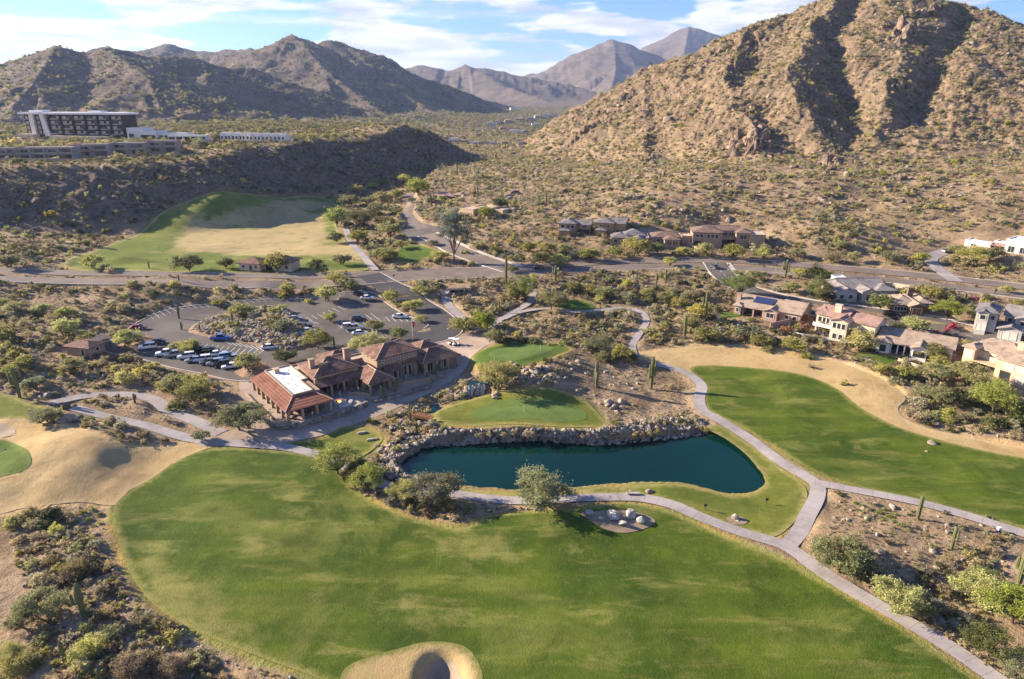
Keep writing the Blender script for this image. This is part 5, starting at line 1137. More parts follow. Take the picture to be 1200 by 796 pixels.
b.rowwin('f', 6.4, (39.6, 42.0, 44.4), .1, 1.7, 2.4); b.win('r', 46.6, 9.5, .2, 3.5, 2.2)
b.wing(18.4, 25.4, 20.6, 26.6, 3.2, 'hip', pitch=.4, ov=.7); b.wing(36.2, 40.6, 22.4, 27.0, 3.0, 'hip', pitch=.42); b.wing(41.2, 47.0, 14.0, 19.6, 3.2, 'hip', pitch=.42); b.wing(21.6, 36.0, 17.05, 20.5, 3.4, 'flat', mat=RT['sand'])
b.wing(9.4, 18.3, 20.05, 24.0, 3.0, 'flat', mat=RT['sand'])
for v in np.arange(6, 22, 3.2): b.win('l', 2.9, v, .1, 1.9, 2.3, frame=DARKTRIM)
b.rowwin('f', 4.3, (4.2, 7.2), .1, 1.9, 2.3, frame=DARKTRIM); b.rowwin('f', 10.0, (12.0, 14.6, 17.2), .1, 2.0, 2.3, frame=DARKTRIM)
b.done(); CLUB = b
def cl_(u, v, z=1.55): e = math.atan2(.61, .79); return (-48.5+u*math.cos(e)-v*math.sin(e), 134.0+u*math.sin(e)+v*math.cos(e), z)
# terrace slab
tp = [cl_(u, v)[:2] for u, v in ((-4.0, 23), (-3.4, 2.4), (-1.6, -1.2), (4, -2.3), (10, -2.2), (15, -1.8), (18.2, -1.0), (18.8, 2.2), (20.2, .2), (27, .0), (35.2, .2), (37.2, 1.8), (38.5, 4.2), (48.2, 4.2), (48.4, 13), (30, 18), (10, 24))]
q = MB().poly([(x, y, 1.52) for x, y in tp], 3.0); tag(q.link('clubhouse_terrace', PAVER), kind='structure')
STONE = tile('field_stone', (.22, .18, .155), (.46, .41, .36), fine=.35)
def stonewall(name, label, pl, ztop, thick=.55, size=.5, drop=1.5, zb=None, group='stone walls', seed=1, lean=0.0):
    """a wall of field stones along a line; the stones are its surface"""
    rs = np.random.default_rng(seed); pl = smooth(pl, False, 5); s_ = np.concatenate([[0], np.cumsum(np.hypot(*np.diff(pl, axis=0).T))]); L = s_[-1]
    V, Fq = [], []; n0 = 0; base = ICO[1]
    for zi in np.arange(0, drop, size*.62):
        for q in np.arange(0, L, size*.85):
            u = q+rs.uniform(-.2, .2)*size; x = np.interp(u, s_, pl[:, 0]); y = np.interp(u, s_, pl[:, 1]); g = float(lookup(Z1, x, y)) if zb is None else zb
            tz = ztop if ztop is not None else g+drop
            z = tz-zi-size*.3+rs.uniform(-.1, .1)*size
            if z < g-size*.6: continue
            for side in (-1, 1):
                x2 = np.interp(u+.3, s_, pl[:, 0]); y2 = np.interp(u+.3, s_, pl[:, 1]); tx, ty = x2-x, y2-y; l = math.hypot(tx, ty)+1e-6; nx_, ny_ = -ty/l, tx/l
                V_, F_q = base; k = V_*(1+.25*rs.normal(size=(len(V_), 1))*.6)*np.array([size*.55, size*.5, size*.38])*rs.uniform(.75, 1.2)
                a = rs.uniform(0, 6.28); k = k@np.array([[math.cos(a), -math.sin(a), 0], [math.sin(a), math.cos(a), 0], [0, 0, 1]])
                V.append(k+np.array([x+nx_*side*thick*.28-nx_*lean*zi, y+ny_*side*thick*.28-ny_*lean*zi, z])); Fq.append(F_q+n0); n0 += len(V_)
    me = mesh_from(name, np.vstack(V), np.vstack(Fq), STONE, False); return tag(link(name, me), label, 'stone wall', group)
def clp(s): return np.array([cl_(*map(float, q.split()))[:2] for q in s.split('|')])
stonewall('stone_retaining_wall', 'curved field stone wall below the clubhouse terrace and fire pit', clp('-3.9 5|-3.5 2.2|-1.8 -1.2|4 -2.4|10 -2.3|15 -1.9|18.3 -1.1'), 1.95, drop=2.4)
stonewall('stone_retaining_wall', 'low field stone wall edging the planted bed below the right half of the clubhouse', clp('20.0 -.8|25 -1.2|30 -1.1|35.2 -.9'), 1.35, drop=1.8, seed=2)
PLANTER = WM['club']
def lowwall(name, label, pl, h, th=.35, mat=None, cat='wall', z=None, sink=1.0, group=None):
    pl = np.array(pl, float); tt = np.gradient(pl, axis=0); tt /= np.hypot(tt[:, 0], tt[:, 1])[:, None]; nn = np.stack([-tt[:, 1], tt[:, 0]], 1); q = MB(); R_ = []
    for p_, n_ in zip(pl, nn):
        g = float(lookup(Z1, *p_)) if z is None else z
        R_.append([(p_[0]-n_[0]*th/2, p_[1]-n_[1]*th/2), (p_[0]+n_[0]*th/2, p_[1]+n_[1]*th/2), g])
    for i, (a, b_, g) in enumerate(R_): q.V += [(*a, g-sink), (*b_, g-sink), (*b_, g+h), (*a, g+h)]
    for i in range(len(R_)-1):
        for j in range(4): q.F.append((4*i+j, 4*i+(j+1) % 4, 4*i+4+(j+1) % 4, 4*i+4+j))
    q.F += [(0, 1, 2, 3), tuple(4*(len(R_)-1)+j for j in (3, 2, 1, 0))]
    return tag(q.link(name, mat or PLANTER), label, cat, group)
lowwall('planter_wall', 'curved tan planter wall beside the clubhouse steps', smooth(clp('28 3.2|32 2.4|35.6 1.2|37.4 2.2|37.6 4.2'), False), 1.0, z=1.3, group='planter walls'); lowwall('planter_wall', 'straight tan planter wall between the two halves of the clubhouse terrace', smooth(clp('16.4 5.4|18.6 3.6|20 1.4'), False), .9, z=1.4, group='planter walls')
lowwall('planter_wall', 'tan planter wall right of the clubhouse steps', smooth(clp('40.2 1.2|39.8 3|40.5 4.4'), False), .9, z=1.3, group='planter walls'); lowwall('planter_wall', 'long low wall along the left arcade of the clubhouse', smooth(clp('-2.6 21|-2.6 12|-2.4 3'), False), .5, z=1.4, group='planter walls')
# steps
q = MB()
for i in range(7): a = [cl_(u, v) for u, v in ((37.6, .2+i*.5), (39.9, .2+i*.5), (39.9, 4.4), (37.6, 4.4))]; q.poly([(p_[0], p_[1], .55+.14*(i+1)) for p_ in a], .14)
tag(q.link('steps', PAVER), 'paved steps climbing to the right side of the clubhouse terrace', 'steps')
# fire pit
r0 = bpy.data.objects.new('fire_pit', None); COL.objects.link(r0); r0.location = cl_(12.9, 2.6); tag(r0, 'round stone fire pit burning on the clubhouse terrace', 'fire pit')
q = MB(); k = 24
for i in range(k):
    a0, a1 = 2*math.pi*i/k, 2*math.pi*(i+1)/k; n_ = len(q.V)
    for a in (a0, a1): q.V += [(math.cos(a)*r_, math.sin(a)*r_, z_) for r_, z_ in ((1.5, 0), (1.5, .5), (1.0, .5), (1.0, .2))]
    q.F += [(n_, n_+4, n_+5, n_+1), (n_+1, n_+5, n_+6, n_+2), (n_+2, n_+6, n_+7, n_+3)]
q.link('ring', stucco('pale_stone_ring', (.50, .46, .42)), r0); MB().cyl(0, 0, .02, .25, .99, 20).link('bowl', DARKTRIM, r0)
m, t, o = newmat('flame'); e_ = t.n('ShaderNodeEmission', {'Color': (1, .25, .04, 1), 'Strength': 6.0}); t.t.links.new(e_.outputs[0], o.inputs[0])
q = MB()
for i in range(7): q.cyl(.3*math.cos(i*2.4), .3*math.sin(i*2.4), .25, .5+.12*(i % 3), .1, 5, .01)
q.link('flame', m, r0)
q = MB()
for i in range(10):
    a = -1.9+i*.16; x_, y_ = math.cos(a)*2.6, math.sin(a)*2.6; q.box(x_-.3, x_+.3, y_-.3, y_+.3, 0, .42)
o_ = q.link('curved_bench', stucco('bench_plaster', (.62, .60, .57))); o_.location = cl_(12.9, 2.6); o_.rotation_euler.z = .65; tag(o_, 'curved pale bench in front of the fire pit', 'bench')
# ---------- houses on the right
def solar(b, x0, x1, y0, y1, z0, z1, rows=3):
    for r_ in range(rows):
        a, c = y0+(y1-y0)*r_/rows, y0+(y1-y0)*(r_+.92)/rows; za, zc_ = z0+(z1-z0)*r_/rows, z0+(z1-z0)*(r_+.92)/rows
        MB().poly([(x0, a, za), (x1, a, za), (x1, c, zc_), (x0, c, zc_)], .06).link('solar_panel', SOLAR, b.rs[0])
m, t, o = newmat('solar_cell'); finish(t, o, (.03, .045, .12), .25, spec=.5); SOLAR = m
G5 = 'houses along the right edge of the course'
b = Bld('house', 'single storey tan house with blue solar panels on its roof', 'house', (859, 368), (908, 378), 'mauve', 'tan', group=G5); w_ = b.W
b.wing(0, w_*.98, 3.5, 13, 3.2, 'gable', ridge='x', pitch=.34); solar(b, w_*.33, w_*.8, 4.2, 7.6, 3.95, 5.05); b.wing(w_*.72, w_*1.02, 0, 6, 3.1, 'gable', ridge='y', pitch=.34); b.wing(0, w_*.16, .5, 3.4, 3.0, 'hip'); b.wing(w_*1.03, w_*1.5, 2, 13.5, 3.2, 'gable', ridge='x', pitch=.36)
b.chimney(-.4, 5, 0, 5.6, 1.4); b.rowwin('f', 0, (w_*.87,), .9, 2.4, 1.6); b.rowwin('f', 3.5, (w_*.3, w_*.5), .1, 2.2, 2.2, frame=DARKTRIM); b.win('f', .5, w_*.08, .8, .9, 1.4); b.rowwin('f', 2, (w_*1.2, w_*1.38), 1.0, 1.3, 1.2)
for u in (.2, .45, .68): MB().box(w_*u-.2, w_*u+.2, .9, 1.3, -1, 2.8).link('column', b.wm, b.root)
b.lean([(w_*.16, .6, 2.8), (w_*.72, .6, 2.8), (w_*.72, 3.6, 3.5), (w_*.16, 3.6, 3.5)]); b.done()
b = Bld('house', 'two storey cream house with rose tile roof and rear balcony', 'house', (952.5, 391), (991, 401), 'beige', 'pink', group=G5); w_ = b.W
b.wing(0, w_*.82, 1.5, 11, 6.0, 'gable', ridge='x', pitch=.32); b.wing(w_*.55, w_*1.02, -1.5, 9, 6.0, 'gable', ridge='y', pitch=.3); b.wing(w_*1.03, w_*1.7, 1.5, 10, 5.8, 'gable', ridge='x', pitch=.32); b.wing(-.8, w_*.22, 3, 10, 6.6, 'hip'); b.chimney(w_*.5, 4, 5, 9, 1.8)
b.rowwin('f', 1.5, (w_*.1, w_*.22, w_*.34, w_*.46), 3.6, 1.3, 1.6); b.rowwin('f', -1.5, (w_*.66, w_*.79, w_*.92), 3.6, 1.1, 1.7); b.rowwin('f', 1.5, (w_*.12, w_*.36), .4, 1.8, 2.0); b.rowwin('f', -1.5, (w_*.7, w_*.88), .5, 1.2, 1.6); b.win('r', w_*1.7, 5.5, 3.6, 1.4, 1.4)
q = MB().box(0, w_*.54, -1.2, 1.45, 2.9, 3.1).box(0, w_*.54, -1.25, -1.15, 3.1, 4.0); b.part('balcony', q, WM['white']); b.done()
b = Bld('house', 'single storey grey house with pale grey gabled roof', 'house', (978, 354), (1052, 352), 'grey', 'grey', group=G5); w_ = b.W
b.wing(0, w_*.34, 0, 10, 3.2, 'gable', ridge='y'); b.wing(w_*.2, w_*.9, 4, 15, 3.3, 'gable', ridge='x'); b.wing(w_*.42, w_*.62, 0, 6, 3.4, 'gable', ridge='y'); b.wing(w_*.7, w_*1.0, 2, 9, 3.2, 'hip'); b.wing(w_*.33, w_*.5, 14, 18, 4.2, 'flat', mat=RT['white'])
b.rowwin('f', 0, (w_*.1, w_*.24), 1, 1.5, 1.4); b.rowwin('f', 0, (w_*.52,), .2, 1.4, 2.3); b.rowwin('f', 2, (w_*.8, w_*.92), 1, 1.3, 1.3); b.win('f', 4, w_*.38, 1, 1.4, 1.4); b.done()
b = Bld('house', 'low dark brown walled house with tan hip roof and chimney', 'house', (1047, 368), (1088, 369), 'brown', 'tan', group=G5); w_ = b.W
b.wing(0, w_*.7, 1, 10, 3.0, 'hip', ov=1.0); b.wing(w_*.42, w_*.8, -1, 9, 3.0, 'gable', ridge='y', ov=.8); b.wing(w_*.8, w_*1.15, 3, 12, 3.0, 'hip', ov=.8); b.chimney(w_*.75, 9, 3, 6, 1.6); b.rowwin('f', 1, (w_*.12, w_*.3), .8, 1.8, 1.3); b.win('f', -1, w_*.6, .1, 2.6, 2.2, kind='door', mat=WOOD); b.done()
b = Bld('house', 'single storey white fronted house with covered patio and long tan roof', 'house', (1026, 413), (1083, 423), 'white', 'tan', group=G5); w_ = b.W
b.wing(0, w_*1.5, 4.5, 14, 3.3, 'gable', ridge='x', pitch=.34); b.wing(w_*.72, w_*1.02, 0, 6, 3.1, 'gable', ridge='y', pitch=.38); b.wing(-.3, w_*.26, 1, 5.5, 3.1, 'hip'); b.rowwin('f', 0, (w_*.87,), .8, 2.6, 1.5, frame=DARKTRIM); b.rowwin('f', 4.5, (w_*.35, w_*.5, w_*.64), .1, 2.0, 2.3, frame=DARKTRIM); b.win('f', 1, w_*.12, .3, 1.6, 2.0)
for u in (.28, .42, .56, .7): MB().box(w_*u-.16, w_*u+.16, 1.6, 1.92, -1, 2.9).link('column', b.wm, b.root)
b.lean([(w_*.26, 1.3, 2.9), (w_*.72, 1.3, 2.9), (w_*.72, 4.6, 3.5), (w_*.26, 4.6, 3.5)]); b.rowwin('f', 4.5, (w_*1.15, w_*1.35), 1, 1.1, 1.4); b.done()
b = Bld('house', 'tan two storey house with rolled shades at the right edge of the photo', 'house', (1125, 430), (1190, 452), 'sand', 'tan', group=G5); w_ = b.W
b.wing(0, w_*.95, 2.5, 13, 5.7, 'hip', pitch=.3); b.wing(w_*.62, w_*1.2, -.5, 11, 5.5, 'gable', ridge='x', pitch=.3); b.wing(0, w_*.2, 0, 5, 5.9, 'hip'); b.chimney(w_*.78, 5, 6, 9, 1.5)
b.rowwin('f', 2.5, (w_*.3, w_*.45), 3.4, 2.6, 1.5, mat=SHADE); b.rowwin('f', 0, (w_*.1,), 3.4, 1.8, 1.6, mat=SHADE); b.rowwin('f', -.5, (w_*.84, w_*1.05), 3.3, 2.2, 1.5, mat=SHADE); b.win('f', -.5, w_*1.05, .6, 2.0, 1.6, mat=SHADE); b.win('f', -.5, w_*.8, .1, 2.2, 2.5, frame=DARKTRIM); b.win('f', 2.5, w_*.55, 3.4, 1.0, 1.5)
q = MB().box(w_*.2, w_*.62, -.2, 2.45, 2.6, 2.85); b.part('balcony', q, b.wm); b.rowwin('f', 2.5, (w_*.28, w_*.48), .2, 2.0, 2.1, frame=DARKTRIM); b.done()
b = Bld('house', 'left one of two grey two storey houses with slate roofs', 'house', (1140, 385), (1164, 392), 'grey', 'slate', group=G5); w_ = b.W
b.wing(0, w_, 0, 9, 5.6, 'hip'); b.wing(w_*.1, w_*.6, -1.2, 5, 5.4, 'gable', ridge='y'); b.win('f', -1.2, w_*.35, 3.4, 1.4, 1.4); b.win('f', -1.2, w_*.35, .2, 2.4, 2.1, kind='door', mat=TRIM); b.win('f', 0, w_*.8, 3.4, 1.1, 1.3); b.win('l', 0, 4, 3.4, 1.2, 1.4); b.win('l', 0, 4, .8, 1.2, 1.4); b.done()
b = Bld('house', 'right one of the grey two storey houses with a low garage in front', 'house', (1168, 395), (1200, 402), 'grey', 'grey', group=G5); w_ = b.W
b.wing(w_*.1, w_*1.6, 5, 15, 5.6, 'gable', ridge='x'); b.wing(w_*.5, w_*1.1, 3, 8, 5.4, 'gable', ridge='y'); b.wing(0, w_*.85, -1, 6, 2.9, 'gable', ridge='y'); b.win('f', -1, w_*.42, .1, w_*.55, 2.2, kind='garage_door', mat=TRIM); b.win('f', 3, w_*.8, 3.5, 1.5, 1.4); b.rowwin('f', 5, (w_*.3, w_*1.35), 3.5, 1.2, 1.3); b.done()
b = Bld('house', 'modern white flat roofed house set into the foot of the mountain', 'house', (1127, 291), (1200, 302), 'white', 'white'); w_ = b.W
b.wing(0, w_*.42, 2, 10, 3.0, 'flat'); b.wing(w_*.42, w_*.8, 5, 13, 3.4, 'flat'); b.wing(w_*.68, w_*1.1, 0, 9, 5.8, 'flat'); b.wing(w_*1.1, w_*1.6, 3, 12, 6.2, 'flat'); b.lean([(w_*.38, 1.5, 2.7), (w_*.7, 1.5, 2.7), (w_*.7, 5.2, 3.3), (w_*.38, 5.2, 3.3)], RT['pink'])
b.rowwin('f', 0, (w_*.78, w_*.96), 1.2, 2.2, 2.4); b.rowwin('f', 2, (w_*.15,), 1.0, 2, 1.0); b.rowwin('f', 3, (w_*1.2,), 1.0, 2.4, 2.4); b.rowwin('f', 5, (w_*.5, w_*.62), .1, 2.4, 2.3, frame=DARKTRIM); b.done()
GF = 'houses at the foot of the mountain'
b = Bld('house', 'tan two storey house with slate roofs, leftmost of the mountain foot row', 'house', (655, 275), (690, 277), 'gold', 'slate', group=GF); w_ = b.W
b.wing(0, w_*.55, 0, 9, 5.8, 'hip'); b.wing(w_*.45, w_*1.0, 3, 11, 5.0, 'gable', ridge='x'); b.wing(w_*.05, w_*.4, -3, 0, 2.8, 'hip'); b.rowwin('f', 0, (w_*.12, w_*.3, w_*.45), 3.4, 1.6, 1.7); b.rowwin('f', 3, (w_*.7, w_*.88), .3, 2.4, 2.3, frame=DARKTRIM); b.win('f', 3, w_*.8, 3.3, 2.4, 1.2); b.done()
b = Bld('house', 'gold walled house with slate roof right of the leftmost mountain foot house', 'house', (696, 274), (726, 275), 'gold', 'slate', group=GF); w_ = b.W
b.wing(0, w_*.75, 0, 9, 5.8, 'hip'); b.wing(w_*.6, w_*1.15, 2, 12, 5.4, 'gable', ridge='x'); b.rowwin('f', 0, (w_*.25, w_*.55), 3.6, 1.2, 1.2); b.rowwin('f', 2, (w_*.9,), 1, 1.6, 1.6); b.wing(w_*.15, w_*.5, -3, 0, 2.7, 'hip'); b.done()
b = Bld('house', 'low sand coloured house with a round corner tower', 'house', (717, 287), (764, 287), 'club', 'slate', group=GF); w_ = b.W
b.wing(0, w_*.45, 2, 11, 3.2, 'hip'); b.wing(w_*.3, w_*.85, 4, 14, 4.0, 'hip', pitch=.42); b.wing(w_*.82, w_*1.02, 0, 9, 3.1, 'gable', ridge='y')
q = MB().cyl(w_*.66, 1.2, -1, 3.4, 2.6, 16); b.part('tower', q, b.wm); o_ = MB().cyl(w_*.66, 1.2, 3.4, 5.0, 3.1, 16, .05).link('roof', b.rm, b.root); b.rowwin('f', 2, (w_*.1, w_*.28), .9, 1.6, 1.3); b.rowwin('f', 0, (w_*.92,), .1, 1.6, 2.2, kind='door', mat=WOOD); b.done()
b = Bld('house', 'low tan roofed house with wooden garage doors, right of the round tower house', 'house', (767, 288), (806, 289), 'club', 'brown', group=GF); w_ = b.W
b.wing(0, w_*.9, 4, 13, 3.4, 'hip'); b.wing(w_*.3, w_*.75, 0, 7, 3.0, 'hip'); b.rowwin('f', 0, (w_*.43, w_*.62), .1, 2.4, 2.2, kind='garage_door', mat=WOOD); b.win('f', 4, w_*.15, 1, 1.6, 1.3); b.wing(w_*.85, w_*1.15, 3, 10, 3.8, 'flat', mat=RT['sand']); b.done()
b = Bld('house', 'large brown two storey hillside house with arched windows and dark red roof', 'house', (811, 288), (894, 290), 'club', 'brown', group=GF); w_ = b.W
b.wing(0, w_*.42, 0, 11, 6.6, 'hip'); b.wing(w_*.38, w_*.68, 5, 13, 6.8, 'gable', ridge='x'); b.wing(w_*.62, w_*.82, 1, 9, 6.6, 'hip'); b.wing(w_*.8, w_*1.02, 0, 10, 5.8, 'flat', mat=RT['sand'])
b.rowwin('f', 0, (w_*.07, w_*.12), 4.2, 1.6, 1.4); b.rowwin('f', 0, (w_*.22, w_*.28, w_*.34), 3.8, 1.3, 1.9); b.win('f', 1, w_*.72, 3.6, 2.8, 2.0); b.rowwin('f', 5, (w_*.48, w_*.57), .5, 2.4, 2.6, frame=DARKTRIM); b.rowwin('f', 5, (w_*.48, w_*.57), 4.2, 2.0, 1.6); b.win('f', 0, w_*.07, .4, 2.6, 2.0, frame=DARKTRIM)
b.part('balcony', MB().box(w_*.43, w_*.61, 2.2, 4.95, 2.9, 3.15).box(w_*.43, w_*.61, 2.15, 2.25, 3.15, 4.1), b.wm); b.done()
b = Bld('house', 'stepped flat roofed tan house among boulders above the cul de sac', 'house', (538, 254), (572, 256), 'sand', 'sand'); w_ = b.W
b.wing(0, w_*.5, 0, 9, 4.2, 'flat'); b.wing(w_*.35, w_*.9, 4, 14, 4.9, 'flat'); b.wing(w_*.88, w_*1.25, 6, 15, 4.4, 'flat'); b.rowwin('f', 0, (w_*.12, w_*.35), 1.4, 1.4, 1.2); b.rowwin('f', 4, (w_*.65, w_*.8), 1, 1.8, 1.8); b.done()
b = Bld('house', 'low house with a long plain brown roof beside dark shrubs', 'house', (506, 236), (541, 235), 'brown', 'pink'); w_ = b.W
b.wing(0, w_*.7, 0, 11, 3.6, 'hip', ov=1.8, pitch=.2); b.wing(w_*.68, w_*1.1, 2, 11, 4.2, 'hip', ov=1.2, pitch=.2); b.rowwin('f', 0, (w_*.15, w_*.35, w_*.55), .3, 3.0, 2.4, frame=DARKTRIM); b.done()
b = Bld('range_house', 'small building with two tile roofs beside the driving range', 'building', (281, 317), (342, 320), 'beige', TILE); w_ = b.W
b.wing(0, w_*.4, 0, 7, 3.0, 'hip', ov=.9); b.wing(w_*.4, w_*.66, 3, 9, 3.0, 'hip', ov=.6); b.wing(w_*.62, w_*.95, 2, 9, 3.6, 'hip', ov=.9); b.rowwin('f', 0, (w_*.22,), .1, 1.4, 2.1, kind='door', mat=DARKTRIM); b.rowwin('f', 0, (w_*.08, w_*.32), 1.1, 1.2, 1.1); b.win('f', 3, w_*.5, .1, 2.6, 2.3, frame=DARKTRIM); b.rowwin('f', 2, (w_*.72, w_*.86), .8, 1.3, 1.4); b.done()
b = Bld('hut', 'small brown pump hut with red tile roof left of the parking lot', 'hut', (79, 416), (107, 421), 'club', TILE); w_ = b.W
b.wing(0, w_, 0, 5, 2.6, 'hip', ov=.6); b.win('f', 0, w_*.7, .1, 1.1, 2.0, kind='door', mat=DARKTRIM); b.win('r', w_, 2.5, 1, 1.2, 1.0); b.done()
b = Bld('carport', 'dark flat carport with parked machinery behind the small hut', 'carport', (108, 412), (130, 408), 'brown', 'brown'); w_ = b.W
b.wb.box(0, .3, 0, 5, -1, 2.5).box(0, w_, 4.7, 5, -1, 2.5)
for u in (w_*.35, w_*.7, w_): MB().box(u-.1, u+.1, 0, .2, -1, 2.5).link('post', DARKTRIM, b.root)
b.lean([(-.4, -.4, 2.72), (w_+.4, -.4, 2.72), (w_+.4, 5.3, 2.62), (-.4, 5.3, 2.62)], DARKTRIM); b.done()
# tan garden walls
def gw(name, label, s, h, mat='tan', th=.25): return lowwall(name, label, smooth(trace(*pts(s).T, Z1)[:, :2], False, 4), h, th, WM[mat], 'wall', group='garden walls')
gw('garden_wall', 'long tan garden wall beside the house with solar panels', '902 386|918 382|940 376|948 372', 1.9, 'mauve'); gw('garden_wall', 'white pool terrace wall below the balcony house', '922 388|936 394|955 397|972 400', .9, 'white'); gw('garden_wall', 'pale wall along the upper right road', '1005 331|1030 335|1065 340', 1.6, 'beige')
gw('garden_wall', 'rear garden wall behind the brown roofed hillside house', '806 286|812 291|822 294', 1.2, 'sand'); gw('garden_wall', 'low tan wall below the white fronted house', '1052 424|1075 432|1096 438|1112 446', 1.1, 'tan'); gw('garden_wall', 'low tan wall beneath the tan two storey house', '1132 458|1165 464|1205 474', 1.2, 'tan')
# ---------- mesa: hotel, lodges, white suites
ZM = 38.3
A, B = PD(60, 160.5, 566), PD(146, 160, 552); A = (A[0], A[1], ZM-.3); B = (B[0], B[1], ZM-.3)
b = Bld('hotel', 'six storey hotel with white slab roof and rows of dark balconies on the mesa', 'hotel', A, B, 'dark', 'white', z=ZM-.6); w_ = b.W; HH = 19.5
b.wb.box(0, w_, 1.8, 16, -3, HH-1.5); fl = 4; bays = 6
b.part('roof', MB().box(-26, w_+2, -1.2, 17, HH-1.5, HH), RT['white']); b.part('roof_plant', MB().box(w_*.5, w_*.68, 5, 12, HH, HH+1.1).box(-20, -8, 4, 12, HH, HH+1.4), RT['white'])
for f in range(fl):
    z = 3.0+f*3.7; b.part('balcony_slab', MB().box(0, w_, 0, 1.8, z-.32, z), WM['dark'])
    for k in range(bays*2):
        x_ = w_*(k+.5)/(bays*2)
        b.win('f', 1.8, x_, z+.15, w_/(bays*2)*.62, 2.6, mat=SHADE if (k+f) % 3 else GLASS, frame=WM['dark'])
        if k % 2 == 0: b.part('balcony_rail', MB().box(x_-.5, x_+w_/(bays*2)*1.1, -.05, .05, z, z+1.0), WM['taupe'])
for k in range(bays+1): b.part('pier', MB().box(w_*k/bays-.35, w_*k/bays+.35, -.2, 1.8, 0, HH-1.5), WM['dark'])
b.part('pier', MB().poly([(-6.5, -1.2, HH), (-3.0, -1.2, HH), (1.2, -1.2, 0), (-3.6, -1.2, 0)][::-1], 0).poly([(-6.5, 2, HH), (-3.0, 2, HH), (1.2, 2, 0), (-3.6, 2, 0)]).poly([(-3.0, -1.2, HH), (-3, 2, HH), (1.2, 2, 0), (1.2, -1.2, 0)]).poly([(-6.5, 2, HH), (-6.5, -1.2, HH), (-3.6, -1.2, 0), (-3.6, 2, 0)]), WM['white'])
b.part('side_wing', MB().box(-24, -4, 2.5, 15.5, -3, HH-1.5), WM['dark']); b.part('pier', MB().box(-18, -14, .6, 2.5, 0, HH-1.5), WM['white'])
for f in range(fl):
    z = 3.0+f*3.7; b.part('balcony_slab', MB().box(-24, -4.2, .9, 2.5, z-.3, z), WM['taupe'])
    b.rowwin('f', 2.5, (-22, -11.5, -8), z+.2, 2.2, 2.3, mat=SHADE, frame=WM['dark'])
b.part('podium', MB().box(-26, -11, -6, .5, -3, 3.2).box(w_*.1, w_*.85, -7, -1, -3, 2.2), WM['beige']); b.done()
b = Bld('lobby_building', 'low white stepped lobby building joined to the right end of the hotel', 'building', (*PD(147, 159, 548)[:2], ZM-.6), (*PD(200, 158, 540)[:2], ZM-.6), 'white', 'white'); w_ = b.W
b.wing(0, w_*.35, 2, 14, 8.2, 'flat'); b.wing(w_*.33, w_*.68, 0, 14, 6.0, 'flat'); b.wing(w_*.66, w_*1.3, 2, 12, 4.6, 'flat'); b.rowwin('f', 0, (w_*.4, w_*.5, w_*.6), .8, 4.4, 2.6, frame=DARKTRIM); b.rowwin('f', 2, np.linspace(w_*.75, w_*1.22, 5), .6, 3.4, 2.6, frame=DARKTRIM); b.win('f', 2, w_*.1, 1, 4, 3, frame=DARKTRIM); b.done()
b = Bld('terrace_restaurant', 'white two level terrace building with wide dark openings left of the pool terrace', 'building', (*PD(196, 162, 505)[:2], ZM-2), (*PD(240, 160, 505)[:2], ZM-2), 'white', 'white'); w_ = b.W
b.wing(0, w_, 1, 10, 6.2, 'flat'); b.rowwin('f', 1, np.linspace(w_*.1, w_*.9, 5), 3.6, 4.2, 1.8, frame=DARKTRIM); b.rowwin('f', 1, np.linspace(w_*.1, w_*.9, 5), .3, 4.2, 2.1, frame=DARKTRIM); b.done()
for i, (x0, x1, y0, d, n_) in enumerate(((258, 292, 161.2, 520, 8), (292, 334, 163.2, 512, 9))):
    b = Bld('white_suites', ('farther' if i == 0 else 'nearer')+' row of white cubic suites with dark arched openings on the mesa edge', 'building', (*PD(x0, y0, d)[:2], ZM-3.2), (*PD(x1, y0, d-4)[:2], ZM-3.2), 'white', 'white', group='white suites on the mesa'); w_ = b.W
    for k in range(n_):
        u0, u1 = w_*k/n_, w_*(k+1)/n_; b.wing(u0+.15, u1-.15, (k % 2)*.5, 9, 8.0+(k % 3 == 0)*.5, 'flat')
        for z in (1.0, 4.4): b.win('f', (k % 2)*.5, (u0+u1)/2, z, (u1-u0)*.55, 2.2, frame=WM['white'])
    b.done()
LG = 'stepped lodges on the mesa edge'
for i, (x0, x1, yb, d, lab) in enumerate(((-50, -4, 190, 398, 'taupe two storey lodge cut by the left edge of the photo'), (0, 18, 188.5, 402, 'narrow taupe lodge second from the left on the mesa edge'), (20, 86, 187.5, 405, 'widest taupe lodge with balconies on the mesa edge'), (88, 128, 183.5, 420, 'taupe lodge with balconies behind a yellow green tree'), (130, 171, 181.5, 430, 'taupe lodge second from the right on the mesa edge'), (173, 208, 178.6, 440, 'rightmost taupe lodge on the mesa edge'))):
    a_ = PD(x0, yb, d); c_ = PD(x1, yb-.6, d+3); b = Bld('lodge', lab, 'lodge', (a_[0], a_[1], a_[2]), (c_[0], c_[1], a_[2]), 'taupe', 'sand', group=LG); w_ = b.W; n_ = max(2, int(w_/7.5))
    b.wing(0, w_, 1.6, 11, 6.6, 'flat', base=5)
    for k in range(n_+1): b.part('pier', MB().box(max(0, w_*k/n_-.4), min(w_, w_*k/n_+.4), 0, 1.6, -3, 6.6), b.wm)
    b.part('balcony_slab', MB().box(.4, w_-.4, 0, 1.6, 3.0, 3.3).box(.4, w_-.4, 0, .12, 3.3, 4.1), b.wm)
    for k in range(n_):
        for z in (.2, 3.5): b.win('f', 1.6, w_*(k+.5)/n_, z, w_/n_*.6, 2.3, frame=DARKTRIM if k % 2 else TRIM)
    b.done()
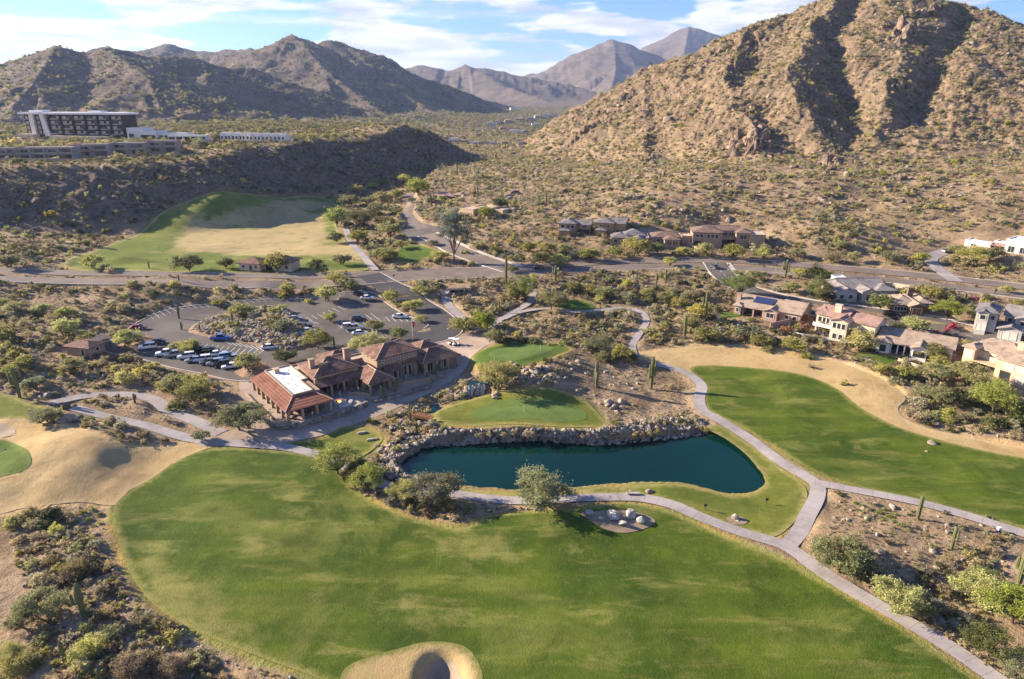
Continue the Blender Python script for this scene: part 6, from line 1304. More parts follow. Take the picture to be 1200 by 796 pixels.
q_ = [PD(*p_)[:2] for p_ in ((-60, 196, 390), (0, 194, 392), (86, 191, 398), (130, 188, 412), (212, 183, 430))]
lowwall('garden_wall', 'long retaining wall below the lodges on the mesa edge', smooth(q_, False), 1.4, .4, WM['taupe'], 'wall', sink=4)
# far town
def villa(px, py, d, w_, dep, h, wall, roof, kind='flat', lab=''):
    x, y, z = PD(px, py, d); g = float(lookup(Z1, x, y)); z = g
    b = Bld('distant_house', lab, 'house', (x-w_/2, y, z), yaw=random.uniform(-.25, .2), wall=wall, roof=roof, group='houses of the far valley')
    b.wing(0, w_*.62, 0, dep, h, kind, ov=.6); b.wing(w_*.55, w_, dep*.15, dep*.9, h*random.uniform(.6, .85), kind, ov=.6)
    for f in range(max(1, int(h/3.2))): b.rowwin('f', 0, np.linspace(w_*.1, w_*.52, 3), 1+f*3.2, w_*.12, 1.7)
    b.rowwin('f', dep*.15, (w_*.72, w_*.88), 1, w_*.1, 1.7); b.done(); return b
def vd(px, py):   # distance at which a sight line reaches the valley floor
    return float(np.hypot(*trace([px], [py], Z1)[0][:2]))
VL = '534 167 15 W|545 168 9 T|555 170 10 W|566 170 9 G|578 170 9 W|592 170 8 T|604 157 14 W|616 156 9 T|612 171 8 G|648 154 10 G|660 153 8 W|575 148 10 W|585 146 9 G|598 145 9 T|604 130 8 W|612 143 9 T|622 142 8 G|634 140 10 T|641 137 8 W|649 139 9 G|664 137 16 W|676 135 8 T|684 134 9 G|692 132 8 W|699 133 7 T|703 131 8 G|711 130 7 W|717 128 7 T|722 127 6 W|690 128 6 G|700 126 6 T|668 130 6 W|628 148 7 W|640 147 7 T|653 145 7 G|590 152 6 T|570 154 6 W|560 160 6 T|523 164 6 T'
for i, q in enumerate(VL.split('|')):
    a, b_, c, k = q.split(); a, b_, c = float(a), float(b_), float(c); d = vd(a, b_); d = min(d, 3300)
    x, y, z = trace([a], [b_], Z1)[0]; d = y
    if d < 900 and not (a < 615 and d > 560): continue
    ww = c*d/F_*(1.35 if d > 1200 else 1)
    look = {'W': 'white flat roofed', 'T': 'tan', 'G': 'grey roofed'}[k]; pos_ = where(a, b_)
    bb = villa(a, b_, d, ww, ww*.6, min(13, max(3.6, ww*.30)), {'W': 'white', 'T': 'sand', 'G': 'beige'}[k], {'W': 'white', 'T': 'tan', 'G': 'slate'}[k], 'flat' if k == 'W' else 'hip')
    NAMED.append([bb.root, f'{"large" if c > 9.5 else "small" if c < 7.5 else "middling"} far off {look}', 'house', a, b_, 'houses of the far valley'])
# ============================================================ WATER'S EDGE, CARS, PEOPLE, SMALL THINGS
m, t, o = newmat('bank_stone'); p = pos(t); v_ = t.n('ShaderNodeTexVoronoi', {'Vector': p, 'Scale': 1.1}).outputs['Color']; v_ = t.n('ShaderNodeSeparateColor', {0: v_}).outputs[0]
finish(t, o, t.mix(v_, (.12, .10, .08), (.38, .32, .26)), .9, t.noise(p, 4, 4), .6, .08); PALEROCK = m
def rubble(name, label, bottom, top, n_, s0, s1, seed, mat=None):
    n_ = int(n_*.9)
    rs = np.random.default_rng(seed); V, Fq, n0 = [], [], 0
    bt, tp_ = smooth(bottom, False, 6), smooth(top, False, 6); u_b = np.linspace(0, 1, len(bt)); u_t = np.linspace(0, 1, len(tp_))
    for i in range(n_):
        u, v = rs.uniform(), rs.uniform(-.08, 1.05); a = np.array([np.interp(u, u_b, bt[:, k]) for k in range(3)]); c = np.array([np.interp(u, u_t, tp_[:, k]) for k in range(3)])
        p_ = a+(c-a)*v; p_[2] = max(p_[2], float(lookup(Z1, p_[0], p_[1]))) ; s = s0+(s1-s0)*rs.uniform()**2.2*1.35; s *= .9; V_, F_q = rock_vf(1, rs, (1, rs.uniform(.6, .9), rs.uniform(.5, .8)), .25)
        r_ = rs.uniform(0, 6.28); V_ = V_@np.array([[math.cos(r_), -math.sin(r_), 0], [math.sin(r_), math.cos(r_), 0], [0, 0, 1]])*s
        V.append(V_+p_); Fq.append(F_q+n0); n0 += len(V_)
    return tag(link(name, mesh_from(name, np.vstack(V), np.vstack(Fq), mat or ROCK, False)), label, 'stone wall', 'rubble walls round the pond')
def pz(s, z=None):
    out = []
    for a, b in pts(s):
        if z is not None: out.append(P(a, b, z))
        else: x, y, q = trace([a], [b], Z0)[0]; out.append((x, y, q+.1))
    return np.array(out)
rubble('rubble_wall', 'dry stone rubble wall holding up the lower green above the pond', pz('508 522|535 521|560 519|590 518|620 516|655 518|690 521|720 520', -1.0), pz('505 502|530 504|560 504|600 504|640 504|665 505|700 504|735 501'), 900, .45, .95, 1, PALEROCK)
rubble('rubble_wall', 'rubble shore with dry grasses on the far right side of the pond', pz('720 520|745 518|770 515|800 512|828 508', -1.0), pz('735 498|755 494|780 492|800 491|822 493'), 360, .4, .85, 2, PALEROCK)
rubble('rubble_wall', 'rubble bank curving round the left end of the pond', pz('503 568|482 561|464 551|466 545|474 537|486 530|496 525|510 522', -1.0), pz('498 574|474 567|452 556|446 544|452 530|464 518|480 513|500 512'), 640, .35, .85, 3, PALEROCK)
rubble('rubble_wall', 'grey cobble bank between the clubhouse walkway and the stream', pz('500 482|512 474|524 466|535 456|546 447', .0), pz('462 486|482 477|502 467|520 456|538 441'), 420, .28, .6, 4)
for s, n_ in (('740 506|760 504|785 501|812 499|825 500', 26), ('560 505|620 505|700 507', 22), ('470 520|490 512', 5)):
    q = pz(s); q = smooth(q, False, 4)
    for i in range(n_):
        k = q[random.randrange(len(q))]; x, y = k[0]+random.uniform(-.8, .8), k[1]+random.uniform(-1.2, .3); pj = project(x, y, k[2]-.4)
        plant('T' if i % 3 or n_ < 26 else 'Y', pj[0], pj[1], random.uniform(5, 9), at=(x, y, k[2]-.7))
# waterfall
m, t, o = newmat('white_water'); p = pos(t, (3, 3, .7)); n1 = t.noise(p, 1.5, 5, .7)
finish(t, o, t.mix(t.ramp(n1, .4, .62), (.07, .09, .10), (.80, .83, .86)), .35, n1, .6, .2); WW = m
def fall(px0, px1, py_top, py_bot, zt, zb):
    a, b = P(px0, py_bot, zb), P(px1, py_bot, zb); q = MB(); n_ = 6; 
    for j in range(7):
        f = j/6; zz = zt-(zt-zb)*f; out = .9*f**.6
        for i in range(n_+1):
            g = i/n_; q.V.append((a[0]+(b[0]-a[0])*g+.12*math.sin(i*2.1+j), a[1]+(b[1]-a[1])*g-out+1.0+.15*math.sin(i*3.3+j*1.3), zz))
    for j in range(6):
        for i in range(n_): k = j*(n_+1)+i; q.F.append((k, k+1, k+n_+2, k+n_+1))
    return q
r0 = bpy.data.objects.new('waterfall', None); COL.objects.link(r0); c = P(560, 464, .8); r0.location = c; tag(r0, 'small waterfall tumbling between boulders behind the lower green', 'waterfall')
for a in ((549, 555, 452, 465, 3.3, .8), (557, 562, 450, 464, 3.6, .8), (563, 568, 451, 464, 3.4, .9)):
    q = fall(*a); q.V = [(x-c[0], y-c[1], z-c[2]) for x, y, z in q.V]; q.link('cascade', WW, r0, True)
def pool(name, s, z, kind='structure'): return sheet(name, wpoly(s, z, True, 4), WATER, 0, z=z, sp=2)
pool('stream', '512 470|524 465|540 464|556 466|566 467|556 470|540 471|528 474|518 480|510 487|502 492|494 500|490 508|488 516|482 518|482 508|488 498|494 490|500 482|506 475', .15)
pool('upper_pool', '548 446|560 442|572 444|574 449|562 451|550 451', 3.35)
m, t, o = newmat('algae'); finish(t, o, (.10, .16, .04), .6); 
# footbridge
A, B = P(480, 484, 1.2), P(507, 489, 1.3); r0 = bpy.data.objects.new('footbridge', None); COL.objects.link(r0); r0.location = (A[0], A[1], 1.1); r0.rotation_euler.z = math.atan2(B[1]-A[1], B[0]-A[0]); L = math.hypot(B[0]-A[0], B[1]-A[1]); tag(r0, 'short wooden footbridge over the stream beside a saguaro', 'footbridge')
q = MB()
for i in range(int(L/.22)): q.box(i*.22, i*.22+.19, -.8, .8, .0, .08)
q.link('deck', WOOD, r0)
for s in (-.8, .8):
    MB().box(0, L, s-.07, s+.07, -.3, -.003).link('beam', WOOD, r0)
    MB().box(0, L, s-.05, s+.05, .28, .38).link('kerb_rail', WOOD, r0)
# underpass portal below the road
A = trace([526], [345], Z0)[0]; r0 = bpy.data.objects.new('underpass', None); COL.objects.link(r0); r0.location = (A[0], A[1]+1.0, A[2]-1.6); r0.rotation_euler.z = .08; tag(r0, 'concrete cart underpass with a dark opening below the main road', 'underpass')
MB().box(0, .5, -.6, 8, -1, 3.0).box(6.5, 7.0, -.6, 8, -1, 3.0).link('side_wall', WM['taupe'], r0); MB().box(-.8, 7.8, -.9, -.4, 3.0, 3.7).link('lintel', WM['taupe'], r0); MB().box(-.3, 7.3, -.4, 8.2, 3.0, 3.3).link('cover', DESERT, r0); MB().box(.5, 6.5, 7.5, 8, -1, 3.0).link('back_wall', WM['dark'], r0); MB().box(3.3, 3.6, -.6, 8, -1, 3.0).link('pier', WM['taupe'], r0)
# ---------- painted bays of the parking lot
q = MB(); A0 = lambda a, b: trace([a], [b], Z0)[0]
def bays(x0, y0, x1, y1, n_, dx, dy):
    a, b = A0(x0, y0), A0(x1, y1)
    for i in range(n_+1):
        p_ = a+(b-a)*i/n_; e = A0(x0+(x1-x0)*i/n_+dx, y0+(y1-y0)*i/n_+dy); d = e-p_; l = math.hypot(d[0], d[1]); d = d/l*4.9; nx_, ny_ = -d[1]/4.9*.07, d[0]/4.9*.07; z0_ = lookup(Z0, p_[0], p_[1])+.085; z1_ = lookup(Z0, p_[0]+d[0], p_[1]+d[1])+.085
        q.poly([(p_[0]-nx_, p_[1]-ny_, z0_), (p_[0]+nx_, p_[1]+ny_, z0_), (p_[0]+d[0]+nx_, p_[1]+d[1]+ny_, z1_), (p_[0]+d[0]-nx_, p_[1]+d[1]-ny_, z1_)][::-1])
bays(215, 362, 320, 353, 14, -7, -3.5); bays(180, 374, 213, 363, 5, -6, -4); bays(330, 353, 420, 345, 12, -6, -3); bays(192, 420, 276, 430, 13, -6, -6); bays(236, 411, 300, 419, 10, 5, -5); bays(300, 406, 262, 399, 6, 6, 3.6); bays(352, 374, 402, 357, 8, 6, 3.4); bays(352, 390, 362, 376, 3, 9, 3); bays(400, 384, 440, 372, 7, 6, 4); bays(440, 372, 400, 384, 7, -5, -4); bays(452, 372, 480, 372, 4, 5, 5); bays(418, 392, 440, 386, 4, 6, 4)
tag(q.link('painted_parking_lines', LINE), kind='structure')
# centre line of the roads
q = MB()
for k, mm in (('road.5', 1),):
    c, nn, w_ = ST[k]; z = lookup(Z0, c[:, 0], c[:, 1])+.15
    for i in range(0, len(c)-1, 2):
        a, b = c[i], c[i+1]; n_ = nn[i]*.07; q.poly([(*(a-n_), z[i]), (*(b-n_), z[i+1]), (*(b+n_), z[i+1]), (*(a+n_), z[i])])
tag(q.link('painted_centre_line', LINE), kind='structure')
# ---------- cars
PAINT = {}
def paint(n_, c, met=0.0):
    m, t, o = newmat('car_paint_'+n_); finish(t, o, c, .28, spec=.5, **{'Metallic': met, 'Coat Weight': .6}); PAINT[n_] = m
paint('white', (.80, .80, .79)); paint('black', (.012, .012, .014)); paint('silver', (.45, .46, .48), .6); paint('grey', (.10, .105, .11), .4); paint('red', (.30, .012, .015)); paint('blue', (.02, .10, .42)); paint('navy', (.01, .02, .055)); paint('skyblue', (.30, .42, .58), .3)
TYRE = plain('tyre_rubber', (.02, .02, .02), .9); RIM = plain('alloy_rim', (.45, .45, .46), .35); m, t, o = newmat('car_glass'); finish(t, o, (.012, .015, .018), .08, spec=.7); CGL = m
HL = plain('headlight_lens', (.8, .8, .78), .2); TL = plain('tail_light_lens', (.4, .01, .01), .3)
def loft(secs, close=True):
    q = MB(); k = len(secs[0])
    for s in secs: q.V += s
    for i in range(len(secs)-1):
        for j in range(k-(0 if close else 1)): a = i*k+j; b = i*k+(j+1) % k; q.F.append((a, b, b+k, a+k))
    q.F.append(tuple(range(k-1, -1, -1))); q.F.append(tuple((len(secs)-1)*k+j for j in range(k))); return q
CARM = {}
def car_meshes(kind):
    if kind in CARM: return CARM[kind]
    T = {'sedan': ([(-2.35, .62, .70), (-2.3, .80, .80), (-1.7, .93, .88), (-.9, .95, .90), (.9, .92, .90), (1.5, .85, .88), (2.2, .72, .80), (2.35, .55, .66)], [(-1.85, .93, .74), (-1.0, 1.40, .62), (.25, 1.43, .62), (1.15, .92, .76)]),
         'suv': ([(-2.35, .62, .76), (-2.3, 1.0, .86), (-1.7, 1.08, .92), (-.5, 1.08, .94), (.9, 1.06, .94), (1.5, 1.02, .92), (2.2, .90, .84), (2.35, .62, .72)], [(-2.2, 1.06, .80), (-1.9, 1.66, .68), (.35, 1.70, .68), (1.15, 1.05, .80)]),
         'pickup': ([(-2.8, .66, .78), (-2.78, 1.05, .88), (-2.0, 1.08, .92), (-.7, 1.10, .94), (1.2, 1.08, .94), (1.8, 1.06, .92), (2.6, .98, .86), (2.75, .66, .74)], [(-1.0, 1.08, .80), (-.75, 1.72, .70), (.65, 1.74, .70), (1.35, 1.07, .82)])}[kind]
    body = loft([[(x, -w_*.92, .30), (x, -w_, .50), (x, -w_*.97, z-.10), (x, -w_*.82, z), (x, w_*.82, z), (x, w_*.97, z-.10), (x, w_, .50), (x, w_*.92, .30)] for x, z, w_ in T[0]])
    g = T[1]; gl = loft([[(x, -w_, T0), (x, -w_*.99, z), (x, w_*.99, z), (x, w_, T0)] if False else [(x, -(w_+.10 if z > 1.2 else w_), zb), (x, -w_, z), (x, w_, z), (x, (w_+.10 if z > 1.2 else w_), zb)] for (x, z, w_), zb in zip(g, [g[0][1]-.12]*4)])
    rf = loft([[(x, -w_*1.0, z-.05), (x, -w_*.9, z+.02), (x, w_*.9, z+.02), (x, w_*1.0, z-.05)] for x, z, w_ in ((g[1][0]-.05, g[1][1]+.01, g[1][2]+.02), ((g[1][0]+g[2][0])/2, g[1][1]+.05, g[1][2]+.03), (g[2][0]+.05, g[2][1]+.01, g[2][2]+.02))])
    n_ = len(body.V); body.V += rf.V; body.F += [tuple(i+n_ for i in f) for f in rf.F]
    # pillars
    for s in (-1, 1):
        for x in ((g[1][0]+g[2][0])/2,): body.box(x-.05, x+.05, s*(g[1][2]+.05)-.045, s*(g[1][2]+.05)+.045, g[0][1]-.05, g[1][1])
    if kind == 'pickup': bed = MB().box(-2.65, -1.1, -.75, .75, 1.085, 1.10)
    wh = []; 
    def wheel(r_, w_, k=16):
        q = MB(); 
        for y in (-w_/2, w_/2): q.V += [(r_*math.cos(2*math.pi*i/k), y, r_*math.sin(2*math.pi*i/k)) for i in range(k)]
        q.F += [(i, (i+1) % k, k+(i+1) % k, k+i) for i in range(k)]+[tuple(range(k)), tuple(range(2*k-1, k-1, -1))]; return q
    CARM[kind] = dict(body=body.mesh('body', PAINT['white']), glass=gl.mesh('windows', CGL), tyre=wheel(.34, .22).mesh('wheel', TYRE), rim=wheel(.21, .235, 10).mesh('rim', RIM),
                      head=MB().box(-.04, .05, -.16, .16, -.06, .06).mesh('headlight', HL), tail=MB().box(-.05, .04, -.14, .14, -.08, .08).mesh('tail_light', TL), T=T, bed=bed.mesh('cargo_bed', DARKTRIM) if kind == 'pickup' else None)
    return CARM[kind]
def car(kind, col, px, py, yaw, look, at=None, group='cars in the parking lot', lift=.1):
    M = car_meshes(kind); x, y, z = trace([px], [py], Z0)[0] if at is None else at
    r0 = bpy.data.objects.new('parked_car', None); COL.objects.link(r0); r0.location = (x, y, z+lift); r0.rotation_euler.z = R(yaw)
    me = M['body']; bo = link('body', me, r0)
    if col != 'white': me2 = CARM.setdefault((kind, col), me.copy()); me2.materials.clear(); me2.materials.append(PAINT[col]); bo.data = me2
    link('windows', M['glass'], r0); L = M['T'][0][-1][0]; B_ = M['T'][0][0][0]; zz = M['T'][0][-2][1]
    for sx in (B_+.85, L-.85):
        for sy in (-.80, .80): w_ = link('wheel', M['tyre'], r0, (sx, sy, .34)); link('rim', M['rim'], w_)
    for sy in (-.58, .58): link('headlight', M['head'], r0, (L-.10, sy, zz-.10)); link('tail_light', M['tail'], r0, (B_+.05, sy, M['T'][0][1][1]-.14))
    if M['bed']: link('cargo_bed', M['bed'], r0)
    tag(r0, look, 'car', group); return r0
CARS = '''sedan red 163 386 5|red sedan parked alone at the left edge of the lot
suv white 173 409 200|white sport utility car beside the small rock island at the left
sedan black 184 403 200|black car parked behind the white one at the small rock island
pickup white 195.5 416.5 202|white pickup at the left end of the crowded row
pickup silver 206 418 202|silver pickup second from the left end in the crowded row
suv white 219 420 202|large white sport utility car third in the front of the crowded row
sedan silver 228 424 202|silver sedan between two white cars in the front of the crowded row
suv white 238 423.5 202|white sport utility car in the middle of the crowded row
sedan grey 245 426.5 202|dark grey car in the front of the crowded row right of its middle
suv silver 253 427.5 202|silver sport utility car third from the right end of the crowded row
suv black 260 429.5 202|dark sport utility car second from the right end of the crowded row
sedan white 271 431.5 202|white sedan at the right end of the crowded row
suv black 235 412.5 22|black sport utility car left in the back of the crowded row
suv black 247.5 413.5 22|black sport utility car second in the back of the crowded row
sedan white 255 417 22|white sedan third in the back of the crowded row
suv skyblue 267 420 22|pale blue sport utility car fourth in the back of the crowded row
sedan silver 277 421.5 22|silver sedan at the right of the back of the crowded row
pickup blue 258.8 398.5 8|bright blue pickup alone beside the rocky island
sedan white 316.5 409 12|white sedan alone below the rocky island
suv black 423 346.5 -4|black sport utility car in the far corner of the lot
sedan white 430.5 351 -4|white sedan beside the black one in the far corner of the lot
sedan white 468.5 373 -8|white sedan parked beside the access road
suv navy 421 376 8|navy blue sport utility car in the middle of the lot
suv white 410 385 12|white sport utility car left of the clubhouse entrance
pickup silver 415 386.5 12|silver pickup tight beside the white sport utility car near the clubhouse entrance
sedan white 422 392.5 12|white sedan nearest the clubhouse entrance
suv black 357 384.5 12|black sport utility car behind the trees of the rocky island
sedan silver 346 375.5 12|silver car half hidden by the trees of the rocky island
sedan white 361 390 12|white sedan in front of the black car beside the rocky island
sedan red 366 394 12|red sedan at the corner of the rocky island'''
for q in CARS.split('\n'):
    a, lb = q.split('|'); k, c, x, y, yw = a.split(); car(k, c, float(x), float(y), float(yw), lb)
for k, c, x, y, yw, lb in (('sedan', 'black', 630, 315.5, 178, 'black car driving along the main road'), ('sedan', 'grey', 837, 314.5, 100, 'dark car turning at the road junction'), ('suv', 'silver', 1110, 296, 20, 'silver car in the drive of the modern white house'), ('sedan', 'navy', 769, 289, 10, 'blue car in front of the round tower house'),
                           ('sedan', 'skyblue', 1034, 386, 30, 'pale blue car in the drive behind the balcony house'), ('suv', 'black', 1044, 371, -10, 'black car before the brown walled house')):
    car(k, c, x, y, yw, lb, group='cars on roads and drives', lift=.13)
# golf carts
def cart(px, py, yaw, lb):
    x, y, z = trace([px], [py], Z0)[0]; r0 = bpy.data.objects.new('golf_cart', None); COL.objects.link(r0); r0.location = (x, y, z+.08); r0.rotation_euler.z = R(yaw); tag(r0, lb, 'golf cart', 'golf carts')
    loft([[(x_, -.55, .25), (x_, -.55, h), (x_, .55, h), (x_, .55, .25)] for x_, h in ((-1.15, .6), (-.5, .7), (-.45, .35), (.55, .35), (.62, .75), (1.15, .55))]).link('body', PAINT['white'], r0)
    MB().box(-.5, 0, -.5, .5, .36, .75).box(-.55, -.42, -.5, .5, .75, 1.15).link('seat', DARKTRIM, r0); MB().box(-1.0, .75, -.62, .62, 1.85, 1.93).link('canopy', PAINT['white'], r0)
    for sx in (-.85, .62):
        for sy in (-.55, .55): MB().box(sx-.03, sx+.03, sy-.03, sy+.03, .6, 1.85).link('post', DARKTRIM, r0)
    for sx in (-.75, .75):
        for sy in (-.5, .5): o_ = link('wheel', CARM['sedan']['tyre'], r0, (sx, sy, .24)); o_.scale = (.7, .8, .7)
cart(530, 404, 20, 'left golf cart on the plaza right of the clubhouse'); cart(535, 405, 20, 'right golf cart on the plaza right of the clubhouse')
# ---------- people
SKIN = plain('skin', (.42, .25, .17), .6); HAIR = plain('dark_hair', (.03, .02, .015), .8)
def cloth(n_, c): return plain('cloth_'+n_, c, .9)
CLO = {'white': cloth('white', (.72, .72, .70)), 'red': cloth('red', (.55, .03, .04)), 'blue': cloth('blue', (.10, .25, .55)), 'dark': cloth('dark', (.03, .035, .05)), 'khaki': cloth('khaki', (.40, .32, .21)), 'grey': cloth('grey', (.2, .2, .21))}
def person_mesh(pose):
    J = {'pel': (0, 0, .95, .15), 'wai': (0, 0, 1.12, .135), 'che': (0, 0, 1.33, .165), 'nec': (0, .0, 1.49, .06), 'hed': (0, .02, 1.60, .095), 'top': (0, .0, 1.70, .07)}
    E_ = [('pel', 'wai'), ('wai', 'che'), ('che', 'nec'), ('nec', 'hed'), ('hed', 'top')]
    for s, n_ in ((-1, 'l'), (1, 'r')):
        st = .12*s if pose == 'walk' else 0
        J.update({n_+'hip': (s*.10, 0, .90, .095), n_+'kne': (s*.11, st+.03, .50, .062), n_+'ank': (s*.12, st*1.6-.02, .09, .042), n_+'toe': (s*.13, st*1.6+.15, .04, .035)})
        E_ += [('pel', n_+'hip'), (n_+'hip', n_+'kne'), (n_+'kne', n_+'ank'), (n_+'ank', n_+'toe')]
        if pose == 'swing': el, ha = (s*.24, .16, 1.14), (s*.05, .36, .95)
        else: el, ha = (s*.26, -.03-st*.5, 1.14), (s*.28, .10-st, .90)
        J.update({n_+'sho': (s*.19, 0, 1.40, .062), n_+'elb': (*el, .045), n_+'wri': (*ha, .032), n_+'han': (ha[0], ha[1]+.05, ha[2]-.08, .038)})
        E_ += [('che', n_+'sho'), (n_+'sho', n_+'elb'), (n_+'elb', n_+'wri'), (n_+'wri', n_+'han')]
    ks = list(J); me = bpy.data.meshes.new('person'); me.from_pydata([J[k][:3] for k in ks], [(ks.index(a), ks.index(b)) for a, b in E_], []); o = bpy.data.objects.new('person', me); COL.objects.link(o)
    md = o.modifiers.new('s', 'SKIN'); sv = me.skin_vertices[0].data
    for i, k in enumerate(ks): sv[i].radius = (J[k][3],)*2; sv[i].use_root = k == 'pel'
    md2 = o.modifiers.new('d', 'SUBSURF'); md2.levels = 1; md2.render_levels = 1
    dg = bpy.context.evaluated_depsgraph_get(); dg.update(); out = bpy.data.meshes.new_from_object(o.evaluated_get(dg)); bpy.data.objects.remove(o); return out
PM = {k: person_mesh(k) for k in ('stand', 'walk', 'swing')}
def person(at, yaw, pose, top, legs, lb, s=1.0):
    me = PM[pose].copy(); me.name = 'person'; me.materials.clear()
    for m_ in (SKIN, CLO[top], CLO[legs], DARKTRIM, HAIR): me.materials.append(m_)
    for f in me.polygons:
        x, y, z = f.center; f.use_smooth = True
        f.material_index = 3 if z < .10 else 2 if z < .98 and abs(x) < .23 else 1 if z < 1.47 and not (abs(x) > .22 and z < 1.15) else 4 if (z > 1.64 or (y < 0 and z > 1.54)) else 0
    o = link('person', me, None, at, R(yaw)); o.scale = (s,)*3; tag(o, lb, 'person', 'people at the golf club'); return o
for (u, v), yw, po, a, b_, lb in (((17.5, 5.6), 20, 'stand', 'red', 'dark', 'person in a red top standing under the terrace roof'), ((18.9, 5.2), -30, 'stand', 'white', 'khaki', 'person in white standing beside the one in red on the terrace'), ((14.6, 6.0), 100, 'walk', 'blue', 'white', 'person in blue walking behind the fire pit'),
                                  ((28.0, 4.4), 60, 'walk', 'white', 'dark', 'person in white left of the bare shrub on the terrace'), ((29.2, 3.8), 200, 'stand', 'blue', 'grey', 'person in a blue top left of the clubhouse steps'), ((31.6, 4.6), 120, 'stand', 'white', 'khaki', 'person in a white shirt at the middle of the right terrace'),
                                  ((26.6, 3.6), 10, 'stand', 'red', 'dark', 'person in red at the corner of the front wing'), ((36.6, 4.2), 250, 'stand', 'red', 'khaki', 'person in red near the top of the steps'), ((40.6, 5.6), 180, 'stand', 'blue', 'dark', 'person in blue under the right wing roof'), ((4.9, -1.2), 90, 'stand', 'white', 'grey', 'person in white at the lowest corner of the terrace')):
    person(cl_(u, v, 1.54), yw, po, a, b_, lb)
for px, py, yw, a, b_, lb in ((196, 308, 90, 'dark', 'white', 'golfer in a dark top practising on the range tee'), (207, 307, 80, 'red', 'dark', 'golfer in red on the range tee')):
    x, y, z = trace([px], [py], Z0)[0]; person((x, y, z+.04), yw, 'swing', a, b_, lb)
# ---------- small furniture
def emp(name, x, y, z, lb, cat, group=None, yaw=0):
    r_ = bpy.data.objects.new(name, None); COL.objects.link(r_); r_.location = (x, y, z); r_.rotation_euler.z = yaw; return tag(r_, lb, cat, group)
METAL = plain('galvanised_metal', (.42, .42, .41), .5); WHITEP = plain('white_paint', (.78, .78, .76), .5); REDP = plain('red_paint', (.45, .02, .02), .5); BLUEP = plain('flag_blue', (.02, .04, .25), .7)
x, y, z = trace([484, ], [402], Z0)[0]; f = emp('flagpole', x, y, z, 'tall flagpole with a hanging flag behind the clubhouse', 'flagpole'); MB().cyl(0, 0, -.5, 8.5, .07, 8, .04).link('pole', WHITEP, f); MB().cyl(0, 0, 8.5, 8.7, .1, 8, .02).link('finial', METAL, f)
fl_ = MB()
for i in range(7): fl_.box(.07, .75-.02*i, -.02+.02*(i % 2), .02+.02*(i % 2), 6.2-i*.24, 6.42-i*.24)
o_ = fl_.link('flag', REDP, f)
MB().box(.08, .7, .045, .05, 5.3, 5.45).box(.08, .7, .045, .05, 5.8, 5.95).box(.08, .7, .045, .05, 4.9, 5.05).link('stripe', WHITEP, o_); MB().box(.07, .4, -.035, .055, 5.98, 6.43).link('canton', BLUEP, o_)
def textmesh(s, size, mat, parent, loc, rot):
    cu = bpy.data.curves.new('lettering', 'FONT'); cu.body = s; cu.size = size; cu.align_x = 'CENTER'; cu.align_y = 'CENTER'; cu.extrude = .004; cu.materials.append(mat); o = bpy.data.objects.new('lettering', cu); COL.objects.link(o)
    dg = bpy.context.evaluated_depsgraph_get(); me = bpy.data.meshes.new_from_object(o.evaluated_get(dg)); bpy.data.objects.remove(o); k = link('lettering', me, parent, loc); k.rotation_euler = rot; return k
for px, py, lb in ((853, 318, 'red stop sign at the road junction kerb'), (909, 318, 'red stop sign beside the right branch of the road'), (462, 330, 'red stop sign at the top of the parking access road')):
    x, y, z = trace([px], [py], Z0)[0]; s = emp('stop_sign', x, y, z, lb, 'road sign', 'stop signs'); MB().box(-.04, .04, -.04, .04, -.3, 2.1).link('post', METAL, s)
    q = MB(); k = 8; q.V = [(.38*math.cos(math.pi/8+i*math.pi/4), yy, 2.4+.38*math.sin(math.pi/8+i*math.pi/4)) for yy in (-.05, -.07) for i in range(8)]; q.F = [tuple(range(8)), tuple(range(15, 7, -1))]+[(i, i+8, (i+1) % 8+8, (i+1) % 8) for i in range(8)]
    pl_ = q.link('plate', REDP, s); textmesh('STOP', .26, WHITEP, pl_, (0, -.078, 2.4), (R(90), 0, 0))
for px, py, lb in ((826, 598, 'left small dark sprinkler post on the pond lawn'), (898, 591, 'right small dark sprinkler post on the pond lawn')):
    x, y, z = trace([px], [py], Z0)[0]; s = emp('lawn_marker', x, y, z, lb, 'marker', 'dark markers on the pond lawn'); MB().cyl(0, 0, -.2, .8, .05).link('post', DARKTRIM, s); MB().box(-.25, .25, -.08, .08, .8, 1.25).link('plate', DARKTRIM, s)
for px, py, lb in ((614, 483, 'golf hole flag on the lower putting green'), (633, 412, 'golf hole flag on the upper putting green'), (8, 538, 'golf hole flag on the left putting green')):
    x, y, z = trace([px], [py], Z0)[0]; s = emp('golf_flag', x, y, z, lb, 'golf flag', 'golf hole flags'); MB().cyl(0, 0, 0, 2.2, .02, 6).link('pole', WHITEP, s); MB().poly([(0, 0, 2.2), (0, 0, 1.85), (.5, .05, 2.02)], .02).link('flag', REDP, s)
x, y, z = trace([1170], [624], Z1)[0]; s = emp('water_cooler_stand', x, y, z, 'small white and blue box on a post beside the right cart path', 'box'); MB().box(-.22, .22, -.2, .2, 0, .5).link('stand', BLUEP, s); MB().box(-.25, .25, -.22, .22, .503, 1.0).link('box', WHITEP, s)
for px, py, w_, lb in ((424, 508, .9, 'upper pale slab on the clubhouse lawn'), (436, 516, 1.1, 'lower pale slab on the clubhouse lawn')):
    x, y, z = trace([px], [py], Z0)[0]; s = emp('tee_slab', x, y, z, lb, 'stone slab', 'pale slabs on the clubhouse lawn', .3); MB().box(-w_, w_, -.3, .3, .05, .35).box(-w_*.9, w_*.9, -.24, .24, .35, .42).link('slab', PALE, s)
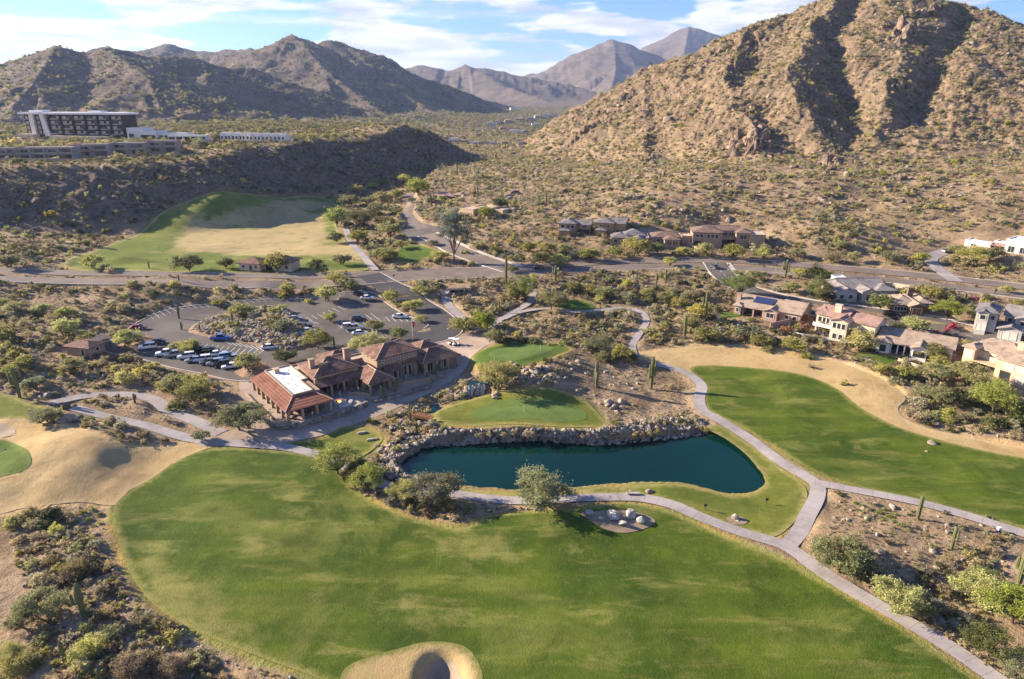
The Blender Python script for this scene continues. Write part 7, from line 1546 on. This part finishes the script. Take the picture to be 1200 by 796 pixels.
for px, py, lb in ((742, 580, 'left stone bench by the pond path'), ):
    x, y, z = trace([px], [py], Z0)[0]; s = emp('stone_bench', x, y, z, lb, 'bench'); MB().box(-1.2, 1.2, -.3, .3, .32, .45).link('seat', PALE, s); MB().box(-1.0, -.7, -.25, .25, 0, .32).link('leg', PALE, s); MB().box(.7, 1.0, -.25, .25, 0, .32).link('leg', PALE, s)
# terrace tables
tb = None
for i, (u, v, lb) in enumerate(((.9, 3.2, 'nearest to the corner'), (.9, 6.4, 'second from the corner'), (.9, 9.6, 'third from the corner'), (.9, 12.8, 'fourth from the corner'), (.9, 16, 'farthest from the corner'), (4.0, 1.4, 'left one under the front roof'), (7.4, 1.4, 'right one under the front roof'))):
    s = emp('patio_table', *cl_(u, v, 1.53), 'round table with chairs under the left arcade, '+lb, 'table', 'tables of the clubhouse arcade'); MB().cyl(0, 0, .68, .74, .55, 14).link('tabletop', WOOD, s); MB().cyl(0, 0, 0, .68, .06).link('leg', DARKTRIM, s)
    for k in range(4):
        a = k*math.pi/2+.6; c_ = MB(); X, Y = math.cos(a)*.95, math.sin(a)*.95; c_.box(X-.22, X+.22, Y-.22, Y+.22, .38, .46)
        c_.box(X*1.22-.2, X*1.22+.2, Y*1.22-.2, Y*1.22+.2, .46, .85) if False else c_.box(X*1.2-.05-.15*abs(math.sin(a)), X*1.2+.05+.15*abs(math.sin(a)), Y*1.2-.05-.15*abs(math.cos(a)), Y*1.2+.05+.15*abs(math.cos(a)), .46, .88)
        for dx in (-.18, .18):
            for dy in (-.18, .18): c_.box(X+dx-.02, X+dx+.02, Y+dy-.02, Y+dy+.02, 0, .38)
        ch = c_.link('patio_chair', WOOD); ch.location = s.location; ch.rotation_euler = s.rotation_euler; tag(ch, 'wooden chair '+('before', 'right of', 'behind', 'left of')[k]+' the arcade table '+lb, 'chair', 'chairs of the clubhouse arcade')
# ------------------------------------------------------------ a telling label for every plant, cactus and boulder
from collections import defaultdict
ORD = ['first', 'second', 'third', 'fourth', 'fifth', 'sixth', 'seventh', 'eighth', 'ninth', 'tenth', 'eleventh', 'twelfth', 'thirteenth', 'fourteenth', 'fifteenth', 'sixteenth']
def give_labels():
    by = defaultdict(list)
    for r_ in NAMED:
        k = f'{r_[1]} {r_[2]} {where(r_[3], r_[4])}'; by[k].append(r_)
    for k, L in by.items():
        if len(L) == 1: L[0][0]['label'] = k; continue
        L.sort(key=lambda r_: r_[3])
        for i, r_ in enumerate(L):
            row = ''
            if i == 0: s = 'leftmost '+k
            elif i == len(L)-1: s = 'rightmost '+k
            elif i <= len(L)//2 and i < 16: s = ORD[i]+' from left '+k
            else: s = (ORD[len(L)-1-i]+' from right ' if len(L)-1-i < 16 else 'middle one of the ')+k
            r_[0]['label'] = ' '.join(s.split()[:16])
give_labels()
